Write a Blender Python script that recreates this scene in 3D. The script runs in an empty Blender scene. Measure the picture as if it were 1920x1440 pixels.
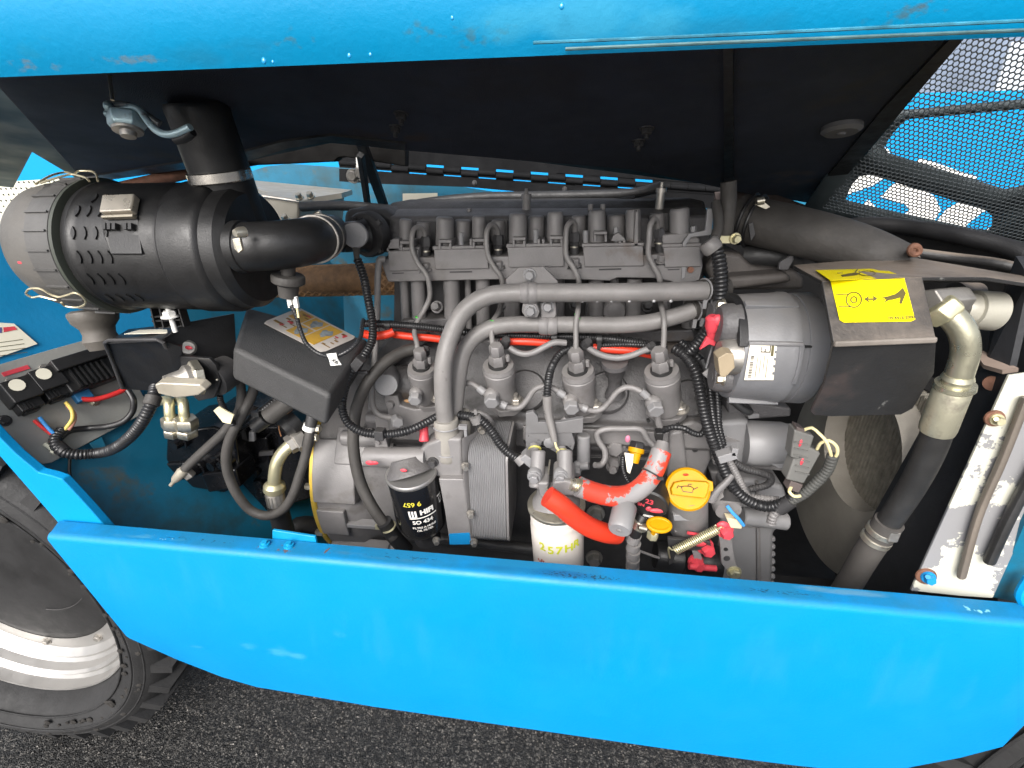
import bpy, bmesh, math, random
import numpy as np
from mathutils import Vector, Matrix
R = math.radians
random.seed(7)
scene = bpy.context.scene
COL = scene.collection
V = Vector

# ------------------------------------------------------------------ camera
FPX = 900.0                                   # focal length in pixels of the 1920 px wide photograph
CAM = V((0, 0, 1.40))
ax_x = V((8390, 295, -900)).normalized()      # machine's long axis, seen in camera axes (x right, y down, z forward)
ax_d = V((28, 1950, 900)); ax_d = (ax_d - ax_x * ax_d.dot(ax_x)).normalized()   # world down
ax_y = ax_x.cross(ax_d) * -1
if ax_y.z < 0: ax_y = -ax_y                   # into the engine bay
def c2w(v): return V((v.dot(ax_x), v.dot(ax_y), -v.dot(ax_d)))
cam = bpy.data.cameras.new('camera'); camo = bpy.data.objects.new('camera', cam); COL.objects.link(camo)
r_, u_, b_ = c2w(V((1, 0, 0))), c2w(V((0, -1, 0))), c2w(V((0, 0, -1)))
camo.matrix_world = Matrix(((r_.x, u_.x, b_.x, CAM.x), (r_.y, u_.y, b_.y, CAM.y), (r_.z, u_.z, b_.z, CAM.z), (0, 0, 0, 1)))
cam.sensor_fit = 'HORIZONTAL'; cam.sensor_width = 36; cam.lens = 36 * FPX / 1920
cam.clip_start = 0.02; cam.clip_end = 400
scene.camera = camo

# ------------------------------------------------------------------ light
SUN_EL, SUN_AZ = R(38), R(194)                # sun behind the viewer, veiled by cloud
world = bpy.data.worlds.new('World'); scene.world = world; world.use_nodes = True
wn = world.node_tree.nodes; wl = world.node_tree.links
sky = wn.new('ShaderNodeTexSky'); sky.sky_type = 'NISHITA'; sky.sun_disc = False
sky.sun_elevation = SUN_EL; sky.sun_rotation = SUN_AZ; sky.dust_density = 4.0; sky.air_density = 0.6; sky.ozone_density = 0.6
hs = wn.new('ShaderNodeHueSaturation'); hs.inputs['Saturation'].default_value = 0.35
wl.new(sky.outputs[0], hs.inputs['Color'])
wl.new(hs.outputs[0], wn['Background'].inputs['Color']); wn['Background'].inputs['Strength'].default_value = 0.15
sl = bpy.data.lights.new('sun', 'SUN'); sl.energy = 1.15; sl.angle = R(40); sl.color = (1, .97, .93)
so = bpy.data.objects.new('sun', sl); COL.objects.link(so)
sdir = V((math.sin(SUN_AZ) * math.cos(SUN_EL), math.cos(SUN_AZ) * math.cos(SUN_EL), math.sin(SUN_EL)))
so.rotation_euler = sdir.to_track_quat('Z', 'Y').to_euler(); so.location = (0, -3, 5)
scene.view_settings.view_transform = 'Standard'; scene.view_settings.look = 'None'
scene.view_settings.exposure = 1.08; scene.view_settings.gamma = 1
scene.cycles.max_bounces = 8
scene.cycles.diffuse_bounces = 5

# ------------------------------------------------------------------ measuring: a photo pixel and a real distance give a point
def ray(px, py): return c2w(V(((px - 960) / FPX, (py - 720) / FPX, 1)))
def P(px, py, Y):
    d = ray(px, py); return CAM + d * (Y / d.y)
def PX(px, py, X):
    d = ray(px, py); return CAM + d * (X / d.x)
def PZ(px, py, Z):
    d = ray(px, py); return CAM + d * ((Z - CAM.z) / d.z)
def S(px, py, Y): return Y / ray(px, py).y / FPX      # metres per pixel there
def PL(pts, Y=None): return [P(*p) if len(p) > 2 else P(p[0], p[1], Y) for p in pts]

# ------------------------------------------------------------------ materials
MATS = {}
def mat(name, col, rough=.5, metal=0., var=.15, vs=12., bump=.0, bs=200., spots=None, spec=.5, coat=0., dust=None):
    m = bpy.data.materials.new(name); m.use_nodes = True; MATS[name] = m
    n, l = m.node_tree.nodes, m.node_tree.links
    b = n['Principled BSDF']
    b.inputs['Roughness'].default_value = rough; b.inputs['Metallic'].default_value = metal
    b.inputs['Specular IOR Level'].default_value = spec
    if coat: b.inputs['Coat Weight'].default_value = coat; b.inputs['Coat Roughness'].default_value = .15
    tc = n.new('ShaderNodeTexCoord')
    def noise(scale, detail=4, rough_=.6):
        t = n.new('ShaderNodeTexNoise'); t.inputs['Scale'].default_value = scale; t.inputs['Detail'].default_value = detail
        t.inputs['Roughness'].default_value = rough_; l.new(tc.outputs['Object'], t.inputs['Vector']); return t
    def ramp(src, a, b_, ca, cb):
        r = n.new('ShaderNodeValToRGB'); r.color_ramp.elements[0].position = a; r.color_ramp.elements[1].position = b_
        r.color_ramp.elements[0].color = ca; r.color_ramp.elements[1].color = cb; l.new(src, r.inputs[0]); return r
    def mix(fac, a, b_):
        x = n.new('ShaderNodeMix'); x.data_type = 'RGBA'
        l.new(fac, x.inputs[0])
        for s, i in ((a, 6), (b_, 7)):
            if isinstance(s, tuple): x.inputs[i].default_value = s
            else: l.new(s, x.inputs[i])
        return x.outputs[2]
    c4 = lambda c, k=1.: (min(1, c[0] * k), min(1, c[1] * k), min(1, c[2] * k), 1)
    t = noise(vs)
    out = ramp(t.outputs['Fac'], .3, .7, c4(col, 1 - var), c4(col, 1 + var)).outputs[0]
    for sp in (spots or []):                     # (colour, threshold, scale, softness)
        q = noise(sp[2], 6, .65)
        f = ramp(q.outputs['Fac'], sp[1], sp[1] + sp[3], (0, 0, 0, 1), (1, 1, 1, 1))
        out = mix(f.outputs[0], out, c4(sp[0]))
    if dust:                                     # settles on what faces up: (colour, amount)
        g = n.new('ShaderNodeNewGeometry'); sx = n.new('ShaderNodeSeparateXYZ'); l.new(g.outputs['Normal'], sx.inputs[0])
        q = noise(9, 6, .7)
        mu = n.new('ShaderNodeMath'); mu.operation = 'MULTIPLY'; l.new(sx.outputs[2], mu.inputs[0]); l.new(q.outputs['Fac'], mu.inputs[1])
        f = ramp(mu.outputs[0], .22, .55, (0, 0, 0, 1), (dust[1], dust[1], dust[1], 1))
        out = mix(f.outputs[0], out, c4(dust[0]))
    l.new(out, b.inputs['Base Color'])
    rr = ramp(noise(vs * 3).outputs['Fac'], .3, .7, (max(.05, rough - .1),) * 3 + (1,), (min(1, rough + .12),) * 3 + (1,))
    l.new(rr.outputs[0], b.inputs['Roughness'])
    if bump:
        bp = n.new('ShaderNodeBump'); bp.inputs['Strength'].default_value = bump; bp.inputs['Distance'].default_value = .001
        l.new(noise(bs, 3).outputs['Fac'], bp.inputs['Height']); l.new(bp.outputs[0], b.inputs['Normal'])
    return m
GREY = mat('engine_grey', (.183, .175, .173), .44, 0, .18, 14, .35, 420, dust=((.175, .163, .15), .45), spots=[((.085, .079, .075), .60, 16, .16), ((.10, .085, .07), .68, 6, .12)])
GREYC = mat('cast_grey', (.092, .089, .091), .5, 0, .25, 10, .9, 300, dust=((.12, .11, .10), .45), spots=[((.045, .042, .04), .58, 12, .16), ((.085, .065, .05), .66, 7, .1)])
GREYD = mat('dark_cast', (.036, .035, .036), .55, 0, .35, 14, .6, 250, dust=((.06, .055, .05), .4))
GREYP = mat('pale_grey', (.215, .213, .217), .45, 0, .1, 10, .25, 400, dust=((.22, .205, .19), .35))
TAUPE = mat('taupe_pipe', (.185, .176, .17), .45, 0, .18, 22, .3, 380, spots=[((.1, .09, .085), .64, 25, .1)])
BLACK = mat('black_plastic', (.0145, .0143, .0145), .42, 0, .3, 20, .25, 600)
BLACKM = mat('black_paint', (.014, .0138, .0145), .42, 0, .35, 12, .35, 500, spots=[((.05, .045, .042), .68, 30, .08)])
RUBBER = mat('black_rubber', (.022, .022, .0225), .5, 0, .3, 25, .4, 300, spots=[((.07, .065, .06), .66, 20, .15)])
RUBBERG = mat('dusty_rubber', (.052, .048, .044), .62, 0, .35, 18, .5, 240, spots=[((.11, .1, .09), .6, 14, .2)])
CORR = mat('corrugated_black', (.017, .017, .018), .32, 0, .25, 30, .1, 400)
FOAM = mat('foam_liner', (.022, .028, .045), .85, 0, .3, 5, 1.2, 900, spots=[((.022, .021, .024), .62, 6, .2)])
STEEL = mat('zinc_steel', (.62, .58, .48), .34, .9, .2, 25, .3, 300, spots=[((.34, .3, .24), .62, 40, .12)])
STEELD = mat('dull_steel', (.36, .34, .31), .45, .75, .25, 25, .3, 300)
PLATED = mat('yellow_zinc', (.62, .58, .38), .36, .7, .15, 25, .2, 300, spots=[((.3, .26, .18), .62, 30, .15)])
GOLD = mat('gold_paint', (.58, .4, .06), .38, .35, .15, 25, .2, 300)
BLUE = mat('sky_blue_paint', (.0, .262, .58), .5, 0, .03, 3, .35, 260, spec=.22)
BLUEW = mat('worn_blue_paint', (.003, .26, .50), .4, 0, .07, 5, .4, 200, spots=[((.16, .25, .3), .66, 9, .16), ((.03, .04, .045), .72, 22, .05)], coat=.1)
BLUES = mat('lit_dusty_blue', (.003, .20, .42), .5, 0, .12, 6, .3, 160, spots=[((.13, .2, .24), .6, 4, .25)])  # brighter blue with the wall's light in the colour, plus dust patches
BLUEI = mat('shaded_bay_blue', (.003, .125, .215), .5, 0, .2, 6, .3, 160, spots=[((.022, .06, .07), .50, 7, .2), ((.085, .08, .05), .60, 11, .12)])  # same blue with the bay's shade put into the colour, plus stains
ORANGE = mat('orange_sleeve', (.66, .042, .016), .42, 0, .08, 12, .2, 200)
ORANGEP = mat('overpainted_orange', (.60, .05, .026), .5, 0, .1, 12, .3, 200, spots=[((.24, .23, .23), .475, 22, .02)])
RED = mat('red_marker', (.60, .055, .075), .5, 0, .15, 40)
YEL = mat('yellow_plastic', (.50, .245, .0), .48, 0, .08, 10, .1, 200, spec=.25)
STICK = mat('yellow_sticker', (.72, .60, .0), .5, 0, .03, 6, spec=.2)
INK = mat('printed_ink', (.02, .02, .02), .5, 0, .1)
INKG = mat('grey_brown_ink', (.10, .085, .03), .5, 0, .1)
WHITE = mat('white_paint', (.78, .77, .73), .4, 0, .05, 8)
PEEL = mat('peeling_white', (.56, .555, .47), .5, 0, .06, 8, .3, 150, spots=[((.22, .22, .225), .495, 11, .012), ((.3, .17, .09), .72, 16, .05)])
CREAM = mat('cream_plastic', (.62, .5, .33), .45, 0, .1, 20)
TAN = mat('tan_plastic', (.3, .24, .16), .5, 0, .1, 20)
FILTW = mat('white_filter', (.72, .665, .60), .38, 0, .05, 7, .1)
LABEL = mat('paper_label', (.78, .74, .6), .5, 0, .05, 12)
GPLATE = mat('grey_plate', (.27, .27, .25), .5, 0, .12, 14, .3, 200, spots=[((.12, .12, .11), .64, 12, .15)])
GUARD = mat('guard_plate', (.021, .0205, .0205), .5, 0, .35, 9, .5, 300, dust=((.25, .205, .165), .9), spots=[((.12, .12, .115), .67, 60, .03), ((.07, .05, .045), .62, 9, .15)])
SHROUD = mat('shroud_grey', (.30, .275, .235), .7, 0, .15, 10, .5, 300)
RUST = mat('rusty_steel', (.17, .08, .05), .75, .1, .35, 60, .5, 300)
ALU = mat('bright_alloy', (.42, .41, .395), .4, .8, .06, 6)
TYRE = mat('tyre_rubber', (.0155, .0155, .016), .7, 0, .35, 10, .8, 150, spots=[((.06, .055, .05), .6, 8, .2)])
MATTE = mat('matte_black', (.007, .0072, .008), .85, 0, .3, 12, .3, 300, spec=.2)
BROWN = mat('braided_sleeve', (.2, .11, .05), .65, 0, .35, 60, .8, 300)
GREEN = mat('green_marker', (.05, .55, .04), .5)
CYANM = mat('blue_marker', (.006, .24, .55), .45)
WIREW = mat('cream_wire', (.75, .65, .35), .4)
WIREB = mat('blue_wire', (.04, .25, .6), .4)
WIRER = mat('red_wire', (.6, .03, .03), .4)
HOODM = mat('hood_mesh_paint', (.07, .08, .085), .45, 0, .2)
SKIN = mat('hood_skin_paint', (.06, .075, .08), .6, 0, .25, 8)
DISC = mat('grey_button', (.12, .12, .125), .5)

def stains(m, items, off):
    """wear with a place of its own: (centre, radii, colour, strength, noise scale, stretch, lo, hi) laid over the paint; off = the thing's origin"""
    n, l = m.node_tree.nodes, m.node_tree.links; b = n['Principled BSDF']; tc = n.new('ShaderNodeTexCoord')
    for c, rad, col, st, sc, stretch, lo, hi in items:
        c = V(c) - off
        mp = n.new('ShaderNodeMapping'); mp.vector_type = 'TEXTURE'; mp.inputs['Location'].default_value = c; mp.inputs['Scale'].default_value = rad
        l.new(tc.outputs['Object'], mp.inputs[0]); ln = n.new('ShaderNodeVectorMath'); ln.operation = 'LENGTH'; l.new(mp.outputs[0], ln.inputs[0])
        fall = n.new('ShaderNodeMapRange'); fall.inputs[1].default_value = 1.0; fall.inputs[2].default_value = .25; l.new(ln.outputs['Value'], fall.inputs[0])
        ms = n.new('ShaderNodeMapping'); ms.inputs['Scale'].default_value = stretch; l.new(tc.outputs['Object'], ms.inputs[0])
        t = n.new('ShaderNodeTexNoise'); t.inputs['Scale'].default_value = sc; t.inputs['Detail'].default_value = 5; l.new(ms.outputs[0], t.inputs['Vector'])
        sub_ = n.new('ShaderNodeMath'); sub_.operation = 'MULTIPLY_ADD'; sub_.inputs[1].default_value = .35; l.new(fall.outputs[0], sub_.inputs[0]); l.new(t.outputs['Fac'], sub_.inputs[2])
        f = n.new('ShaderNodeMapRange'); f.inputs[1].default_value = lo + .35; f.inputs[2].default_value = hi + .35; f.inputs[4].default_value = st; l.new(sub_.outputs[0], f.inputs[0])
        mu = n.new('ShaderNodeMath'); mu.operation = 'MULTIPLY'; l.new(f.outputs[0], mu.inputs[0]); l.new(fall.outputs[0], mu.inputs[1])
        x = n.new('ShaderNodeMix'); x.data_type = 'RGBA'; l.new(mu.outputs[0], x.inputs[0]); old = b.inputs['Base Color'].links[0].from_socket
        l.new(old, x.inputs[6]); x.inputs[7].default_value = (*col, 1); l.new(x.outputs[2], b.inputs['Base Color'])

# ------------------------------------------------------------------ geometry collector
class G:
    def __init__(s): s.v, s.f = [], []
    def add(s, v, f):
        o = len(s.v); s.v.extend(v); s.f.extend([tuple(i + o for i in q) for q in f]); return s
    def prism(s, pts, vec, taper=None):
        """polygon of 3-D points pushed along vec"""
        n = len(pts); a = [V(p) for p in pts]; c = sum(a, V()) / n
        b = [(c + (p - c) * taper if taper else p) + vec for p in a]
        nrm = V()
        for i in range(n): nrm += a[i].cross(a[(i + 1) % n])
        fl = nrm.dot(vec) > 0
        f = [tuple(range(n)), tuple(range(2 * n - 1, n - 1, -1))] + [(i, i + n, (i + 1) % n + n, (i + 1) % n) for i in range(n)]
        if fl: f = [q[::-1] for q in f]
        return s.add(a + b, f)
    def slab(s, pts, Y, dep):
        """photo outline standing at distance Y, dep metres thick"""
        return s.prism(PL(pts, Y), V((0, dep, 0)))
    def sheet(s, pts, th):
        """plate through 3-D points, th thick, pushed away from the viewer"""
        p = [V(q) for q in pts]; nrm = V()
        for i in range(len(p)): nrm += p[i].cross(p[(i + 1) % len(p)])
        nrm.normalize(); c = sum(p, V()) / len(p)
        if nrm.dot(c - CAM) < 0: nrm = -nrm
        return s.prism(p, nrm * th)
    def box(s, c, dx, dy, dz, M=None):
        h = [V((x * dx / 2, y * dy / 2, z * dz / 2)) for z in (-1, 1) for y in (-1, 1) for x in (-1, 1)]
        if M: h = [M @ p for p in h]
        return s.add([V(c) + p for p in h], [(0, 2, 3, 1), (4, 5, 7, 6), (0, 1, 5, 4), (2, 6, 7, 3), (0, 4, 6, 2), (1, 3, 7, 5)])
    def bar(s, p0, p1, w, h, up=(0, 0, 1)):
        d = V(p1) - V(p0); L = d.length; d.normalize(); u = V(up); u = (u - d * u.dot(d)).normalized(); r = d.cross(u)
        M = Matrix((r, d, u)).transposed()
        return s.box((V(p0) + V(p1)) / 2, w, L, h, M)
    def lathe(s, p0, p1, prof, n=24, ph=0., cap=True):
        """prof: (fraction along p0->p1, radius)"""
        p0, p1 = V(p0), V(p1); d = p1 - p0; a = d.normalized()
        u = a.orthogonal().normalized()
        if abs(a.z) < .9: u = (V((0, 0, 1)) - a * a.z).normalized()
        w = a.cross(u); vs, fs = [], []
        for t, r in prof:
            for k in range(n):
                q = 2 * math.pi * k / n + ph
                vs.append(p0 + d * t + (u * math.cos(q) + w * math.sin(q)) * r)
        for j in range(len(prof) - 1):
            for k in range(n):
                k2 = (k + 1) % n
                fs.append((j * n + k, j * n + k2, (j + 1) * n + k2, (j + 1) * n + k))
        if cap:
            fs.append(tuple(range(n - 1, -1, -1))); m = (len(prof) - 1) * n; fs.append(tuple(range(m, m + n)))
        return s.add(vs, fs)
    def cyl(s, p0, p1, r0, r1=None, n=20, bev=.0):
        r1 = r0 if r1 is None else r1; L = (V(p1) - V(p0)).length; b = min(.45, bev / L) if L else 0
        pr = [(0, r0), (1, r1)] if not bev else [(0, r0 - bev), (b, r0), (1 - b, r1), (1, r1 - bev)]
        return s.lathe(p0, p1, pr, n)
    def hex(s, p, ax, r, h, washer=True, ph=.3):
        p = V(p); ax = V(ax).normalized()
        if washer: s.lathe(p, p + ax * h * .22, [(0, r * 1.35), (1, r * 1.3)], 16)
        s.lathe(p, p + ax * h, [(0, r), (.85, r), (1, r * .82)], 6, ph)
        return s
    def tube(s, pts, r, n=10, step=None, corr=0., pitch=.004, smooth=True, cap=True, flat=1.):
        pts = [V(p) for p in pts]
        c = spline(pts, step or (pitch / 4 if corr else max(.004, (r if not callable(r) else .01) * .8))) if smooth else pts
        m = len(c); tan = [((c[min(i + 1, m - 1)] - c[max(i - 1, 0)]).normalized()) for i in range(m)]
        u = tan[0].orthogonal().normalized(); vs, fs = [], []; run = 0
        for i in range(m):
            if i: run += (c[i] - c[i - 1]).length
            u = (u - tan[i] * u.dot(tan[i])).normalized(); w = tan[i].cross(u)
            rr = r(i / (m - 1)) if callable(r) else r
            if corr: rr *= 1 - corr * (.5 + .5 * math.cos(2 * math.pi * run / pitch)) ** 2
            for k in range(n):
                q = 2 * math.pi * k / n; vs.append(c[i] + u * math.cos(q) * rr + w * math.sin(q) * rr * flat)
        for i in range(m - 1):
            for k in range(n):
                k2 = (k + 1) % n; fs.append((i * n + k, i * n + k2, (i + 1) * n + k2, (i + 1) * n + k))
        if cap: fs.append(tuple(range(n - 1, -1, -1))); fs.append(tuple(range((m - 1) * n, m * n)))
        return s.add(vs, fs)
    def ring(s, c, ax, R_, r, n=24, k=8, a0=0, a1=2 * math.pi):
        ax = V(ax).normalized(); u = ax.orthogonal().normalized(); w = ax.cross(u)
        full = abs(a1 - a0 - 2 * math.pi) < .01; m = n if full else n + 1; vs, fs = [], []
        for i in range(m):
            q = a0 + (a1 - a0) * i / n; d = u * math.cos(q) + w * math.sin(q)
            for j in range(k):
                e = 2 * math.pi * j / k; vs.append(V(c) + d * (R_ + r * math.cos(e)) + ax * r * math.sin(e))
        for i in range(n if full else n):
            i2 = (i + 1) % m
            for j in range(k): fs.append((i * k + j, i2 * k + j, i2 * k + (j + 1) % k, i * k + (j + 1) % k))
        return s.add(vs, fs)
    def ball(s, c, r, n=16, sq=(1, 1, 1)):
        vs, fs = [], []; m = n // 2
        for i in range(m + 1):
            a = math.pi * i / m
            for k in range(n):
                b = 2 * math.pi * k / n; vs.append(V(c) + V((r * sq[0] * math.sin(a) * math.cos(b), r * sq[1] * math.sin(a) * math.sin(b), r * sq[2] * math.cos(a))))
        for i in range(m):
            for k in range(n):
                k2 = (k + 1) % n; fs.append((i * n + k, (i + 1) * n + k, (i + 1) * n + k2, i * n + k2))
        return s.add(vs, fs)

def spline(pts, step):
    if len(pts) == 2:
        n = max(2, int((pts[1] - pts[0]).length / step)); return [pts[0].lerp(pts[1], i / n) for i in range(n + 1)]
    q = [pts[0] * 2 - pts[1]] + pts + [pts[-1] * 2 - pts[-2]]; out = []
    for i in range(1, len(q) - 2):
        a, b, c, d = q[i - 1:i + 3]
        t0 = 0; t1 = max(1e-5, (b - a).length ** .5); t2 = t1 + max(1e-5, (c - b).length ** .5); t3 = t2 + max(1e-5, (d - c).length ** .5)
        n = max(2, int((c - b).length / step + .5))
        for k in range(n):
            t = t1 + (t2 - t1) * k / n
            A1 = a * ((t1 - t) / (t1 - t0)) + b * ((t - t0) / (t1 - t0)); A2 = b * ((t2 - t) / (t2 - t1)) + c * ((t - t1) / (t2 - t1)); A3 = c * ((t3 - t) / (t3 - t2)) + d * ((t - t2) / (t3 - t2))
            B1 = A1 * ((t2 - t) / (t2 - t0)) + A2 * ((t - t0) / (t2 - t0)); B2 = A2 * ((t3 - t) / (t3 - t1)) + A3 * ((t - t1) / (t3 - t1))
            out.append(B1 * ((t2 - t) / (t2 - t1)) + B2 * ((t - t1) / (t2 - t1)))
    out.append(pts[-1]); return out

# ------------------------------------------------------------------ linking
OFF = {}
def thing(name, label, cat, loc, group=None, kind=None):
    o = bpy.data.objects.new(name, None); COL.objects.link(o); o.location = loc; o.empty_display_size = .02
    o['label'] = label; o['category'] = cat
    if group: o['group'] = group
    if kind: o['kind'] = kind
    OFF[o.name] = V(loc); return o
def obj(name, g, m, parent=None, bev=0., label=None, cat=None, group=None, kind=None, ang=38, loc=None, seg=2):
    off = OFF[parent.name] if parent else (V(loc) if loc is not None else sum((V(p) for p in g.v), V()) / len(g.v))
    me = bpy.data.meshes.new(name); me.from_pydata([V(p) - off for p in g.v], [], g.f); me.validate(); me.update()
    bm = bmesh.new(); bm.from_mesh(me); bmesh.ops.recalc_face_normals(bm, faces=bm.faces); bm.to_mesh(me); bm.free()
    me.polygons.foreach_set('use_smooth', [True] * len(me.polygons)); me.set_sharp_from_angle(angle=R(ang))
    me.materials.append(m)
    o = bpy.data.objects.new(name, me); COL.objects.link(o); OFF[o.name] = off
    if parent: o.parent = parent
    else: o.location = off
    if bev:
        b = o.modifiers.new('edge', 'BEVEL'); b.width = bev; b.segments = seg; b.limit_method = 'ANGLE'; b.angle_limit = R(38); b.harden_normals = True
    if label: o['label'] = label
    if cat: o['category'] = cat
    if group: o['group'] = group
    if kind: o['kind'] = kind
    return o
def copy_thing(o, delta, label, parent=None):
    """the thing, its parts and their sub-parts, shifted; meshes shared"""
    def go(x, par):
        c = x.copy(); COL.objects.link(c); OFF[c.name] = OFF[x.name]
        if par: c.parent = par
        for ch in [k for k in COL.objects if k.parent == x]: go(ch, c)
        return c
    c = go(o, parent); c.location = o.location + V(delta)
    if label: c['label'] = label
    return c

FONT_CACHE = {}
def text_pts(txt, size, bold=0., shear=0., font=None):
    """flat lettering as (points (u, v), faces), centred"""
    cu = bpy.data.curves.new('lettering', 'FONT'); cu.body = txt; cu.size = size; cu.offset = bold; cu.shear = shear
    cu.align_x = 'CENTER'; cu.align_y = 'CENTER'; cu.resolution_u = 3
    o = bpy.data.objects.new('lettering', cu); COL.objects.link(o)
    dg = bpy.context.evaluated_depsgraph_get(); me = bpy.data.meshes.new_from_object(o.evaluated_get(dg))
    vs = [(v.co.x, v.co.y) for v in me.vertices]; fs = [tuple(p.vertices) for p in me.polygons]
    bpy.data.objects.remove(o); bpy.data.curves.remove(cu); bpy.data.meshes.remove(me)
    return vs, fs
def flat_text(g, txt, size, c, right, up, lift=.0004, bold=0., shear=0., sx=1.):
    vs, fs = text_pts(txt, size, bold, shear); r, u = V(right).normalized(), V(up); u = (u - r * u.dot(r)).normalized()
    nrm = r.cross(u)
    return g.add([V(c) + r * a * sx + u * b + nrm * lift for a, b in vs], fs)
def wrap_text(g, txt, size, p0, p1, rad, ang, along, lift=.0005, bold=0., turn=0.):
    """lettering bent round a cylinder p0 (top) -> p1; ang from the direction facing the camera, along in metres from p0"""
    vs, fs = text_pts(txt, size, bold); a = (V(p1) - V(p0)).normalized()
    f = CAM - V(p0); f = (f - a * f.dot(a)).normalized(); r = a.cross(f) ; r = r if r.x > 0 else -r
    ct, st = math.cos(turn), math.sin(turn); out = []
    for x, y in vs:
        x, y = x * ct - y * st, x * st + y * ct
        q = ang + x / rad; out.append(V(p0) + a * (along - y) + (f * math.cos(q) + r * math.sin(q)) * (rad + lift))
    return g.add(out, fs)
# ------------------------------------------------------------------ ground
am = mat('asphalt', (.032, .032, .032), .3, 0, .3, 30)
def asphalt_nodes():
    n, l = am.node_tree.nodes, am.node_tree.links; b = n['Principled BSDF']; tc = n.new('ShaderNodeTexCoord')
    vo = n.new('ShaderNodeTexVoronoi'); vo.inputs['Scale'].default_value = 150; l.new(tc.outputs['Object'], vo.inputs['Vector'])
    v2 = n.new('ShaderNodeTexVoronoi'); v2.inputs['Scale'].default_value = 340; l.new(tc.outputs['Object'], v2.inputs['Vector'])
    r = n.new('ShaderNodeValToRGB'); r.color_ramp.elements[0].color = (.018, .018, .018, 1); r.color_ramp.elements[1].color = (.15, .142, .13, 1)
    r.color_ramp.elements[0].position = .2; r.color_ramp.elements[1].position = .95
    sp = n.new('ShaderNodeSeparateColor'); l.new(vo.outputs['Color'], sp.inputs[0]); l.new(sp.outputs[0], r.inputs[0])
    mx = n.new('ShaderNodeMix'); mx.data_type = 'RGBA'; mx.blend_type = 'MULTIPLY'; mx.inputs[0].default_value = 1
    r2 = n.new('ShaderNodeValToRGB'); r2.color_ramp.elements[0].position = .25; r2.color_ramp.elements[1].position = .62
    r2.color_ramp.elements[0].color = (1, 1, 1, 1); r2.color_ramp.elements[1].color = (.12, .12, .12, 1); l.new(vo.outputs['Distance'], r2.inputs[0])
    l.new(r.outputs[0], mx.inputs[6]); l.new(r2.outputs[0], mx.inputs[7]); l.new(mx.outputs[2], b.inputs['Base Color'])
    ad = n.new('ShaderNodeMath'); ad.operation = 'ADD'; l.new(vo.outputs['Distance'], ad.inputs[0]); l.new(v2.outputs['Distance'], ad.inputs[1])
    bp = n.new('ShaderNodeBump'); bp.invert = True; bp.inputs['Strength'].default_value = 1; bp.inputs['Distance'].default_value = .006
    l.new(ad.outputs[0], bp.inputs['Height']); l.new(bp.outputs[0], b.inputs['Normal'])
asphalt_nodes()
ground = obj('ground', G().add([V((-150, -150, 0)), V((150, -150, 0)), V((150, 150, 0)), V((-150, 150, 0))], [(0, 1, 2, 3)]), am, kind='structure')
# loose chippings on the asphalt
g = G(); rnd = random.Random(3)
chip = [V((1, 0, -.2)), V((-.4, .8, -.1)), V((-.6, -.7, -.2)), V((.1, .05, .8))]
for i in range(16000):
    x, y = rnd.uniform(-1.9, 2.3), rnd.uniform(.05, 2.2); q = rnd.uniform(0, 6.28); k = rnd.uniform(.0014, .0042)
    M = Matrix.Rotation(q, 3, 'Z') @ Matrix.Rotation(rnd.uniform(-.5, .5), 3, 'X')
    g.add([M @ (p * k) + V((x, y, .0012)) for p in chip], [(0, 1, 3), (1, 2, 3), (2, 0, 3), (0, 2, 1)])
cm = mat('chipping_stone', (.13, .12, .108), .5, 0, .6, 120)
obj('loose_chippings', g, cm, kind='stuff', loc=(0, 0, 0))

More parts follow.
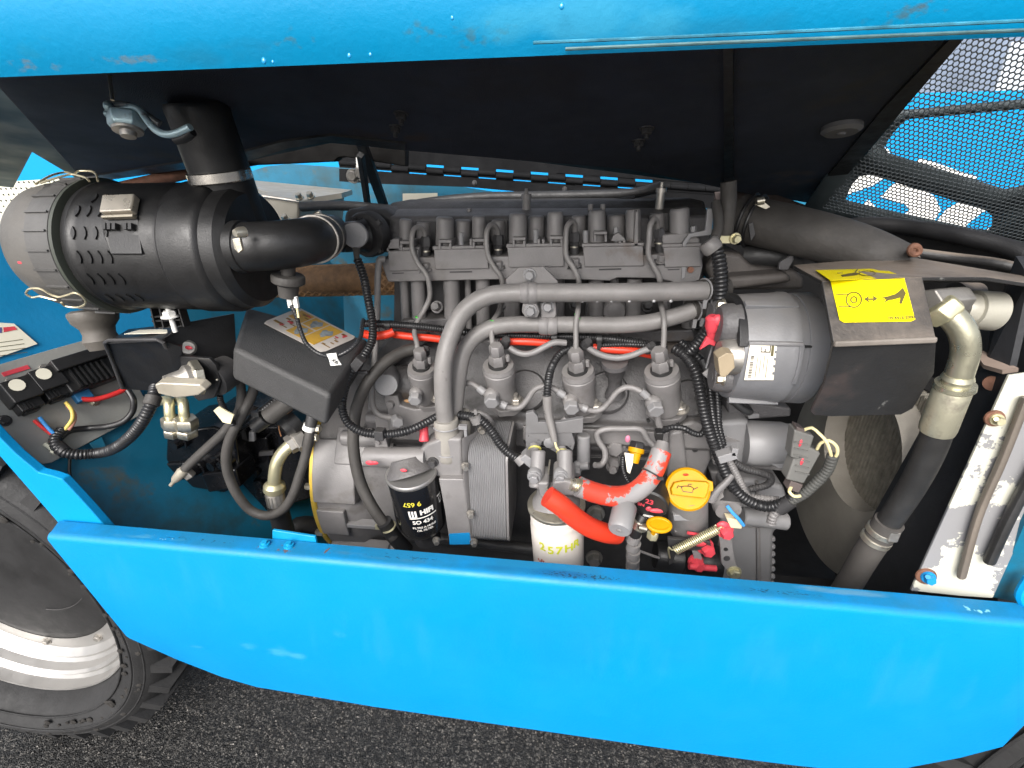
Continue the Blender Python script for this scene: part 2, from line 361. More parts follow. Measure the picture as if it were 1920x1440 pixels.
# ------------------------------------------------------------------ wheels
def wheel(label, cx, cy, Yf, rt, name='wheel'):
    c = P(cx, cy, Yf) if cy else V((cx, Yf, rt)); c.z = rt; w = thing(name, label, 'wheel', c, 'wheels of the machine')
    rr = .366; Y = V((0, 1, 0))
    def pt(y): return c + Y * y
    pr = [(0.0, rr), (-.03, rr + .006), (-.065, rr + .03), (-.08, rr + .07), (-.07, rt - .045), (-.04, rt - .022), (.0, rt - .018), (.26, rt - .018), (.3, rt - .05), (.32, rr)]
    g = G(); g.lathe(pt(0), pt(.3), [(a / .3, b) for a, b in pr], 72, cap=False); obj('tyre', g, TYRE, w)
    lug = G()
    for k in range(36):                           # chevron lugs
        a = 2 * math.pi * k / 36
        for s, y0, y1, da in ((0, -.068, .13, .075), (.5, .31, .16, .075)):
            b = a + s * 2 * math.pi / 36
            def q(y, an, r): return pt(y) + V((math.cos(an) * r, 0, math.sin(an) * r))
            h = .062
            lo = [q(y0, b, rt - .045), q(y0, b + h, rt - .045), q(y1, b + h + da, rt - .02), q(y1, b + da, rt - .02)]
            hi = [q(y0 + (.012 if s == 0 else -.012), b + .008, rt - .001), q(y0 + (.012 if s == 0 else -.012), b + h - .008, rt - .001), q(y1, b + h + da - .008, rt + .002), q(y1, b + da + .008, rt + .002)]
            lug.add(lo + hi, [(0, 1, 2, 3), (7, 6, 5, 4), (0, 4, 5, 1), (1, 5, 6, 2), (2, 6, 7, 3), (3, 7, 4, 0)])
    t = obj('tread', lug, TYRE, w, kind='stuff')
    rim = [(-0.006, 0.37), (-0.016, 0.366), (-0.015, 0.362), (-0.004, 0.361), (0.01, 0.358), (0.016, 0.35), (0.012, 0.343), (0.018, 0.336), (0.038, 0.331), (0.046, 0.324), (0.044, 0.317), (0.052, 0.31), (0.06, 0.302), (0.06, 0.266)]
    g = G(); g.lathe(pt(0), pt(.1), [(a / .1, b) for a, b in rim], 96, cap=False); obj('rim', g, ALU, w, ang=25)
    g = G(); g.lathe(pt(.055), pt(.07), [(0, .0), (.0, .238), (.35, .264), (1, .274)], 64, cap=False); hb = obj('hub_plate', g, MATS.get('hub_black') or mat('hub_black', (.013, .013, .0135), .55, 0, .45, 7, .5, 60), w)
    for q0, q1, r0, r1 in ((.3, 1.3, .18, .17), (2.2, 3.4, .14, .12), (-1.3, -.5, .15, .19)):
        g = G(); g.tube([pt(.0545) + V((math.cos(q0 + (q1 - q0) * i / 8) * (r0 + (r1 - r0) * i / 8), 0, math.sin(q0 + (q1 - q0) * i / 8) * (r0 + (r1 - r0) * i / 8))) for i in range(9)], .0013, 6); obj('scratch_line', g, GREYD, hb)
    for k in range(10):
        a = 2 * math.pi * (k + .35) / 10; p = pt(.06) + V((math.cos(a), 0, math.sin(a))) * .2825
        g = G(); g.lathe(p, p - Y * .009, [(0, .013), (.15, .013), (.16, .009), (.85, .009), (1, .008)], 6); obj('wheel_nut', g, STEELD, w)
    for rq, yq in ((.395, -.067), (.43, -.079), (.455, -.072)):
        g = G(); g.ring(c + Y * yq, Y, rq, .0025, 90, 6); obj('sidewall_rib', g, TYRE, w)
    g = G(); rw_ = random.Random(4)
    for k in range(140):
        an = rw_.uniform(0, 6.283); rq = rw_.uniform(.40, .45); g.ball(c + Y * (-.075) + V((math.cos(an) * rq, 0, math.sin(an) * rq)), rw_.uniform(.003, .008), 8, (1.2, .5, 1))
    obj('sidewall_mud', g, mat('dried_mud', (.02, .018, .016), .9, 0, .4, 40) if 'dried_mud' not in MATS else MATS['dried_mud'], w, kind='stuff')
    return w
wheel('silver rimmed wheel with chunky tread at lower left, in front of the blue pillar', -28, 1100, .69, .508)
wheel('wheel barely showing beyond the lower right end of the blue side panel', 1.075, None, .55, .495)

# ------------------------------------------------------------------ blue side panel in the foreground
def sill_rows():
    ts = [0, .04, .08, .13, .2, .3, .42, .55, .68, .78, .85, .9, .95, .98, 1]
    bx = [(243, 1197), (330, 1236), (415, 1269), (480, 1288), (700, 1325), (1000, 1368), (1250, 1404), (1400, 1424), (1505, 1437), (1600, 1446), (1700, 1440), (1800, 1421), (1880, 1400), (1920, 1360), (2000, 1270)]
    fl = [P(118 + (2040 - 118) * t, 990 + (1139 - 990) * t, .448) for t in ts]
    tp = [P(85 + (2040 - 85) * t, 1004 + (1180 - 1004) * t, .42) for t in ts]
    for a, b in zip(fl, tp): a.z = b.z
    cr = [P(237 + (2010 - 237) * t, 1193 + (1300 - 1193) * t + 95 * math.sin(math.pi * min(1, t * 1.05)) ** 1 * .85 * t, .414) for t in ts]
    bt = [P(x, y, .428) for x, y in bx]
    for i in range(len(ts)):                     # lower edge stays below the crease
        cr[i].z = max(cr[i].z, bt[i].z + .002 + .02 * min(1, ts[i] * 8))
    return fl, tp, cr, bt
fl, tp, cr, bt = sill_rows(); n = len(fl); RE = .0085
arc = [[p + V((0, RE - math.sin(R(q)) * RE, -RE + math.cos(R(q)) * RE)) for p in tp] for q in (0, 18, 36, 54, 72, 90)]
rows = [fl] + arc + [cr, bt]; nr_ = len(rows)
inn = [V((0, 0, -.004))] + [V((0, math.sin(R(q)) * .004, -math.cos(R(q)) * .004)) for q in (0, 18, 36, 54, 72, 90)] + [V((0, .004, 0))] * 2
sp = thing('side_skirt', 'long sky blue steel side panel across the foreground with a flat dirty top flange', 'panel', tp[7])
g = G(); back = [[p + inn[j] for p in r] for j, r in enumerate(rows)]
allv = [p for r in rows for p in r] + [p for r in back for p in r]; m = nr_ * n; fs = []
for j in range(nr_ - 1):
    for i in range(n - 1):
        a = j * n + i; fs += [(a, a + 1, a + n + 1, a + n), (m + a, m + a + n, m + a + n + 1, m + a + 1)]
for i in range(n - 1): fs += [(i, m + i, m + i + 1, i + 1), ((nr_ - 1) * n + i, (nr_ - 1) * n + i + 1, m + (nr_ - 1) * n + i + 1, m + (nr_ - 1) * n + i)]
for j in range(nr_ - 1): fs += [(j * n, j * n + n, m + j * n + n, m + j * n), (j * n + n - 1, m + j * n + n - 1, m + j * n + 2 * n - 1, j * n + 2 * n - 1)]
g.add(allv, fs); obj('face_sheet', g, mat('skirt_blue', (.0, .232, .58), .42, 0, .03, 3, .35, 260, spec=.35, dust=((.012, .15, .27), .75)), sp, ang=28)
# flange dirt: scraped streaks, rust and paint chips as thin flakes
def flange(px, v):                                # v 0 front .. 1 back
    t = (px - 85) / (2040 - 85); a = tp[0].lerp(tp[-1], t); b = fl[0].lerp(fl[-1], t); p = a.lerp(b, v); return p
rnd = random.Random(11)
SMUT = mat('black_grime', (.018, .03, .035), .7, 0, .4, 80)
so0 = OFF[sp.name]; GR = (.012, .022, .028); RU = (.13, .065, .035)
stains(MATS['skirt_blue'], [
    (flange(1150, .45), (.26, .012, .02), (.003, .10, .26), .75, 30, (.4, 1, 1), .42, .62), (flange(1500, .5), (.2, .012, .02), (.003, .12, .30), .6, 30, (.4, 1, 1), .42, .62),
    (flange(800, .5), (.16, .012, .02), (.06, .16, .22), .7, 34, (.3, 1, 1), .45, .6), (flange(330, .5), (.14, .012, .02), (.07, .28, .42), .7, 40, (.35, 1, 1), .48, .6),
    (flange(1190, .42), (.13, .011, .02), GR, .8, 620, (.5, 1, 1), .52, .56), (flange(1540, .5), (.13, .008, .02), GR, .7, 620, (.35, 1, 1), .55, .59), (flange(850, .6), (.12, .009, .02), GR, .7, 560, (.3, 1, 1), .54, .58),
    (flange(400, .55), (.14, .010, .02), GR, .7, 420, (.5, 1, 1), .56, .60), (flange(610, .5), (.035, .014, .02), RU, .9, 170, (1, 1, 1), .52, .60), (flange(690, .55), (.008, .016, .02), RU, 1, 200, (1.6, .5, 1), .46, .56), (flange(555, .5), (.02, .012, .02), RU, .7, 170, (1, 1, 1), .54, .60),
    (flange(330, .5), (.09, .010, .02), (.30, .55, .62), .9, 240, (.6, 1, 1), .63, .66), (flange(1870, .5), (.03, .014, .02), (.25, .6, .68), .8, 120, (1, 1, 1), .52, .58), (flange(1620, .8), (.16, .010, .02), (.10, .26, .38), .7, 30, (.4, 1, 1), .42, .55)], so0)
FS = (.035, .29, .54)
stains(MATS['skirt_blue'], [(P(x, y, .416), (.35, .06, .12), (.02, .25, .47), .4, 26, (1.2, 1, .22), .46, .72) for x, y in ((700, 1190), (1250, 1230), (1700, 1280), (300, 1100))] + [(P(1100, 1180, .416), (.6, .06, .2), (.0, .19, .53), .5, 5, (1, 1, 1), .4, .65)], so0)
stains(MATS['skirt_blue'], [(P(465, 1210, .415), (.030, .03, .014), FS, .7, 55, (1, 1, 1.4), .30, .6), (P(525, 1222, .415), (.036, .03, .017), FS, .85, 55, (1, 1, 1.4), .28, .55), (P(555, 1230, .415), (.02, .03, .014), FS, .95, 60, (1, 1, 1.3), .25, .5),
    (P(640, 1190, .416), (.016, .03, .014), FS, .6, 50, (1, 1, 1), .32, .6), (P(370, 1214, .415), (.03, .03, .006), FS, .5, 50, (1, 1, 1.6), .45, .62)], so0)
for x, v in ((607, .66), (557, .6)):
    g = G(); p = flange(x, v); g.lathe(p, p + V((0, 0, .006)), [(0, .0065), (.5, .0062), (.5, .004), (1, .0035)], 14); obj('stud', g, BLUEW, sp)
g = G(); a = flange(560, 1.0); b = flange(655, 1.0)
g.prism([a + V((-.004, .002, -.02)), b + V((0, .002, -.02)), b + V((0, .002, .008)), a + V((.004, .002, .013))], V((0, .004, 0))); obj('catch_plate', g, BLUEW, sp, bev=.001)
# ------------------------------------------------------------------ blue pillar at the left, bay walls
bay = thing('engine_bay', 'sky blue welded engine bay walls and pillar behind and left of the engine', 'chassis', P(300, 950, .7))
pil = [(-160, 640), (-40, 778), (0, 822), (30, 852), (71, 886), (96, 892), (116, 899), (137, 921), (170, 957), (204, 996), (112, 985), (0, 857), (-160, 690)]
g = G(); g.slab(pil, .452, .012); obj('pillar', g, BLUE, bay, bev=.002)
Cc, D, B2 = P(208, 1000, .475), P(345, 440, .92), P(-20, 800, .474)
nW = (Cc - B2).cross(D - B2).normalized(); A, B = [CAM + ray(*q) * ((B2 - CAM).dot(nW) / ray(*q).dot(nW)) for q in ((-120, 420), (-160, 640))]
def PWp(px, py): d = ray(px, py); return CAM + d * ((B2 - CAM).dot(nW) / d.dot(nW))
w1, w2 = PWp(50, 845), PWp(262, 765)
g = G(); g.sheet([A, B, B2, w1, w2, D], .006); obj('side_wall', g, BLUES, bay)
g = G(); g.sheet([B2, Cc, D, w2, w1], .006); obj('side_wall', g, BLUEI, bay)  # lower part takes the shaded blue
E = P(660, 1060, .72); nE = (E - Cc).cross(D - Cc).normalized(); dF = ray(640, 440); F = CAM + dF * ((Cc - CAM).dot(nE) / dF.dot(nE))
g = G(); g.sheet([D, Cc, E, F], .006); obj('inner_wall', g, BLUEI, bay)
g = G(); g.tube([P(130, 905, .4795), P(150, 935, .48), P(180, 965, .478), P(205, 990, .472)], .0022, 6); obj('weld_bead', g, SMUT, bay)
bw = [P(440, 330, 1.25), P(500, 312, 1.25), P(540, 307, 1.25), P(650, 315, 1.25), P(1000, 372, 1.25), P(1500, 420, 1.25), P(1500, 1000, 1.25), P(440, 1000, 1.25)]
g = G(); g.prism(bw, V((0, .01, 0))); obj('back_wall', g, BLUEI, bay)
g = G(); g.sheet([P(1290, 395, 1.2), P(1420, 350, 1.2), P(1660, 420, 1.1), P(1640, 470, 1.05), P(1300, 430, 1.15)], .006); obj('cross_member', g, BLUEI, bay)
fl0 = P(900, 1000, 1.2).z
g = G(); g.box(V((.45, 1.0, .55)), 1.6, .6, .02); obj('bay_floor', g, BLACKM, bay)
g = G(); g.box(V((.12, .70, .62)), .95, .02, .16); obj('frame_rail', g, BLACKM, bay, bev=.002)
# right-hand blue end of the bay
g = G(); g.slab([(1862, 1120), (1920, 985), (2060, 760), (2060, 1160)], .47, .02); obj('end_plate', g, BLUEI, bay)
g = G(); g.tube([P(1932, 1085, .452), P(1915, 1118, .448), P(1925, 1136, .446)], .006, 8); obj('weld_bead', g, BLUE, bay)

# ------------------------------------------------------------------ hood
ha, hb, hc = P(155, 340, .85), P(1540, 383, 1.05), P(960, 70, .45)
hn = (hb - ha).cross(hc - ha).normalized()
if hn.z > 0: hn = -hn
def PH(px, py, lift=0.):
    d = ray(px, py); q = ha + hn * lift; return CAM + d * ((q - CAM).dot(hn) / d.dot(hn))
hood = thing('hood', 'raised engine hood with black foam lining and a rounded sky blue front edge', 'hood', PH(900, 200))
lin = [(-90, 60), (-60, 100), (0, 168), (148, 330), (160, 344), (300, 322), (470, 298), (520, 278), (620, 268), (760, 283), (1000, 303), (1180, 318), (1300, 342), (1420, 368), (1540, 383), (1690, 205), (1800, 80), (1810, 52)]
g = G(); g.sheet([PH(*q) for q in lin], .012); stains(FOAM, [(PH(1490, 335), (.12, .12, .06), (.075, .062, .05), .8, 22, (1, 1, 1), .42, .62), (PH(1340, 330), (.2, .12, .06), (.045, .04, .038), .7, 26, (1, 1, 1), .44, .62), (PH(300, 300), (.15, .2, .06), (.04, .034, .03), .7, 24, (1, 1, 1), .45, .62), (PH(700, 262), (.25, .06, .06), (.05, .035, .028), .7, 30, (1, 1, 1), .42, .6), (PH(900, 160), (.3, .12, .06), (.028, .028, .034), .7, 16, (1, 1, 1), .42, .6), (PH(1600, 180), (.1, .1, .06), (.04, .038, .038), .6, 24, (1, 1, 1), .45, .6)], OFF[hood.name])
obj('foam_lining', g, FOAM, hood, bev=.002)
g = G(); g.sheet([PH(*q, -.014) for q in [(-200, 20), (-200, 330), (25, 352), (60, 285), (160, 344), (470, 300), (620, 268), (1000, 303), (1300, 342), (1545, 386), (1830, 40)]], .004)
obj('skin', g, mat('shaded_hood_blue', (.002, .055, .085), .6, 0, .2, 5), hood)  # blue darkened to its look in the shade under the hood
# darker rib and back border of the lining
g = G(); g.sheet([PH(1356, 90, .004), PH(1374, 90, .004), PH(1376, 350, .004), PH(1358, 345, .004)], .004); obj('lining_rib', g, BLACKM, hood)
g = G(); g.sheet([PH(*q, .003) for q in [(1540, 384), (1520, 368), (1660, 200), (1785, 70), (1812, 68)]], .004); obj('edge_strip', g, BLACK, hood)
g = G(); g.sheet([PH(*q, .003) for q in [(160, 344), (470, 300), (540, 278), (620, 266), (760, 282), (760, 270), (620, 255), (530, 266), (440, 290), (165, 332)]], .004); obj('edge_strip', g, RUST if False else BLACKM, hood)
g = G(); g.slab([(440, 292), (480, 280), (520, 274), (620, 263), (760, 278), (760, 312), (645, 294), (634, 296), (626, 303), (540, 307), (470, 310), (440, 316)], .80, .02); obj('back_rail', g, mat('dark_rail', (.006, .0055, .005), .85, 0, .5, 20, spec=.2, spots=[((.03, .018, .012), .62, 12, .12)]), hood, bev=.002)  # near black base with small rust-brown spots
# front edge: a long rounded pressing
def lip_profile(p, k):
    r = .082; z0 = math.sin(R(-32)) * r; y0 = r
    pr = [p + V((0, .06, .06)), p + V((0, y0 - math.cos(R(-32)) * r + .003, .001))]
    for i in range(15):
        a = R(-32 + 92 * i / 14); pr.append(p + V((0, y0 - math.cos(a) * r, math.sin(a) * r - z0)))
    pr += [pr[-1] + V((0, .05, .012)), p + V((0, .16, .10))]
    return pr
pa, pb = P(-420, 155, .350), P(2350, 43, .350)
p0, p1 = lip_profile(pa, 1.12), lip_profile(pb, 1.12); nn = len(p0)
mid = [lip_profile(pa.lerp(pb, t), 1.12) for t in np.linspace(0, 1, 9)]
g = G(); vs = [q for r in mid for q in r]; fs = []
for j in range(8):
    for i in range(nn): fs.append((j * nn + i, j * nn + (i + 1) % nn, (j + 1) * nn + (i + 1) % nn, (j + 1) * nn + i))
fs += [tuple(range(nn)), tuple(range(8 * nn + nn - 1, 8 * nn - 1, -1))]
g.add(vs, fs); LIPM = mat('lip_blue', (.0, .225, .44), .42, 0, .05, 4, .3, 200, spec=.3); obj('front_edge', g, LIPM, hood, ang=50)
DG = (.05, .13, .15)
stains(LIPM, [(P(x, y, Yq), (rx, .03, rz), col, st, sc, (.6, 1, 1), .44, .60) for x, y, Yq, rx, rz, col, st, sc in ((545, 78, .352, .03, .012, DG, .6, 210), (900, 62, .352, .05, .012, DG, .6, 210), (785, 58, .352, .02, .01, DG, .6, 210), (1720, 20, .35, .05, .012, DG, .6, 210), (1760, 8, .345, .04, .01, (.10, .08, .05), .5, 210), (65, 122, .36, .03, .010, (.16, .15, .11), .6, 160), (250, 110, .358, .05, .006, (.16, .16, .12), .5, 200),
    (440, 100, .358, .12, .015, (.01, .17, .3), .5, 40), (1250, 60, .352, .3, .02, (.01, .18, .33), .5, 30), (100, 90, .352, .14, .02, (.02, .2, .3), .6, 36), (1100, 40, .35, .2, .03, (.05, .33, .5), .5, 26))], OFF[hood.name])
# turned seam under the right half of the front edge
def lip(px, y, d=0.): return P(px, y, .352 - d)
g = G(); g.tube([P(1060, 92, .358), P(1300, 82, .358), P(1620, 69, .358), P(1960, 55, .358)], .001, 8); obj('seam_bead', g, mat('greasy_seam', (.07, .15, .165), .45, 0, .5, 40), hood)
g = G(); g.tube([P(1000, 80, .3505), P(1300, 68, .3495), P(1620, 53, .3495), P(1960, 37, .3495)], .0009, 6); obj('seam_bead', g, mat('dusty_ridge', (.03, .17, .25), .5, 0, .5, 60), hood)
# water drops on the front edge
g = G()
for x, y, s in ((1053, 8, 5), (845, 30, 3.5), (488, 112, 5), (650, 102, 4), (690, 100, 3.5), (505, 114, 3)):
    t = .349 if y > 60 else .341; p = P(x, y, t); g.ball(p + V((0, .004, 0)), s * S(x, y, t), 10, (1, .6, 1.2))
obj('water_drop', g, mat('water_drop', (.003, .26, .55), .1, 0, .02, 3, coat=1), hood, kind='stuff')
# fabric button, bolts on the lining
def hood_button(x, y, r, m, name='lining_button'):
    c = PH(x, y); rr = r * (c - CAM).dot(c2w(V((0, 0, 1)))) / FPX; g = G(); g.lathe(c, c + hn * .008, [(0, rr), (.6, rr), (1, rr * .8)], 24); g.lathe(c + hn * .008, c + hn * .010, [(0, rr * .25), (1, rr * .2)], 12); obj(name, g, m, hood)
hood_button(1579, 236, 34, DISC)
for x, y, r in ((741, 237, 11), (752, 212, 13), (1198, 264, 12), (1213, 240, 13)):
    c = PH(x, y); g = G(); rr = r * (c - CAM).dot(c2w(V((0, 0, 1)))) / FPX
    g.hex(c, hn, rr * .8, .007); g.lathe(c, c + hn * .012, [(0, rr * .4), (1, rr * .35)], 12); obj('lining_bolt', g, GREYD, hood)

# ---- ventilation screen of the hood: punched hexagons
m1, m2, m3 = P(1545, 386, .84), P(1812, 66, .66), P(2000, 470, .80)
mn = (m2 - m1).cross(m3 - m1).normalized(); mn = mn if mn.dot(CAM - m1) > 0 else -mn
def PM(px, py, l=0.):
    d = ray(px, py); q = m1 + mn * l; return CAM + d * ((q - CAM).dot(mn) / d.dot(mn))
g = G(); s0 = PM(1700, 400); U = PM(1700, 396.9) - PM(1700, 403.1); hx = U.length; U.normalize(); W = PM(1703.8, 400) - PM(1696.2, 400); W = W - U * W.dot(U); rw = W.length; W.normalize(); hole = .80
print('mesh pitch', hx, rw)
poly = [(1545, 388), (1700, 196), (1815, 64), (2080, 50), (2080, 520), (1750, 440)]
def inside(p):
    c = False; j = len(poly) - 1
    for i in range(len(poly)):
        (xi, yi), (xj, yj) = poly[i], poly[j]
        if (yi > p[1]) != (yj > p[1]) and p[0] < (xj - xi) * (p[1] - yi) / (yj - yi) + xi: c = not c
        j = i
    return c
def topx(p):
    d = p - CAM; q = V((d.dot(r_), -d.dot(u_), -d.dot(b_))); return (960 + FPX * q.x / q.z, 720 + FPX * q.y / q.z)
vs, fs = [], []; ax_, ay_ = hx / math.sqrt(3), rw / 1.5
for j in range(-70, 90):
    for i in range(-60, 110):
        c = s0 + U * ((i + (j % 2) * .5) * hx) + W * (j * rw)
        if (c - CAM).dot(c2w(V((0, 0, 1)))) < .2 or not inside(topx(c)): continue
        o = len(vs)
        for rr, dz in ((1, 0), (hole, 0), (hole, .001)):
            for k in range(6):
                q = R(60 * k + 30); vs.append(c + (U * math.cos(q) * ax_ + W * math.sin(q) * ay_) * rr - mn * dz)
        for k in range(6):
            k2 = (k + 1) % 6; fs += [(o + k, o + k2, o + 6 + k2, o + 6 + k), (o + 6 + k, o + 6 + k2, o + 12 + k2, o + 12 + k)]
g.add(vs, fs); print('mesh cells', len(vs) // 18)
obj('vent_screen', g, HOODM, hood, ang=20, kind='stuff')
# outer skin behind the screen with two window openings
def skin_with_holes():
    outer = [(1500, 400), (1600, 250), (1690, 208), (1720, 207), (2060, 176), (2060, 560), (1800, 470)]
    h1 = [(1656, 275), (1672, 250), (1698, 221), (1720, 219), (2040, 190), (2040, 330), (1885, 357), (1870, 353), (1665, 289)]
    h2 = [(1585, 373), (1596, 345), (1612, 328), (1632, 325), (1848, 392), (1860, 402), (1860, 425), (1852, 434), (1830, 432), (1590, 380)]
    from mathutils.geometry import tessellate_polygon
    loops = [[PM(x, y, -.03) for x, y in lp] for lp in (outer, h1, h2)]; v = [p for lp in loops for p in lp]
    return G().add(v, [tuple(t) for t in tessellate_polygon(loops)])
sk = obj('vent_surround', skin_with_holes(), SKIN, hood); so_ = sk.modifiers.new('thick', 'SOLIDIFY'); so_.thickness = .006; so_.offset = 0

# hinge along the back of the hood
def hp(t, dy): return P(636 + (1240 - 636) * t, 308 + (350 - 308) * t + dy, 1.08)
g = G(); g.prism([hp(0, 8), hp(1.4, 8), hp(1.4, 34), hp(1, 34), hp(.4, 26), hp(.1, 32), hp(0, 32)], V((0, .004, 0))); hg = obj('hinge', g, MATTE, hood)
g = G(); g.prism([hp(0, -11), hp(1.4, -11), hp(1.4, -75), hp(.6, -75), hp(.12, -60), hp(0, -34)], V((0, .004, 0))); obj('hinge_leaf', g, MATTE, hg)
for k in range(26):
    t0, t1 = k / 18.5, (k + 1) / 18.5; lo, hi = (-6.5, 9) if k % 2 else (-12, 6)
    if k > 17: lo, hi = -12, 9
    g = G(); g.prism([hp(t0, lo), hp(t1, lo), hp(t1, hi), hp(t0, hi)], V((0, .003, 0))); g.cyl(hp(t0 + .001, (lo + hi) / 2), hp(t1 - .001, (lo + hi) / 2), .0055, n=10); obj('hinge_knuckle', g, MATTE, hg)
for t in (.1, .42, .7, .9):
    g = G(); g.hex(hp(t, 17), (0, -1, 0), .004, .004); obj('hinge_bolt', g, GREYD, hg)

# ------------------------------------------------------------------ what shows beyond: boom and far panel
boom = thing('lift_boom', 'sunlit sky blue lift boom with big white numerals behind the vent screen', 'boom', V((.8, 2.0, 1.2)))
g = G(); q0 = [V((-3, 1.75, .9)), V((3.2, 1.75, .9)), V((3.2, 1.75, 1.57)), V((-3, 1.75, 1.57))]
g.prism(q0, V((0, .35, .0))); obj('boom_tube', g, BLUE, boom, bev=.01)
g = G(); flat_text(g, '2506', .285, P(1752, 398, 1.748), P(1800, 418, 1.75) - P(1700, 384, 1.75), V((0, 0, 1)), .001, .014, .22, 1.62); obj('numerals', g, WHITE, boom)
fp = thing('perforated_sheet', 'pale perforated sheet seen past the left end of the air cleaner', 'panel', P(50, 420, 1.0))
g = G(); g.slab([(-200, 345), (20, 340), (125, 334), (180, 330), (180, 560), (-200, 560)], 1.0, .004); obj('sheet', g, mat('cream_sheet', (.72, .72, .58), .5, 0, .05), fp)
g = G()
for j in range(14):
    for i in range(26):
        c = P(-60 + i * 9.5 + (j % 2) * 4.7, 345 + j * 11 - i * .3, .9995); g.lathe(c, c - V((0, .0004, 0)), [(0, .0022), (1, .0022)], 6)
obj('holes', g, INK, fp, kind='stuff')

yb = thing('backdrop_wall', 'added grey blue building wall seen through the top of the vent screen', 'backdrop', V((6, 12, 0)))
g = G(); g.box(V((6, 14, 3)), 40, 4, 6); obj('wall', g, mat('backdrop_grey', (.16, .20, .27), .7, 0, .3, 1.2), yb)  # added wall that tones down the white sky behind the screen
for i in range(9):
    g = G(); g.box(V((-8 + i * 3.4, 11.97, 2.6)), 1.6, .06, 1.5); f_ = obj('window', g, mat('backdrop_pale', (.5, .55, .6), .2) if 'backdrop_pale' not in MATS else MATS['backdrop_pale'], yb)  # invented panes on the added wall
# ------------------------------------------------------------------ engine
eng = thing('engine', 'grey four cylinder diesel engine filling the middle of the open bay', 'engine', P(1000, 1040, .72))
def sec(pts, x0, x1, ref=1000):
    """(Y, photo row at column ref) section pushed along the machine from column x0 to x1"""
    xa, xb = P(x0, 800, .7).x, P(x1, 800, .7).x
    return G().prism([V((xa, Y, P(ref, py, Y).z)) for Y, py in pts], V((xb - xa, 0, 0)))
X_ = lambda px, py=800, Y=.7: P(px, py, Y).x
BRG, OIL = (.075, .055, .04), (.022, .02, .018)
stains(GREYC, [(P(1285, 660, .72), (.09, .1, .06), BRG, .8, 40, (1, 1, 1), .42, .58), (P(1110, 650, .73), (.07, .1, .05), BRG, .7, 45, (1, 1, 1), .44, .6), (P(770, 745, .68), (.06, .1, .04), BRG, .8, 45, (1, 1, 1), .42, .58), (P(1020, 770, .68), (.12, .1, .04), OIL, .8, 30, (1, 1, 1.5), .42, .6), (P(890, 760, .68), (.07, .1, .05), OIL, .8, 36, (1, 1, 1.5), .42, .6), (P(1300, 770, .68), (.06, .1, .06), OIL, .8, 36, (1, 1, 1), .42, .6), (P(800, 420, .76), (.5, .1, .03), OIL, .7, 40, (1, 1, 1), .44, .62)], OFF[eng.name])
stains(GREY, [(P(1200, 470, .70), (.10, .06, .05), (.12, .095, .08), .7, 50, (1, 1, 1), .45, .6), (P(800, 500, .70), (.15, .06, .05), (.12, .11, .1), .6, 40, (1, 1, 1), .45, .62), (P(660, 930, .63), (.10, .1, .09), (.10, .09, .078), .7, 30, (1, 1, 1.4), .44, .62), (P(1080, 730, .64), (.16, .08, .05), (.11, .098, .088), .6, 60, (1, 1, 1), .46, .62), (P(880, 970, .55), (.05, .1, .06), (.085, .078, .07), .7, 60, (1, 1, 1), .46, .6)], OFF[eng.name])
UP = V((0, 0, 1)); FR = V((0, -1, 0)); RT = V((1, 0, 0))

obj('crankcase', sec([(.98, 600), (.76, 612), (.738, 650), (.684, 783), (.672, 792), (.668, 806), (.672, 812), (.672, 838), (.69, 846), (.70, 1075), (.98, 900)], 700, 1338), GREYC, eng, bev=.004)
obj('lower_block', sec([(.99, 850), (.685, 850), (.687, 858), (.695, 1075), (.99, 900)], 702, 1334), GREYD, eng, bev=.004)
obj('sump', sec([(.98, 880), (.71, 1030), (.71, 1150), (.98, 1000)], 660, 1330), GREYD, eng, bev=.006)
# rail under the pump deck and pressed side cover
obj('deck_rail', sec([(.672, 795), (.655, 800), (.655, 826), (.672, 832)], 985, 1322), GREY, eng, bev=.002)
obj('deck_rail', sec([(.675, 790), (.662, 794), (.662, 836), (.675, 842)], 722, 905), GREY, eng, bev=.003)
for x, y in ((1216, 789), (1270, 792), (955, 806)):
    g = G(); c = P(x, y, .6545 if x > 980 else .66); g.lathe(c + V((0, .004, 0)), c + FR * .0006, [(0, .0028), (1, .0028)], 12); obj('drilled_hole', g, INK, eng)
for x0, y0, x1, y1 in ((862, 712, 905, 707), (870, 640, 1010, 640), (1000, 775, 1060, 778)):
    pass
# swellings of the casting behind the pumps
for cx, cy, r, Yc in ((700, 700, 40, .74), (855, 690, 52, .75), (1005, 690, 52, .75), (1150, 700, 46, .745), (1300, 720, 44, .74)):
    g = G(); c = P(cx, cy, Yc); rr = r * S(cx, cy, Yc); g.ball(c, rr, 20, (1, .55, 1.1)); obj('casting_swell', g, GREYC, eng)
for cx, cy, r in ((985, 745, 40), (1137, 748, 40), (1290, 760, 36)):
    g = G(); c = P(cx, cy, .70); rr = r * S(cx, cy, .7); g.lathe(c + V((0, .03, -.01)), c + V((0, -.006, .016)), [(0, rr), (.9, rr), (1, rr * .9)], 32); obj('pump_seat', g, GREYC, eng)

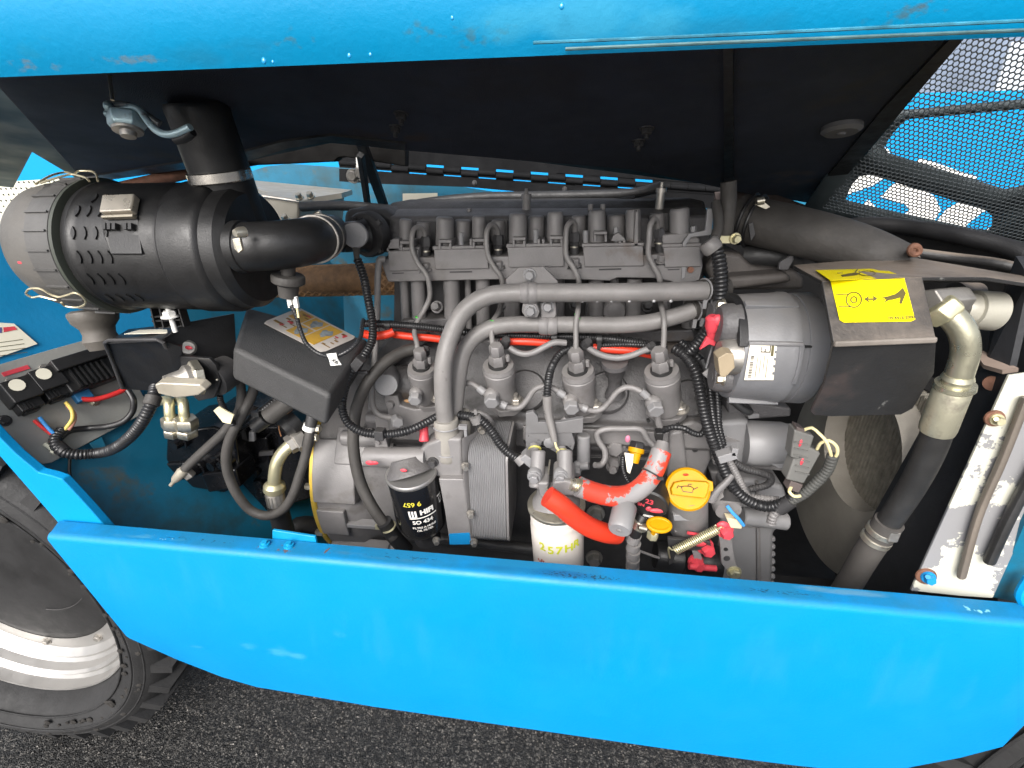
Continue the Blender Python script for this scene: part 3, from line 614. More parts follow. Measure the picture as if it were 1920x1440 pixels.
# cylinder columns under the head rail
cols = [(757, 8, .725), (783, 13, .72), (846, 15, .72), (877, 6, .74), (905, 13, .725), (960, 15, .725), (1004, 15, .725), (1050, 9, .735), (1118, 14, .725), (1152, 8, .735), (1190, 14, .725), (1250, 9, .735), (1296, 12, .73)]
for x, r, Y in cols:
    g = G(); a, b = P(x, 520, Y), P(x + (x - 1010) * -.02, 618, Y + .005); rr = r * S(x, 560, Y); g.cyl(a, b, rr, rr * 1.06, 18); obj('cylinder_column', g, GREY, eng)
g = G(); g.slab([(740, 500), (1320, 500), (1316, 640), (738, 640)], .765, .2); obj('cylinder_block', g, GREYD, eng)
g = G(); g.slab([(752, 600), (850, 596), (860, 616), (880, 640), (750, 640), (742, 616)], .712, .05); obj('column_foot', g, GREYC, eng, bev=.004)
g = G(); g.slab([(1098, 560), (1205, 556), (1212, 600), (1095, 606)], .735, .03); obj('boss_block', g, GREYC, eng, bev=.004)
g = G(); c = P(1151, 580, .735); r = 22 * S(1151, 580, .735); g.lathe(c, c + FR * .012, [(0, r), (.8, r * .96), (1, r * .86)], 32); g.lathe(c + FR * .012, c + FR * .0125, [(0, r * .6), (1, r * .55)], 24); obj('core_plug', g, GREY, eng)
for x, y, Y in ((820, 576, .718), (945, 573, .722), (1078, 572, .725), (1213, 574, .725)):
    g = G(); c = P(x, y, Y + .012); g.hex(c, V((0, -.85, .35)), 9 * S(x, y, Y), .016); obj('head_bolt', g, GREY if x < 900 else GREYD, eng)
g = G(); g.slab([(1162, 622), (1300, 618), (1304, 640), (1165, 645)], .72, .04); obj('tappet_cover', g, GREYC, eng, bev=.003)

# cylinder head
hd = obj('cylinder_head', sec([(.90, 380), (.90, 470), (.76, 520), (.755, 520), (.755, 438), (.76, 405), (.80, 392)], 748, 1296), GREYC, eng, bev=.005)
g = G(); g.slab([(712, 486), (757, 483), (1316, 476), (1318, 500), (1312, 526), (1292, 531), (1275, 541), (1258, 528), (1226, 522), (1158, 521), (1143, 527), (1100, 525), (950, 524), (727, 529)], .70, .045); obj('rail', g, GREY, hd, bev=.002)
for x0, x1, y0, dy in ((727, 784, 471, 0), (813, 914, 468, 0), (951, 1056, 464, 0), (1093, 1206, 463, 0), (1244, 1313, 464, 0)):
    g = G(); g.slab([(x0, y0), (x1, y0 - 2), (x1 + 2, y0 + 36), (x0 + 3, y0 + 38)], .695, .05); obj('front_pad', g, GREY, hd, bev=.0016)
    g = G(); g.slab([(x0 - 2, y0 - 6), (x1 + 2, y0 - 8), (x1 + 2, y0 - 1), (x0 - 2, y0 + 1)], .70, .04); obj('pad_lip', g, GREY, hd, bev=.001)
    g = G(); g.slab([(x0 + 30, y0 + 41), (x0 + 72, y0 + 40), (x0 + 72, y0 + 43), (x0 + 30, y0 + 44)] if x1 - x0 > 80 else [(x0 + 8, y0 + 41), (x0 + 30, y0 + 40), (x0 + 30, y0 + 42), (x0 + 8, y0 + 43)], .6995, .004); obj('cast_mark', g, GREYD, hd)
def boss(x, y0, y1, r, Y=.722):
    g = G(); a, b = P(x, y0, Y), P(x + (1010 - x) * -.0, y1, Y); rr = r * S(x, y0, Y)
    g.lathe(a, b, [(0, rr * .82), (.04, rr * .96), (.1, rr), (1, rr * 1.04)], 20); obj('bolt_boss', g, GREY, hd)
for x, y, r in ((761, 411, 12), (834, 407, 17), (898, 405, 13), (971, 400, 17), (1041, 397, 15), (1119, 394, 16), (1187, 392, 14), (1274, 390, 18)): boss(x, y, 468, r)
for x, y, r in ((868, 412, 16), (1005, 405, 16), (1155, 402, 17), (795, 416, 14), (935, 412, 14), (1085, 404, 14), (1232, 400, 14)): boss(x, y, 460, r, .745)
for x, y in ((762, 464), (834, 462), (898, 460), (973, 457), (1043, 455), (1126, 446)):
    w = 12.5; g = G(); k = 5
    for q in ([(x - w, y - 12), (x + w, y - 12), (x + w, y - 6), (x - w, y - 6)], [(x - w, y - 6), (x - w + k, y - 6), (x - w + k, y + 8), (x - w, y + 8)], [(x + w - k, y - 6), (x + w, y - 6), (x + w, y + 8), (x + w - k, y + 8)]): g.slab(q, .698, .03)
    obj('hold_down_bracket', g, GREY, hd, bev=.001)
    g = G(); g.hex(P(x + 1, y + 2, .722), FR, 6 * S(x, y, .71), .008, False); obj('bracket_bolt', g, GREYD, hd)
for x, y in ((865, 456), (1005, 450), (1155, 446), (1098, 452), (1300, 444), (737, 470)):
    g = G(); a, b = P(x, y - 13, .712), P(x, y + 14, .712); r = 5.5 * S(x, y, .71); g.cyl(a, b, r, n=10); g.lathe(a, a + UP * .005, [(0, r * 1.05), (1, r * .9)], 6); obj('cover_screw', g, GREYP, hd)
g = G(); g.slab([(735, 448), (748, 447), (750, 476), (728, 477), (727, 462)], .70, .03); obj('end_lug', g, GREY, hd, bev=.0015)
for x in (1008, 1016, 1160, 1168, 880): 
    g = G(); g.slab([(x, 448), (x + 5, 448), (x + 5, 470), (x, 470)], .702, .02); obj('rib', g, GREY, hd, bev=.001)
g = G(); g.slab([(1192, 396), (1197, 396), (1197, 466), (1188, 468)], .70, .02); obj('rib', g, GREY, hd, bev=.001)
g = G(); g.slab([(1177, 398), (1184, 398), (1182, 440), (1176, 440)], .715, .02); obj('rib', g, GREY, hd, bev=.001)
g = G(); g.slab([(1150, 441), (1160, 436), (1172, 447), (1172, 452), (1145, 452)], .70, .02); obj('lug', g, GREY, hd, bev=.001)
g = G(); g.slab([(1327, 391), (1339, 391), (1334, 441), (1296, 445), (1287, 458), (1286, 520), (1278, 524), (1280, 455), (1292, 438), (1322, 432)], .698, .006); obj('lifting_bracket', g, GREYP, hd, bev=.001)
g = G(); c = P(1295, 506, .6945); g.lathe(c + V((0, .004, 0)), c + FR * .0006, [(0, .0042), (1, .0042)], 16); obj('drilled_hole', g, RUST, hd)
g = G(); g.slab([(1240, 440), (1300, 436), (1312, 446), (1314, 466), (1244, 468)], .708, .04); obj('end_pad', g, GREY, hd, bev=.003)
# rocker cover behind, breather studs, bolts on top
obj('rocker_cover', sec([(.93, 372), (.93, 420), (.80, 430), (.80, 398), (.83, 378)], 730, 1300), GREYD, eng, bev=.006)
for x, y in ((987, 382), (1236, 372)):
    g = G(); a = P(x, y + 20, .80); r = 8 * S(x, y, .8); g.cyl(a, a + UP * .03, r, n=14); g.lathe(a + UP * .024, a + UP * .03, [(0, r * 1.25), (1, r * 1.2)], 14); g.lathe(a + UP * .03, a + UP * .038, [(0, r * .5), (1, r * .4)], 10); obj('banjo_fitting', g, GREY if x < 1000 else STEELD, eng)
for x, y in ((880, 398), (1107, 390), (1130, 390), (760, 408)):
    g = G(); a = P(x, y + 4, .79); g.hex(a, UP, 5 * S(x, y, .79), .009, False); obj('cover_bolt', g, GREY, eng)

# injectors sunk between the pads and their high pressure pipes
inj = [(799, 455, -2), (934, 452, 0), (1077, 447, 1), (1236, 440, 2)]
for x, y, k in inj:
    Y = .715
    g = G(); g.slab([(x - 17, y - 40), (x + 17, y - 40), (x + 17, y + 62), (x - 17, y + 62)], .742, .004); obj('injector_well_shade', g, GREYD, hd)  # dark grey liner and injector paint in the shade of the well
    g = G(); g.cyl(P(x, y + 12, Y), P(x + k, y + 45, Y), 9 * S(x, y, Y), 8 * S(x, y, Y), 14); o = obj('injector', g, GREYD, hd)
    g = G(); a = P(x, y - 12, Y); b = P(x, y + 12, Y); r = 11 * S(x, y, Y); g.lathe(a, b, [(0, r * .75), (.2, r * .98), (.75, r), (.8, r * .85), (1, r * .8)], 6, .4); obj('union_nut', g, GREYD, hd)
    g = G(); a = P(x, y + 14, Y - .0005); r = 8.5 * S(x, y, Y); g.lathe(a, a - UP * .002, [(0, r), (1, r)], 16); obj('washer', g, STEEL, hd)
    g = G(); g.slab([(x - 16, y + 60), (x + 16, y + 58), (x + 14, y + 44), (x - 10, y + 44)], .70, .03); obj('injector_clamp', g, GREYD, hd, bev=.001)
    g = G(); a = P(x + 2, y + 50, .702); g.hex(a, V((0, -.35, .9)), 8 * S(x, y, .7), .011, True); obj('clamp_bolt', g, GREY, hd)
pipes = [
    [(797, 446, .715), (795, 434, .712), (788, 426, .705), (778, 428, .698), (773, 440, .692), (773, 468, .688), (784, 494, .686), (800, 516, .684), (806, 545, .684), (805, 560, .684), (795, 582, .68), (784, 600, .67), (777, 622, .656), (782, 645, .64), (783, 660, .634)],
    [(934, 442, .715), (931, 428, .71), (922, 421, .702), (914, 430, .695), (912, 450, .69), (915, 478, .688), (926, 500, .686), (939, 518, .685), (943, 540, .69), (942, 562, .695), (935, 585, .67), (926, 600, .65), (922, 615, .642), (923, 640, .637), (926, 655, .634)],
    [(1078, 436, .715), (1077, 420, .708), (1070, 416, .70), (1063, 426, .694), (1061, 450, .69), (1062, 480, .688), (1075, 502, .686), (1084, 522, .685), (1086, 545, .69), (1085, 565, .68), (1083, 588, .65), (1080, 605, .644), (1080, 640, .636), (1080, 660, .632)],
    [(1233, 430, .715), (1231, 414, .708), (1225, 412, .70), (1219, 424, .694), (1217, 450, .69), (1216, 478, .688), (1226, 500, .686), (1236, 520, .685), (1238, 545, .69), (1238, 565, .68), (1241, 578, .66), (1245, 600, .645), (1245, 630, .638), (1243, 660, .632)]]
for i, pp in enumerate(pipes):
    g = G(); g.tube(PL(pp), 4.9 * S(1000, 550, .69), 10); o = obj('injection_pipe', g, TAUPE, eng, label='bent grey injection pipe')
for x, y, Y in ((784, 597, .672), (925, 603, .648), (1083, 592, .65)):
    for e in (0, 7):
        g = G(); c = P(x, y + e - 3, Y - .0); g.ring(c, UP, 5.2 * S(x, y, Y), .0007, 14, 6, .3 + e, 4.2 + e); obj('paint_mark', g, GREEN, eng)

# unit injection pumps on the sloping deck
def pump(cx, cy, s):
    Ya, Yb = .632, .655; k = S(cx, cy, Ya)
    def p(dx, dy, Y): return P(cx + dx * s, cy + dy * s, Y)
    base, top = p(8, 70, .658), p(0, 4, .638); ax = (top - base).normalized()
    g = G(); R0 = 31 * s * k
    g.lathe(base, top, [(0, R0 * .86), (.1, R0 * .93), (.62, R0 * .95), (.66, R0), (.86, R0), (.88, R0 * .94), (.91, R0), (1, R0 * .94)], 36)
    o = obj('injection_pump', g, GREY, eng)
    c = top + ax * .001
    g = G(); g.lathe(c - ax * .002, c + ax * .0025, [(0, R0 * .62), (1, R0 * .6)], 28); obj('gasket_ring', g, INK, o)
    n1 = c + ax * 0; h = 21 * s * k * 1.12
    g = G(); g.lathe(n1, n1 + ax * h, [(0, 15.5 * s * k), (.12, 16.5 * s * k), (.8, 16.5 * s * k), (1, 14 * s * k)], 6, .5); obj('delivery_nut', g, GREY, o, bev=.0006)
    n2 = n1 + ax * h; g = G(); g.lathe(n2, n2 + ax * h * .95, [(0, 13 * s * k), (.1, 14.2 * s * k), (.8, 14.2 * s * k), (1, 11.5 * s * k)], 6, .2); obj('union_nut', g, GREY, o, bev=.0006)
    g = G(); q = p(18, -8, .634); g.lathe(q - ax * .004, q + ax * .006, [(0, 4 * s * k), (.8, 4 * s * k), (1, 3 * s * k)], 12); obj('lock_pin', g, GREY, o)
    # flat machined front with its step, outlet lug
    g = G(); q = [p(-10, 34, .634), p(12, 34, .634), p(12, 56, .639), p(-13, 52, .639)]; g.prism(q, V((0, .02, 0))); obj('flat_face', g, GREYP, o, bev=.001)
    g = G(); q = [p(-18, 44, .634), p(8, 49, .632), p(8, 55, .633), p(-18, 50, .635)]; g.prism(q, V((0, .02, 0))); obj('step', g, GREYP, o, bev=.0008)
    # foot with stud and nut on each side
    g = G(); q = [p(-26, 70, .668), p(2, 92, .652), p(30, 90, .652), p(46, 78, .66), p(38, 58, .672), p(10, 48, .69)]; g.prism(q, V((0, .004, -.012))); obj('foot', g, GREY, o, bev=.0015)
    q = p(34, 72, .648); g = G(); g.hex(q, ax, 11.5 * s * k, .008); g.lathe(q, q + ax * .015, [(0, 6 * s * k), (1, 4.5 * s * k)], 12); obj('foot_nut', g, STEELD, o)
    g = G(); q = p(-30, 50, .685); g.hex(q, ax, 7 * s * k, .006); obj('foot_nut', g, GREYP, o)
    # banjo with its hexagon head towards the viewer
    q = p(-12, 66, .622); d = (V((.12, -.9, -.28))).normalized()
    g = G(); g.ball(q - d * .006, 15.5 * s * k, 18); g.lathe(q - d * .03, q, [(0, 9 * s * k), (1, 12 * s * k)], 16); obj('banjo_eye', g, GREY, o)
    g = G(); g.lathe(q + d * .002, q + d * .013, [(0, 14.5 * s * k), (.85, 14.5 * s * k), (1, 12.5 * s * k)], 6, .4); obj('banjo_bolt', g, GREYP, o, bev=.0006)
    return o
pump(790, 684, .88); pump(934, 680, 1.0); pump(1083, 690, 1.03); pump(1240, 690, 1.08)

# low pressure fuel line weaving between the banjos, leak-off line above
def fline(pts, r=5.6, m=GREY, name='fuel_line', par=None):
    g = G(); g.tube(PL(pts), r * S(1000, 740, .63), 10); return obj(name, g, m, par or eng)
fline([(822, 752, .645), (838, 760, .642), (852, 756, .64), (860, 738, .638), (868, 722, .637), (880, 718, .636), (893, 724, .633), (905, 734, .628), (918, 744, .625)])
fline([(925, 750, .625), (940, 758, .627), (958, 765, .63), (975, 764, .632), (990, 748, .634), (1002, 731, .635), (1018, 724, .635), (1036, 728, .632), (1052, 738, .628), (1066, 750, .624)])
fline([(1076, 756, .624), (1092, 764, .627), (1110, 770, .63), (1126, 768, .632), (1142, 754, .634), (1158, 734, .635), (1176, 726, .635), (1194, 730, .632), (1210, 740, .628), (1222, 752, .624)])
fline([(1232, 770, .628), (1234, 790, .63), (1238, 805, .63)], 6.5)
for x0, y0, x1, y1 in ((897, 727, 908, 736), (939, 757, 950, 762), (1046, 734, 1058, 742), (1090, 763, 1101, 768), (1202, 734, 1214, 744)):
    g = G(); g.cyl(P(x0, y0, .6285), P(x1, y1, .6265), 7.6 * S(x0, y0, .628), n=14); obj('line_ferrule', g, GREYP, eng)
fline([(895, 639, .66), (915, 639, .658), (935, 641, .655)], 4.5)
fline([(955, 652, .65), (968, 660, .648), (985, 664, .646), (1003, 660, .646), (1022, 650, .648), (1040, 642, .65), (1062, 643, .652)], 6)
fline([(1100, 650, .65), (1115, 660, .648), (1135, 668, .646), (1160, 671, .645), (1185, 666, .645), (1205, 658, .646), (1228, 652, .648)], 6)
for x, y in ((946, 645), (1097, 648), (796, 662), (1215, 655)):
    g = G(); q = P(x, y, .652); d = V((.3, -.6, .75)).normalized(); g.ball(q, 10 * S(x, y, .65), 14); g.lathe(q, q + d * .014, [(0, 9 * S(x, y, .65)), (.85, 9 * S(x, y, .65)), (1, 7 * S(x, y, .65))], 6); obj('leak_off_banjo', g, GREYD, eng)
# lifting eye boss between pumps three and four
g = G(); a, b = P(1153, 676, .66), P(1153, 738, .685); k = S(1153, 690, .67)
g.lathe(a, b, [(0, 24 * k), (.1, 25 * k), (.16, 20 * k), (.38, 18 * k), (.5, 13 * k), (.8, 13 * k), (1, 20 * k)], 24); obj('filler_boss', g, GREYC, eng)
# domed plug and corner plate at the left end
g = G(); c = P(724, 722, .64); d = (CAM - c).normalized() + V((-.1, 0, -.3)); d.normalize(); k = S(722, 722, .64)
g.lathe(c - d * .05, c, [(0, 24 * k), (.94, 22.5 * k), (1, 20.5 * k)], 36); obj('blanking_plug', g, GREYP, eng)
g = G(); c = P(760, 720, .70); g.ball(c, 45 * k, 20, (1, .8, .9)); obj('corner_swell', g, GREYC, eng)
g = G(); g.slab([(719, 749), (722, 742), (745, 742), (750, 760), (775, 767), (826, 767), (826, 800), (728, 806), (726, 770)], .655, .03); obj('corner_plate', g, GREY, eng, bev=.003)
g = G(); c = P(733, 757, .655); g.lathe(c, c + FR * .006, [(0, 8 * k), (1, 7 * k)], 16); g.lathe(c + FR * .006, c + FR * .0064, [(0, 3.5 * k), (1, 3.5 * k)], 6); obj('socket_screw', g, GREY, eng)
g = G(); g.ball(P(768, 752, .652), 8 * k, 8, (1.5, .5, .5)); obj('sealant_blob', g, mat('amber_sealant', (.35, .2, .09), .5), eng)
fline([(722, 487, .69), (713, 486, .688), (709, 510, .685), (707, 600, .67), (702, 680, .65), (698, 730, .64), (699, 760, .636), (709, 776, .634), (726, 782, .632), (740, 784, .631)], 6.2, TAUPE)
g = G(); q = P(743, 787, .63); d = V((.45, -.8, .1)).normalized(); g.ball(q, 11 * k, 14); g.lathe(q, q + d * .016, [(0, 12 * k), (.85, 12 * k), (1, 10 * k)], 6); obj('banjo_bolt', g, GREYP, eng, bev=.0006)
g = G(); g.slab([(700, 672), (722, 640), (745, 622), (800, 622), (806, 640), (770, 660), (735, 690), (712, 700)], .70, .05); obj('corner_wing', g, GREYC, eng, bev=.004)

# coolant pipes across the engine and down to the cooler, with clamps
def pipe(pts, rpx, m, name, par=None, ref=.64, n=18):
    g = G(); g.tube(PL(pts), rpx * S(1000, 600, ref), n); return obj(name, g, m, par or eng)
cp = pipe([(1322, 545, .65), (1290, 546, .645), (1200, 548, .64), (1100, 549, .637), (1000, 549, .635), (950, 550, .633), (915, 555, .63), (885, 570, .625), (862, 594, .615), (847, 625, .605), (837, 655, .595), (831, 690, .588), (831, 740, .585), (836, 800, .582)], 16.8, TAUPE, 'coolant_pipe')
cp2 = pipe([(1300, 582, .665), (1270, 592, .662), (1220, 604, .66), (1170, 609, .658), (1100, 609, .656), (1000, 608, .654), (950, 609, .652), (915, 616, .648), (890, 632, .642), (872, 655, .634), (862, 690, .625), (857, 730, .618), (852, 775, .61)], 16, TAUPE, 'coolant_pipe')
for x, y, Y, x2, y2 in ((1318, 545, .652, 1338, 541), (1300, 582, .666, 1316, 574)):
    a, b = P(x - 8, y, Y), P(x2 + 22, y2, Y + .02); k = S(x, y, Y)
    g = G(); g.cyl(a, b, 20 * k, 22 * k, 22, .001); obj('hose_end', g, RUBBERG, eng)
    for t in (.2, .5):
        q = a.lerp(b, t); g = G(); g.ring(q, b - a, 21 * k, .0014, 22, 6); g.box(q + V((.0, -.012, -22 * k)), .005, .004, .012); obj('spring_clamp', g, GREYP, eng)
# clamps
def pclamp(x, y, Y, rpx, w):
    a, b = P(x - w / 2, y, Y), P(x + w / 2, y, Y); k = S(x, y, Y); g = G()
    g.lathe(a, b, [(0, rpx * k), (.2, (rpx + 2.2) * k), (.45, (rpx + 2.2) * k), (.5, (rpx + 1) * k), (.55, (rpx + 2.2) * k), (.8, (rpx + 2.2) * k), (1, rpx * k)], 24); return g
o = obj('pipe_clamp', pclamp(992, 549, .635, 18, 32), GREY, eng)
g = G(); g.slab([(948, 524), (972, 502), (1020, 500), (1046, 528), (1046, 538), (950, 538)], .652, .005); obj('bracket_plate', g, GREY, o, bev=.001)
g = G(); g.hex(P(993, 515, .652), FR, 9.5 * S(993, 515, .65), .009); obj('clamp_bolt', g, GREYP, o)
g = G(); g.slab([(980, 568), (1006, 568), (1012, 585), (1008, 596), (985, 596), (978, 585)], .632, .014); obj('clamp_ear', g, GREY, o, bev=.002)
g = G(); g.hex(P(995, 582, .632), FR, 9.5 * S(993, 515, .63), .009); obj('clamp_bolt', g, GREYP, o)
o = obj('pipe_clamp', pclamp(1028, 609, .654, 17.5, 34), GREY, eng)
g = G(); g.slab([(1012, 566), (1042, 566), (1044, 590), (1040, 597), (1014, 597)], .645, .012); obj('clamp_ear', g, GREY, o, bev=.002)
g = G(); g.hex(P(1027, 574, .645), FR, 9.5 * S(993, 515, .64), .009); obj('clamp_bolt', g, GREYP, o)
# rubber joint on the falling pipe
a, b = P(836, 786, .5825), P(842, 860, .580); k = S(840, 820, .58); g = G()
SLEEVE = mat('putty_rubber', (.25, .235, .21), .6, 0, .15, 20, .4, 250)
g.lathe(a, b, [(0, 22 * k), (.04, 23.5 * k), (.2, 23 * k), (.24, 21.8 * k), (.3, 22.5 * k), (.72, 22.5 * k), (.76, 21.8 * k), (.8, 23 * k), (.96, 23 * k), (1, 21 * k)], 28); o = obj('rubber_joint', g, SLEEVE, eng)
for t in (.16, .8):
    q = a.lerp(b, t); g = G(); g.ring(q, b - a, 23.6 * k, .0012, 26, 6); g.box(q + V((.026, -.008, .004)), .012, .006, .006); g.box(q + V((.03, -.01, -.006)), .004, .006, .014); obj('spring_clamp', g, GREYP, o)
g = G(); g.cyl(P(842, 850, .58), P(843, 886, .58), 19.5 * k, n=22); obj('pipe_stub', g, GREY, eng)
g = G(); a, b = P(866, 770, .615), P(868, 838, .61); g.cyl(a, b, 17 * k, n=20, bev=.002); o = obj('rubber_joint', g, SLEEVE, eng)
for t in (.15, .75):
    q = a.lerp(b, t); g = G(); g.ring(q, b - a, 18 * k, .0012, 20, 6); g.box(q + V((.02, -.006, .004)), .012, .006, .006); obj('spring_clamp', g, GREYP, o)

# bell housing and the gold ring of its flange
def circ_x(p1, p2, p3):
    """circle in the plane across the machine through the point p1's X, seen through three photo points"""
    A_, B_, C_ = [np.array([q.y, q.z]) for q in (p1, p2, p3)]
    M = np.array([B_ - A_, C_ - A_]) * 2; r = np.array([B_ @ B_ - A_ @ A_, C_ @ C_ - A_ @ A_]); c = np.linalg.solve(M, r); return c, np.linalg.norm(A_ - c)
x0 = P(578, 880, .635).x; (cy_, cz_), rad = circ_x(P(578, 880, .635), PX(599, 762, x0), PX(607, 1012, x0)); print('bell', cy_, cz_, rad)
cc = V((x0, cy_, cz_)); g = G(); g.lathe(cc, cc + RT * .010, [(0, rad - .002), (.2, rad), (.8, rad), (1, rad - .002)], 96); obj('flange_ring', g, GOLD, eng, label='thin gold painted flange ring')
g = G(); r1 = rad * .985; L = .135
g.lathe(cc + RT * .0105, cc + RT * L, [(0, r1), (.5, r1 * .99), (.62, r1 * .93), (1, r1 * .86)], 96); bell = obj('bell_housing', g, GREY, eng)
def bp(ang, t, dr=0.): return cc + V((.0105 + t, -math.cos(R(ang)) * (r1 + dr), math.sin(R(ang)) * (r1 + dr)))
for a0, a1, t0, t1, dr in ((8, 40, .0, .075, .012), (-14, 3, .0, .05, .008), (28, 46, .04, .10, .016), (-42, -26, .0, .11, .01)):
    g = G(); n_ = 10; arc = [bp(a0 + (a1 - a0) * i / n_, t0, dr) for i in range(n_ + 1)] + [bp(a1 - (a1 - a0) * i / n_, t0, -.01) for i in range(n_ + 1)]
    g.prism(arc, RT * (t1 - t0)); obj('cast_pad', g, GREY, bell, bev=.003)
for a0 in (-30, -8):
    g = G(); arc = [bp(a0, .01, .006), bp(a0 + 2.5, .01, .006), bp(a0 + 2.5, .01, -.01), bp(a0, .01, -.01)]; g.prism(arc, RT * .11); obj('rib', g, GREYP, bell, bev=.001)
g = G(); g.slab([(760, 836), (792, 830), (800, 760), (690, 772), (680, 800), (690, 852)], .69, .05); obj('adapter_plate', g, GREYC, eng, bev=.005)
for x, y in ((575, 912), (587, 803), (595, 998), (582, 820)):
    g = G(); q = P(x, y, .63); g.hex(q + RT * .012, -RT, 7 * S(x, y, .63), .014, False); obj('flange_bolt', g, STEEL, eng)
for px, py, r in ((660, 820, 17), (690, 862, 13)):
    g = G(); g.cyl(P(px - 20, py, .645), P(px + 70, py + 6, .65), r * k, n=18, bev=.003); obj('starter_barrel', g, GREY, eng)

# timing case, thermostat housing and end castings on the right
g = G(); g.slab([(1300, 790), (1328, 800), (1335, 862), (1318, 900), (1262, 880), (1250, 830), (1272, 800)], .665, .05); obj('filler_neck_casting', g, GREY, eng, bev=.006)
g = G(); g.slab([(1256, 812), (1282, 806), (1292, 900), (1250, 905)], .645, .03); obj('casting_rib', g, GREY, eng, bev=.006)
g = G(); c = P(1303, 843, .664); g.lathe(c + V((0, .004, 0)), c + FR * .0008, [(0, .0045), (1, .0045)], 14); obj('drilled_hole', g, INK, eng)
g = G(); g.slab([(1352, 905), (1405, 898), (1470, 912), (1476, 930), (1474, 985), (1452, 1000), (1448, 1110), (1338, 1110), (1350, 1000)], .66, .12); tcase = obj('timing_case', g, GREYP, eng, bev=.008, seg=3)
for q in ([(1418, 906), (1424, 906), (1428, 1100), (1420, 1100)], [(1380, 985), (1446, 985), (1446, 991), (1380, 991)], [(1400, 940), (1470, 944), (1470, 950), (1400, 946)]):
    g = G(); g.slab(q, .655, .01); obj('joint_ridge', g, GREY, tcase, bev=.001)
g = G(); g.cyl(P(1392, 968, .64), P(1476, 978, .64), 16 * S(1400, 970, .64), n=20, bev=.002); obj('oil_gallery', g, GREYP, tcase)
for i in range(7):
    g = G(); q = P(1447, 1010 + i * 14, .67); g.ball(q, .006, 8); obj('edge_knuckle', g, GREYP, tcase)
g = G(); g.slab([(1335, 862), (1470, 874), (1472, 884), (1338, 872)], .665, .05); obj('shelf', g, GREY, eng, bev=.002)
g = G(); g.slab([(1330, 884), (1450, 888), (1456, 906), (1340, 915)], .69, .05); obj('casting_block', g, GREY, eng, bev=.004)
o = None
g = G(); g.slab([(1345, 792), (1400, 788), (1412, 800), (1416, 880), (1395, 884), (1360, 870), (1340, 850), (1336, 812)], .655, .06); th = obj('thermostat_housing', g, GREYP, eng, bev=.008, seg=3)  # pale grey puts the nearer light into these castings' colour
g = G(); a, b = P(1395, 830, .655), P(1488, 832, .65); k2 = S(1440, 830, .65); g.lathe(a, b, [(0, 40 * k2), (.1, 43 * k2), (.75, 41 * k2), (.85, 38 * k2), (1, 37 * k2)], 28); obj('outlet_barrel', g, GREYP, th, ang=30)
g = G(); g.slab([(1424, 835), (1452, 836), (1476, 852), (1476, 876), (1460, 880), (1440, 868), (1428, 850)], .625, .01); obj('wing_lug', g, GREYP, th, bev=.002)
g = G(); g.slab([(1444, 853), (1464, 856), (1466, 861), (1448, 863), (1442, 859)], .6245, .003); obj('lug_slot', g, WHITE, th)
g = G(); g.slab([(1350, 815), (1390, 828), (1352, 830)], .6535, .004); obj('lug_rib', g, GREY, th, bev=.001)
g = G(); g.slab([(1360, 752), (1430, 758), (1484, 766), (1484, 782), (1370, 790)], .68, .05); obj('bracket_arm', g, GREYC, eng, bev=.004)
g = G(); g.slab([(1402, 776), (1424, 776), (1424, 784), (1404, 786)], .672, .01); obj('bracket_foot', g, GREYP, eng, bev=.001)
g = G(); g.slab([(1322, 500), (1345, 470), (1390, 475), (1412, 500), (1490, 505), (1510, 520), (1510, 545), (1350, 545), (1330, 520)], .72, .1); obj('front_bracket', g, mat('warm_cast', (.095, .085, .078), .55, 0, .2, 10, .6, 250), eng, bev=.008, seg=3)
g = G(); g.slab([(1360, 520), (1480, 512), (1490, 530), (1370, 545)], .69, .04); obj('bracket_rib', g, MATS['warm_cast'], eng, bev=.008)
# bolts on the lower right of the block
for x, y, r, Y in ((1152, 836, 16, .655), (1150, 862, 11, .655), (1148, 874, 9, .65), (1117, 962, 13, .66), (1114, 1045, 12, .65), (1022, 972, 9, .66)):
    g = G(); g.hex(P(x, y, Y + .01), V((0, -.95, .1)), r * S(x, y, Y), .016); obj('block_bolt', g, STEELD if y > 900 else GREY, eng)
g = G(); g.slab([(1135, 816), (1175, 822), (1180, 850), (1172, 878), (1140, 872)], .668, .03); obj('bolt_pad', g, GREY, eng, bev=.004)
fline([(1115, 872, .61), (1126, 872, .615), (1134, 862, .62), (1134, 845, .625), (1122, 826, .63), (1120, 812, .632), (1134, 805, .632), (1170, 804, .632), (1202, 806, .632), (1214, 824, .63), (1228, 838, .625)], 6.0)
fline([(868, 784, .62), (885, 774, .62), (905, 776, .62), (918, 786, .62), (926, 800, .64)], 5)
g = G(); g.cyl(P(1094, 815, .625), P(1094, 868, .625), 13 * k, n=18, bev=.002); g.hex(P(1082, 878, .615), V((0, -.9, -.3)), 8 * k, .012); g.ball(P(1084, 873, .62), 11 * k, 14); obj('line_union', g, GREYP, eng)
g = G(); g.cyl(P(1088, 874, .617), P(1104, 873, .615), 8 * k, n=12); obj('line_ferrule', g, GREYP, eng)
g = G(); g.cyl(P(722, 998, .67), P(1000, 1030, .67), 14 * k, n=12); obj('sump_edge', g, GREYD, eng)

g = G()
for x in (1092, 1120, 1146, 1180, 1226, 1258): g.ball(P(x, 564.5, .632), .0022, 8, (1.2, 1, 1))
obj('water_drop', g, mat('clear_drop', (.25, .25, .25), .1, 0, .02), cp, kind='stuff')
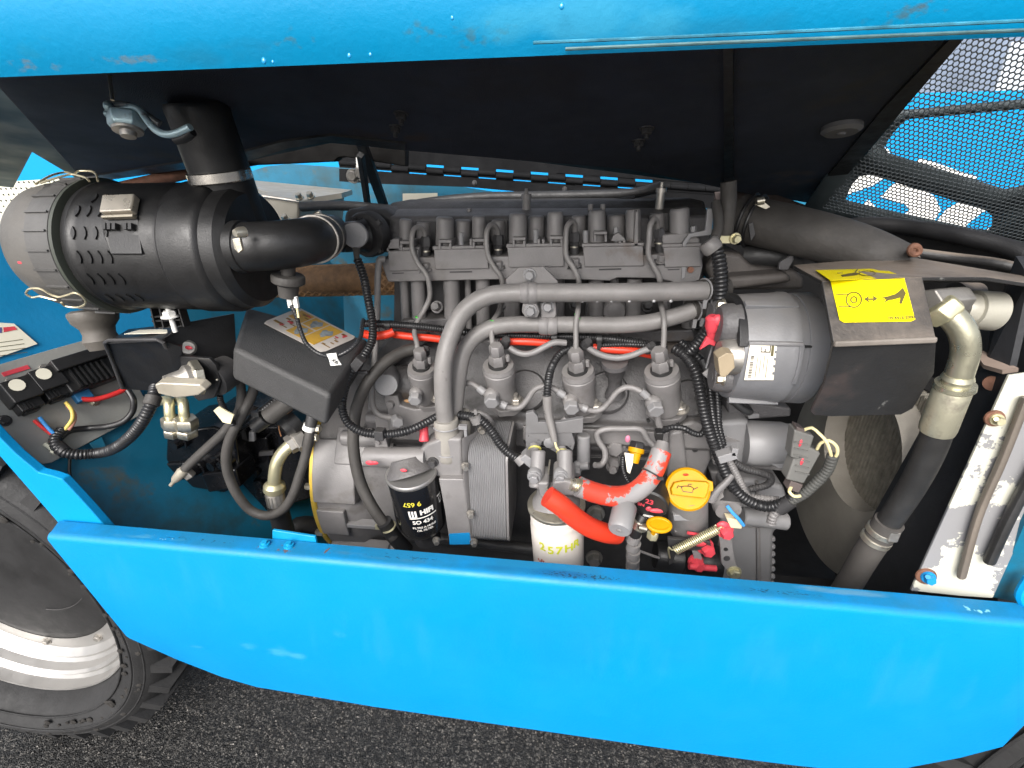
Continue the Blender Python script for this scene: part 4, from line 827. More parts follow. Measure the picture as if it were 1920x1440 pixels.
# ------------------------------------------------------------------ air cleaner
AY = .555; ac_c = P(280, 465, AY); AR = 118 * S(280, 465, AY); XA = lambda px: P(px, 462, AY - AR * .98).x
def ac(px_x, ang, r): return V((px_x, ac_c.y - math.cos(ang) * r, ac_c.z + math.sin(ang) * r))
def on_cyl(px, py, cy, cz, r):
    """where the view through a photo pixel meets a cylinder lying along the machine"""
    d = ray(px, py); oy, oz = CAM.y - cy, CAM.z - cz
    a = d.y ** 2 + d.z ** 2; b = 2 * (oy * d.y + oz * d.z); c = oy * oy + oz * oz - r * r; q = b * b - 4 * a * c
    t = (-b - math.sqrt(max(q, 0))) / (2 * a); p = CAM + d * t; return p, V((0, p.y - cy, p.z - cz)).normalized()
air = thing('air_cleaner', 'big black barrel air cleaner with a dusty end cap at the upper left', 'air cleaner', ac_c)
DUSTY = mat('dusty_cap', (.105, .099, .09), .5, 0, .2, 12, .3, 250, spots=[((.09, .085, .08), .56, 9, .2)])
CAPG = mat('grey_cap_ring', (.085, .083, .08), .45, 0, .25, 14, .3, 250)
def acl(prof, m, name, par=air, n=72, **k):
    x0, x1 = prof[0][0], prof[-1][0]; a, b = V((XA(x0), ac_c.y, ac_c.z)), V((XA(x1), ac_c.y, ac_c.z)); L = b.x - a.x
    g = G(); g.lathe(a, b, [((XA(x) - a.x) / L, r * AR) for x, r in prof], n); return obj(name, g, m, par, **k)
cap = acl([(-34, .5), (-30, .7), (-20, .85), (-4, .93), (20, .97), (50, .985)], DUSTY, 'end_cap')
ring = acl([(50, .985), (52, 1.02), (96, 1.03), (98, 1.0)], CAPG, 'cap_ring', cap)
for k in range(24):
    a = 2 * math.pi * k / 24 + .12; g = G(); g.bar(ac(XA(52), a, AR * 1.022), ac(XA(94), a, AR * 1.03), .0022, .004, V((0, -math.cos(a), math.sin(a)))); obj('cap_rib', g, CAPG, cap)
acl([(97, .97), (99, 1.035), (105, 1.035), (107, .97)], mat('green_grey_seal', (.05, .056, .045), .5), 'seal', air)
body = acl([(106, .93), (112, .97), (122, .98), (126, .955), (140, .95), (270, .955), (278, .93), (284, .93), (291, .975), (350, .97), (358, .945), (362, .905), (388, .895), (393, .86), (402, .80), (406, .3)], BLACK, 'canister')
for (y, xs) in ((372, (178, 198, 217)), (396, (146, 167, 188)), (437, (138, 159, 180, 199)), (482, (149, 169, 188, 207)), (523, (170, 190, 209, 229)), (558, (205, 225, 245, 262))):
    for x in xs:
        c, nr = on_cyl(x, y, ac_c.y, ac_c.z, AR * .955); tg = V((0, -nr.z, nr.y)); q = []
        for e in ((-1, 0), (-.3, .3), (.3, .3), (1, 0), (.3, -.3), (-.3, -.3)): q.append(c + tg * e[0] * .007 + RT * e[1] * .008 - nr * .002)
        g = G(); g.prism(q, nr * .0034); obj('grip_rib', g, BLACK, body)
# bright spring catch in its pocket, raised pad under it
def cyl_quad(pts, r, th, m, name, par, b=0.):
    pr = [on_cyl(x, y, ac_c.y, ac_c.z, r) for x, y in pts]; g = G(); nr = sum((q[1] for q in pr), V()).normalized()
    g.prism([q[0] for q in pr], nr * th); return obj(name, g, m, par, bev=b)
cyl_quad([(196, 394), (262, 396), (272, 478), (214, 478), (200, 440)], AR * .95, .004, BLACK, 'pocket_pad', body, .001)
cyl_quad([(205, 375), (264, 373), (258, 404), (199, 407)], AR * .985, .009, mat('catch_metal', (.55, .50, .42), .3, .6, .1, 20), 'spring_catch', air, .0015)
cyl_quad([(198, 408), (258, 405), (257, 411), (198, 413)], AR * .985, .006, mat('catch_metal_edge', (.4, .36, .28), .3, .6, .1, 20), 'catch_edge', air, .001)
for x in (204, 213, 222, 243, 252): cyl_quad([(x - 3, 421), (x + 3, 421), (x + 3, 433), (x - 3, 433)], AR * .955, .006, BLACK, 'pocket_tooth', body)
for pts in ([(72, 352), (100, 336), (124, 330), (142, 334), (150, 328), (172, 328), (186, 338), (188, 346)], [(80, 350), (118, 338), (138, 334), (150, 336), (165, 340), (172, 346)],
            [(53, 545), (60, 538), (82, 538), (96, 546), (112, 552), (130, 549), (147, 545), (158, 551), (164, 560), (158, 568), (140, 571), (124, 568), (118, 562)], [(53, 547), (64, 553), (80, 551), (96, 555), (110, 558)]):
    g = G(); q = []
    for x, y in pts:
        c, nr = on_cyl(x, y, ac_c.y, ac_c.z, AR * 1.05); q.append(c + nr * .004)
    g.tube(q, .0012, 7); obj('wire_clip', g, mat('clip_wire', (.70, .62, .42), .3, .7, .1, 30) if 'clip_wire' not in MATS else MATS['clip_wire'], air)
for x, y, s in ((40, 492, 8), (47, 497, 6), (25, 420, 3), (28, 455, 3), (36, 435, 3)):
    c, nr = on_cyl(x, y, ac_c.y, ac_c.z, AR * .955); g = G(); g.ball(c, s * S(x, y, .5), 10, (1, .3, .6)); obj('paint_dab', g, RED, cap)
# intake pipe standing up from the canister, its band
ip0, ip1 = P(428, 372, .56), P(385, 190, .55); ip1.x = ip0.x - .004; kx = S(420, 330, .555)
acg = G(); acg.lathe(ip0 + V((0, .01, -.04)), ip1, [(0, 54 * kx), (.5, 53 * kx), (.9, 52 * kx), (.97, 53 * kx), (1, 50 * kx)], 40); stack = obj('intake_pipe', acg, BLACK, air)
b0 = ip0.lerp(ip1, .19); b1 = ip0.lerp(ip1, .31)
g = G(); g.lathe(b0, b1, [(0, 53.5 * kx), (.1, 55.5 * kx), (.9, 55.5 * kx), (1, 53.5 * kx)], 48); obj('pipe_band', g, mat('band_steel', (.68, .64, .58), .22, .95, .15, 30), stack)
# dust valve under the cap
a, b = P(172, 580, .55), P(196, 655, .54); k = S(172, 600, .55)
g = G(); g.lathe(a, b, [(0, 30 * k), (.05, 38 * k), (.12, 39 * k), (.3, 36 * k), (.45, 27 * k), (.6, 25 * k), (.78, 29 * k), (1, 22 * k)], 28); obj('dust_valve', g, mat('dusty_valve', (.10, .09, .078), .55, 0, .25, 14, .3, 200), air)
# ribbed mounting foot
g = G(); g.slab([(283, 562), (334, 558), (352, 612), (296, 616)], .545, .004); foot = obj('mounting_foot', g, BLACK, air)
for x0, y0, x1, y1 in ((285, 560, 298, 614), (302, 560, 313, 613), (318, 560, 330, 612), (335, 558, 351, 611), (290, 592, 342, 589), (292, 600, 345, 597)):
    g = G(); g.bar(P(x0, y0, .54), P(x1, y1, .537), .0018, .012, FR); obj('rib', g, BLACK, foot)
g = G(); q = P(320, 594, .532); g.hex(q, UP, .008, .008); g.cyl(q - UP * .02, q + UP * .014, .003, n=10); obj('foot_bolt', g, WHITE, foot)

# ------------------------------------------------------------------ elbow hose to the engine with its sensor
elb = thing('intake_elbow', 'thick black rubber elbow between the air cleaner and the engine', 'hose', P(540, 460, .57))
kx = S(520, 460, .515)
g = G(); g.tube([P(446, 464, .505), P(474, 463, .505), P(510, 461, .51), P(558, 456, .528), P(590, 449, .562), P(608, 443, .61), P(616, 439, .67), P(622, 436, .74)], 44 * S(520, 460, .515), 36, .006); obj('elbow', g, BLACK, elb)
g = G(); g.lathe(P(446, 463, .505), P(464, 463, .505), [(0, 44 * kx), (.05, 47 * kx), (.9, 47 * kx), (1, 44 * kx)], 40); band = obj('hose_band', g, BLACK, elb)
g = G(); q = P(440, 437, .462); g.lathe(q + V((.004, .01, 0)), q, [(0, 9 * kx), (.5, 9 * kx), (1, 6 * kx)], 14); obj('band_screw', g, STEEL, elb)
g = G(); g.sheet([P(436, 448, .460), P(449, 446, .460), P(454, 468, .459), P(447, 474, .459), P(439, 466, .460)], .003)
for i in range(5): g.bar(P(437 + i, 450 + i * 4, .4595), P(450 + i * .7, 448 + i * 4, .4595), .0008, .001, FR)
obj('worm_drive', g, STEEL, elb)
for t in (590, 602): 
    g = G(); g.ring(P(t, 449 - (t - 590) * .35, .562 + (t - 590) * .0026), P(612, 441, .64) - P(575, 453, .545), 45.5 * kx, .0016, 40, 6); obj('hose_band', g, STEELD, elb)
g = G(); g.sheet([P(585, 406, .60), P(600, 398, .60), P(602, 403, .60), P(588, 411, .60)], .004); g.cyl(P(592, 402, .60), P(601, 398, .60), .003); obj('band_screw', g, STEEL, elb)
g = G(); a = P(540, 498, .52); k = kx
g.lathe(a, P(541, 556, .52), [(0, 14 * k), (.28, 13 * k), (.3, 29 * k), (.35, 31 * k), (.52, 31 * k), (.56, 28 * k), (.62, 20 * k), (1, 18 * k)], 28); sn = obj('restriction_sensor', g, RUBBERG, elb)
for x in (542, 553):
    g = G(); g.bar(P(x, 556, .517), P(x + 4, 577, .517), .0055, .0045, FR); obj('spade_terminal', g, WHITE, sn, bev=.0008)
sw = thing('sensor_lead', 'thin sleeved black lead with a white tag draped over the black box', 'cable', P(600, 660, .53))
g = G(); g.tube([P(546, 572, .516), P(555, 590, .515), P(562, 615, .514), P(575, 645, .512), P(598, 663, .512), P(628, 668, .508), P(655, 656, .515), P(674, 636, .53), P(679, 610, .56), P(681, 600, .60)], 4.6 * kx, 10, corr=.12, pitch=.0035); obj('sleeve', g, CORR, sw)
g = G(); g.tube([P(556, 574, .517), P(558, 584, .515), P(560, 596, .513)], 2.2 * kx, 8); obj('lead_wire', g, WIREW, sw)
g = G(); g.sheet([P(612, 664, .503), P(630, 662, .503), P(632, 672, .503), P(640, 684, .502), P(620, 686, .502), P(616, 672, .503)], .0012); tg = obj('tag', g, WHITE, sw)
g = G(); flat_text(g, 'X6', 12 * kx, P(628, 677, .5012), P(636, 679, .5) - P(622, 671, .5), UP, .0008, .0002); obj('tag_print', g, INK, tg)

# ------------------------------------------------------------------ black box with the picture sticker
FL, FRr, BR, BL = P(437, 652, .53), P(620, 742, .50), P(682, 640, .60), P(462, 574, .64)
nb = (FRr - FL).cross(BL - FL).normalized(); nb = nb if nb.z > 0 else -nb
_d = ray(692, 636); BR = CAM + _d * ((FL - CAM).dot(nb) / _d.dot(nb))
bx = thing('control_box', 'matt black sheet metal box tilted beside the engine with a picture sticker on top', 'box', FL)
g = G(); g.prism([FL, FRr, BR, BL], -nb * .05); obj('shell', g, mat('textured_black', (.046, .0455, .0455), .55, 0, .2, 10, .9, 700), bx, bev=.007, seg=4)
def PB(px, py, lift=.0):
    d = ray(px, py); q = FL + nb * lift; return CAM + d * ((q - CAM).dot(nb) / d.dot(nb))
A, B, C, D = PB(492, 605, .0006), PB(561, 577, .0006), PB(669, 633, .0006), PB(604, 662, .0006)
def bl(u, v, l=.0): return A.lerp(B, v).lerp(D.lerp(C, v), u) + nb * l
g = G(); g.prism([bl(.0, .1), bl(.03, 0), bl(.97, 0), bl(1, .1), bl(1, .9), bl(.97, 1), bl(.03, 1), bl(0, .9)], nb * .0004); stk = obj('sticker', g, mat('sticker_paper', (.62, .57, .52), .4), bx)
AMB = mat('amber_print', (.62, .36, .04), .4, 0, .1, 60); BRN = mat('brown_print', (.26, .15, .03), .5, 0, .2, 90); GRB = mat('grey_blue_print', (.28, .32, .34), .5, 0, .35, 90)
def stick_rect(u0, v0, u1, v1, l, m, name):
    g = G(); g.prism([bl(u0, v0, l), bl(u1, v0, l), bl(u1, v1, l), bl(u0, v1, l)], nb * .0002); obj(name, g, m, stk)
for u0, u1, v0, v1 in ((.08, .31, .55, .94), (.33, .56, .55, .94), (.33, .56, .1, .5), (.58, .80, .1, .94)): stick_rect(u0, v0, u1, v1, .0006, AMB if u0 > .3 and u0 < .5 or v0 > .5 else AMB, 'print_field')
rn = random.Random(5)
for (u0, u1, v0, v1) in ((.05, .3, .12, .5), (.82, .95, .2, .9), (.1, .3, .6, .9)):
    for i in range(9):
        u = rn.uniform(u0, u1 - .05); v = rn.uniform(v0, v1 - .05); stick_rect(u, v, u + rn.uniform(.03, .1), v + rn.uniform(.02, .07), .0009, BRN if i % 3 else RED, 'print_mark')
for u, v in ((.46, .72), (.45, .3), (.7, .6)):
    g = G(); g.prism([bl(u + math.cos(e) * .07 * (1 + .3 * math.sin(3 * e)), v + math.sin(e) * .16 * (1 + .25 * math.cos(5 * e)), .0009) for e in np.linspace(0, 6.1, 16)], nb * .0002); obj('print_picture', g, GRB, stk)

# ------------------------------------------------------------------ battery isolator on its folded bracket
ib = thing('isolator_bracket', 'black folded steel bracket below the air cleaner holding the battery switch', 'bracket', P(310, 700, .56))
g = G(); g.sheet([P(199, 641, .50), P(304, 637, .50), P(345, 606, .57), P(430, 596, .62), P(240, 617, .60)], .003); obj('top_plate', g, BLACKM, ib, bev=.001)
g = G(); g.tube([P(230, 728, .53), P(212, 680, .515), P(197, 643, .50), P(204, 638, .498), P(295, 637, .498), P(306, 642, .50), P(312, 652, .505)], .0024, 8, smooth=False); obj('folded_edge', g, STEELD if False else GREYD, ib)
g = G(); g.sheet([P(200, 643, .503), P(308, 640, .503), P(340, 650, .53), P(345, 735, .55), P(232, 730, .535)], .003); obj('web_plate', g, BLACKM, ib)
g = G(); g.sheet([P(305, 640, .52), P(345, 606, .56), P(440, 588, .61), P(446, 700, .60), P(425, 735, .565), P(330, 700, .54)], .004); obj('switch_plate', g, BLACKM, ib, bev=.001)
A, B, C, D = P(237, 628, .541), P(322, 623, .541), P(343, 618, .562), P(262, 621, .566)
g = G(); g.prism([q + UP * .0015 for q in (P(234, 629, .53), P(320, 627, .53), P(340, 619, .553), P(262, 621, .553))], UP * .0006); lb = obj('strip_label', g, LABEL, ib)
g = G(); q = P(352, 652, .545); d = (CAM - q).normalized(); k = S(352, 652, .545); g.lathe(q, q + d * .006, [(0, 15 * k), (.6, 14.5 * k), (1, 11 * k)], 24); bo = obj('round_bolt', g, STEELD, ib)
g = G(); g.ball(q + d * .006, 9 * k, 10, (1.1, .3, .45)); g.ball(P(340, 652, .54), 9 * k, 10, (1.1, .3, .5)); obj('paint_dab', g, RED, bo)
isw = thing('battery_switch', 'battery isolator with a cream metal T shaped key on the black bracket', 'switch', P(385, 710, .53))
g = G(); g.slab([(335, 668), (392, 672), (404, 684), (414, 715), (402, 746), (372, 752), (352, 735)], .528, .006); obj('switch_plate', g, BLACKM, isw, bev=.001)
g = G(); a = P(398, 712, .535); d = V((.25, .95, .1)); k = S(398, 712, .53); g.lathe(a, a + d * .03, [(0, 34 * k), (.3, 34 * k), (1, 30 * k)], 32); obj('switch_body', g, GREYD, isw)
ax = V((-.55, -.75, .12)).normalized(); c = P(377, 707, .522)
g = G(); g.lathe(c, c + ax * .012, [(0, 33 * k), (.8, 33 * k), (1, 29 * k)], 6, .2); obj('ring_nut', g, STEEL, isw, bev=.001)
g = G(); g.lathe(c + ax * .01, c + ax * .04, [(0, 26 * k), (.25, 26 * k), (.4, 19 * k), (1, 13 * k)], 24); key = obj('key_stem', g, STEELD, isw)
g = G(); kb = [P(289, 722, .48), P(300, 718, .48), P(374, 722, .488), P(386, 732, .49), P(372, 742, .488), P(330, 747, .484), P(296, 739, .48)]; g.prism(kb, V((.002, .012, .004))); obj('key_grip', g, mat('cast_key', (.46, .42, .34), .4, .5, .12, 18, .3, 200), isw, bev=.002, seg=3)
g = G(); c = P(407, 712, .527); g.ball(c, .0017, 8); obj('rivet', g, STEEL, isw)

# ------------------------------------------------------------------ relay plate on the side wall
wa, wb, wc = P(-20, 800, .474), P(208, 1000, .475), P(345, 440, .92)
wn_ = (wb - wa).cross(wc - wa).normalized(); wn_ = wn_ if wn_.dot(CAM - wa) > 0 else -wn_
def PW(px, py, lift=0.):
    d = ray(px, py); q = wa + wn_ * lift; return CAM + d * ((q - CAM).dot(wn_) / d.dot(wn_))
rp = thing('relay_plate', 'grey mounting plate with rounded corner carrying relays at the left', 'plate', PW(140, 760))
g = G(); g.prism([PW(*q, .006) for q in [(-70, 702), (0, 684), (100, 655), (165, 637), (215, 655), (280, 764), (268, 776), (116, 857), (96, 868), (80, 871), (66, 868), (52, 858), (-70, 742)]], wn_ * .003); obj('plate', g, GPLATE, rp, bev=.0008)
e1 = (PW(162, 637) - PW(0, 684)).normalized(); e2 = wn_.cross(e1).normalized()
if e2.z > 0: e2 = -e2
def wbox(g, px, py, h0, w, d, h, lift=.009):
    """box standing on the plate: photo pixel of its centre, width, depth, height"""
    c = PW(px, py, lift + h0 + h / 2); M = Matrix((e1, e2, wn_)).transposed(); return g.box(c, w, d, h, M)
kw = S(80, 760, .5)
for x, y in ((20, 715), (82, 690), (-30, 740)):
    g = G(); q = PW(x, y, .009); g.lathe(q, q + wn_ * .004, [(0, 8 * kw), (1, 7 * kw)], 16); obj('plate_screw', g, STEELD, rp)
for x, y, lab, gn in ((36, 735, 'black plug relay with pale dot, nearer the left edge of the grey plate', 'r'), (86, 714, 'black plug relay with pale dot, beside the fuse holder', 'r')):
    t = thing('relay', lab, 'relay', PW(x, y, .009), 'relays on the grey plate')
    g = G(); wbox(g, x, y, 0, .034, .032, .030); o = obj('case', g, BLACK, t, bev=.002)
    g = G(); wbox(g, x + 10, y + 17, 0, .027, .03, .022); obj('socket', g, BLACK, t, bev=.0015)
    g = G(); wbox(g, x + 17, y + 29, .002, .018, .016, .014); obj('plug', g, BLACK, t, bev=.001)
    g = G(); q = PW(x - 4, y - 13, .0395); g.lathe(q, q + wn_ * .0006, [(0, .0085), (1, .0085)], 14); obj('dot', g, LABEL, t)
    for i in (-1, 0, 1):
        g = G(); wbox(g, x + 10 + i * 6, y + 15 - i * 2, .022, .002, .026, .0018); obj('rib', g, BLACK, t)
fh = thing('fuse_holder', 'ribbed black fuse holder at the right of the grey plate', 'fuse box', PW(170, 690, .009))
g = G(); wbox(g, 168, 695, 0, .085, .05, .026); obj('case', g, BLACK, fh, bev=.003)
g = G(); wbox(g, 158, 674, .0, .09, .018, .036); obj('lid', g, BLACK, fh, bev=.002)
for i in range(7):
    g = G(); wbox(g, 140 + i * 10, 709 - i * 3, .026, .0025, .03, .005); obj('rib', g, BLACK, fh)
def cable(name, label, cat, pts, rpx, m, ref=None, corr=0., pitch=.004, n=12, group=None, part='sheath'):
    p = [q if isinstance(q, Vector) else P(*q) for q in pts]; g = G(); mid = p[len(p) // 2]
    d = (mid - CAM).dot(c2w(V((0, 0, 1)))) / FPX
    t = thing(name, label, cat, mid, group); g.tube(p, rpx * d, n, corr=corr, pitch=pitch); obj(part, g, m, t); return t, d
def W(x, y, l): return PW(x, y, l)
t, d = cable('plate_harness', 'fat black corrugated cable looping from the relay plate to the battery switch', 'cable', [W(118, 806, .016), W(104, 824, .02), W(112, 843, .024), W(140, 852, .03), W(180, 850, .04), P(222, 836, .49), P(254, 808, .485), P(274, 778, .488), P(287, 748, .50), P(292, 725, .515)], 10.5, CORR, corr=.16, pitch=.0042, n=14)
g = G(); g.cyl(P(283, 760, .494), P(289, 742, .503), 13 * d, n=16, bev=.001); obj('collar', g, RUBBERG, t)
g = G(); g.cyl(W(106, 834, .02), W(122, 848, .026), 11.6 * d, n=16); obj('tape_wrap', g, BLACKM, t)
g = G(); g.cyl(W(84, 832, .012), W(103, 846, .016), .003, n=8); g.ball(W(102, 846, .018), .005, 8); obj('cable_tie', g, WHITE if False else mat('ivory_tie', (.45, .45, .36), .5), t)
cable('taped_bundle', 'slim black taped wire bundle curling across the grey plate', 'cable', [W(112, 822, .02), W(130, 808, .018), W(165, 803, .016), (205, 799, .55), (232, 790, .56), (248, 772, .57), (250, 750, .575), (240, 732, .58)], 5.5, BLACKM)
for nm, lab, pts, m in (('red_wire', 'short red wire below the first relay', [W(64, 788, .02), W(78, 800, .018), W(95, 813, .016), W(110, 822, .018)], WIRER), ('blue_wire', 'short blue wire below the first relay', [W(74, 782, .022), W(84, 795, .02), W(98, 810, .02), W(112, 820, .02)], WIREB),
                        ('yellow_wire', 'curved yellow wire below the second relay', [W(124, 755, .024), W(134, 768, .03), W(136, 785, .03), W(126, 800, .024), W(117, 812, .018)], mat('yellow_wire', (.68, .52, .12), .4)), ('pink_wire', 'curved pink wire below the second relay', [W(126, 760, .02), W(140, 778, .026), W(138, 792, .026), W(128, 806, .022)], mat('pink_wire', (.6, .28, .2), .4)),
                        ('red_lead', 'thick red lead leaving the fuse holder', [W(152, 748, .018), W(175, 749, .02), W(205, 742, .024), W(230, 732, .028), W(246, 722, .03)], WIRER)):
    cable(nm, lab, 'wire', pts, 3.3 if nm != 'red_lead' else 4.8, m)
g = G(); wbox(g, 155, 743, 0, .022, .015, .012); q = obj('crimp_connector', g, mat('blue_crimp', (.03, .17, .36), .5), bev=.002); q['label'] = 'small blue crimp connector under the fuse holder'; q['category'] = 'connector'
for x, y in ((8, 789), (176, 752)):
    g = G(); q = W(x, y, .009); g.hex(q, wn_, .006, .006); obj('plate_screw', g, STEEL if x > 50 else GREYD, rp)
g = G(); wbox(g, 30, 695, 0, .03, .006, .001); obj('paint_dab', g, RED, rp)
g = G(); g.prism([W(-80, 600, .002), W(26, 607, .002), W(70, 645, .002), W(-60, 690, .002)], wn_ * .0006); o = obj('rating_label', g, LABEL, loc=W(10, 640, .002)); o['label'] = 'white rating label stuck on the blue wall above the grey plate'; o['category'] = 'label'
for q in ([W(-20, 614, .0028), W(3, 614, .0028), W(3, 624, .0028), W(-20, 626, .0028)], [W(6, 614, .0028), W(27, 612, .0028), W(32, 618, .0028), W(7, 623, .0028)]):
    g = G(); g.prism(q, wn_ * .0003); obj('print_band', g, RED if q[0].x > W(0, 614, 0).x else mat('blue_print', (.1, .12, .3), .5), o)
for i in range(4):
    g = G(); y = 636 + i * 8; g.prism([W(-60, y + 14, .0028), W(42 + i * 3, y, .0028), W(43 + i * 3, y + .8, .0028), W(-60, y + 15, .0028)], wn_ * .0002); obj('print_line', g, INKG, o)
g = G(); g.prism([W(166, 832, .006), W(190, 820, .006), W(198, 838, .006), W(178, 848, .006)], wn_ * .003); o = obj('tie_mount', g, BLUEI, bev=.001); o['label'] = 'small blue tie mount below the grey plate'; o['category'] = 'bracket'

# ------------------------------------------------------------------ hydraulic pump and valve block, black
hy = thing('hydraulic_pump', 'glossy black hydraulic pump and valve blocks behind the cables at the left', 'pump', P(450, 850, .66))
GLB = mat('gloss_black', (.006, .006, .007), .22, 0, .2, 20)
for i, (q, Y, dp) in enumerate((([(312, 812), (400, 800), (440, 815), (452, 905), (420, 925), (330, 910), (310, 870)], .60, .1), ([(300, 870), (345, 868), (350, 900), (318, 905)], .595, .04), ([(440, 805), (520, 800), (590, 812), (600, 930), (500, 960), (445, 900)], .66, .12), ([(452, 822), (500, 820), (516, 935), (480, 940)], .645, .05), ([(516, 800), (566, 796), (570, 850), (520, 852)], .64, .06), ([(400, 770), (470, 760), (560, 790), (440, 812)], .68, .08), ([(375, 890), (440, 880), (450, 915), (390, 925)], .585, .05))):
    g = G(); g.slab(q, Y, dp); obj('valve_block', g, GLB, hy, bev=.004)
for i, (x, y) in enumerate(((462, 840), (472, 862), (478, 884), (486, 906), (492, 922))):
    c = P(x, y, .644); k = S(x, y, .644); g = G(); g.lathe(c, c + FR * .006, [(0, 10 * k), (.7, 10 * k), (1, 8.5 * k)], 18); g.lathe(c + FR * .006, c + FR * .007, [(0, 5 * k), (1, 4 * k)], 6); obj('port_plug', g, GLB, hy)
for x, y, r in ((408, 870, 14), (426, 868, 12), (372, 880, 16), (340, 830, 14), (545, 838, 16)):
    c = P(x, y, .59 if x < 440 else .635); k = S(x, y, .6); g = G(); g.lathe(c + V((0, .02, 0)), c + V((-.006, -.01, 0)), [(0, r * k), (.6, r * k), (.62, r * .7 * k), (1, r * .65 * k)], 18); obj('port_boss', g, GLB, hy)
for q, Y in (([(442, 838), (455, 836), (456, 866), (440, 862)], .64), ([(466, 810), (476, 810), (477, 828), (466, 828)], .63), ([(485, 848), (512, 846), (512, 854), (484, 856)], .64)):
    g = G(); g.slab(q, Y, .006); obj('bracket_tab', g, GREYD if Y > .635 else GREYP, hy, bev=.001)
g = G(); a, b = P(530, 806, .62), P(555, 786, .64); k = S(540, 800, .63); g.lathe(a, b, [(0, 16 * k), (.3, 20 * k), (.4, 24 * k), (1, 26 * k)], 10); obj('port_cap', g, RUBBER, hy)
g = G(); g.tube([P(527, 818, .618), P(523, 800, .62), P(532, 782, .625), P(548, 768, .63)], .0011, 6); obj('cap_wire', g, mat('copper_wire', (.5, .25, .12), .4, .6), hy)
# two plated elbows with hexagon nuts
for x, lab in ((318, 'plated steel elbow fitting with hex nuts, the left of two'), (345, 'plated steel elbow fitting with hex nuts, the right of two')):
    t = thing('elbow_fitting', lab, 'fitting', P(x + 5, 800, .56), 'plated elbow fittings'); k = S(x, 780, .56)
    g = G(); g.tube([P(x - 14, 752, .60), P(x - 4, 750, .585), P(x - 1, 758, .57), P(x, 775, .565), P(x + 3, 788, .565)], 9 * k, 14); obj('bent_tube', g, PLATED, t)
    a = P(x + 3, 783, .563); b = P(x + 5, 803, .563); c2 = P(x + 8, 816, .565); r = 21 * k if x > 330 else 18 * k
    g = G(); g.lathe(a, b, [(0, r * .85), (.15, r), (.85, r), (1, r * .85)], 6, .3); obj('hex_nut', g, STEEL, t, bev=.0006)
    g = G(); g.lathe(b, c2, [(0, r * .8), (.15, r * .9), (.85, r * .9), (1, r * .8)], 6, .7); obj('hex_nut', g, STEEL, t, bev=.0006)
# suction elbow with ferrule and hose
se = thing('suction_hose', 'black hose with a plated elbow and crimped collar left of the gold flange', 'hose', P(530, 930, .60)); k = S(530, 900, .60)
g = G(); a, b = P(570, 818, .635), P(540, 836, .615); g.lathe(a, b, [(0, 22 * k), (.6, 24 * k), (.65, 19 * k), (1, 18 * k)], 6, .4); obj('hex_nut', g, STEELD, se, bev=.0008)
g = G(); g.tube([P(548, 832, .62), P(532, 846, .612), P(520, 866, .605), P(515, 890, .60), P(515, 912, .60)], 11.5 * k, 18); obj('elbow', g, PLATED, se)
g = G(); g.lathe(P(514, 905, .60), P(515, 920, .60), [(0, 13 * k), (.3, 19 * k), (.8, 20 * k), (1, 18 * k)], 26); obj('collar', g, PLATED, se)
g = G(); g.lathe(P(515, 920, .60), P(522, 962, .60), [(0, 15 * k), (.05, 17 * k), (1, 16 * k)], 26); fe = obj('ferrule', g, STEELD, se)
for i in range(8):
    a = R(-80 + i * 23); p0, p1 = P(515, 924, .60), P(521, 958, .60); o_ = V((math.sin(a), -math.cos(a), 0)) * 17 * k; g = G(); g.bar(p0 + o_, p1 + o_ * .95, .0014, .0012, o_); obj('crimp', g, STEELD, fe)
g = G(); g.tube([P(520, 945, .60), P(530, 985, .60), P(545, 1030, .605), P(560, 1075, .61)], 19 * k, 18); obj('rubber_hose', g, RUBBER, se)
cable('lower_hose', 'black hose bend low behind the gold flange', 'hose', [(560, 1030, .66), (548, 1000, .665), (560, 985, .68), (600, 985, .70)], 16, RUBBER)
t, d = cable('drooping_cable', 'black rubber cable drooping in a deep U left of the gold flange', 'cable', [(478, 703, .60), (474, 735, .59), (458, 770, .575), (444, 795, .565), (430, 825, .56), (424, 860, .558), (430, 895, .557), (448, 932, .557), (472, 958, .558), (500, 967, .558), (528, 957, .56), (548, 930, .565), (562, 890, .575), (574, 850, .585), (580, 815, .59), (586, 775, .605), (592, 758, .615)], 8.5, RUBBERG)
for x0, y0, x1, y1 in ((576, 838, 580, 818), (582, 800, 588, 768)):
    g = G(); g.cyl(P(x0, y0, .59), P(x1, y1, .60), 10 * d, n=14, bev=.001); obj('tape_wrap', g, GREYD, t)
g = G(); g.cyl(P(578, 806, .592), P(582, 796, .594), 11 * d, n=12); obj('clip', g, WHITE, t)
cable('twin_cable', 'black cable falling from the control box toward the valve blocks', 'cable', [(449, 708, .59), (452, 728, .585), (452, 750, .58), (444, 780, .575), (425, 803, .57)], 8, RUBBERG)
t, d = cable('lever_cable', 'slanting black control cable with a bare metal tip over the valve block', 'cable', [(436, 790, .565), (418, 812, .56), (392, 836, .555), (362, 864, .55), (344, 882, .545)], 8.5, RUBBERG)
g = G(); g.lathe(P(346, 880, .544), P(326, 902, .54), [(0, 8 * d), (.2, 10 * d), (.8, 8 * d), (1, 5 * d)], 14); g.cyl(P(330, 898, .541), P(320, 910, .54), 3.5 * d, n=10); obj('cable_tip', g, mat('beige_tip', (.34, .31, .25), .5, .2, .15), t)
g = G(); g.bar(P(348, 893, .548), P(360, 886, .55), .012, .012, UP); obj('clevis', g, STEELD, t, bev=.002)
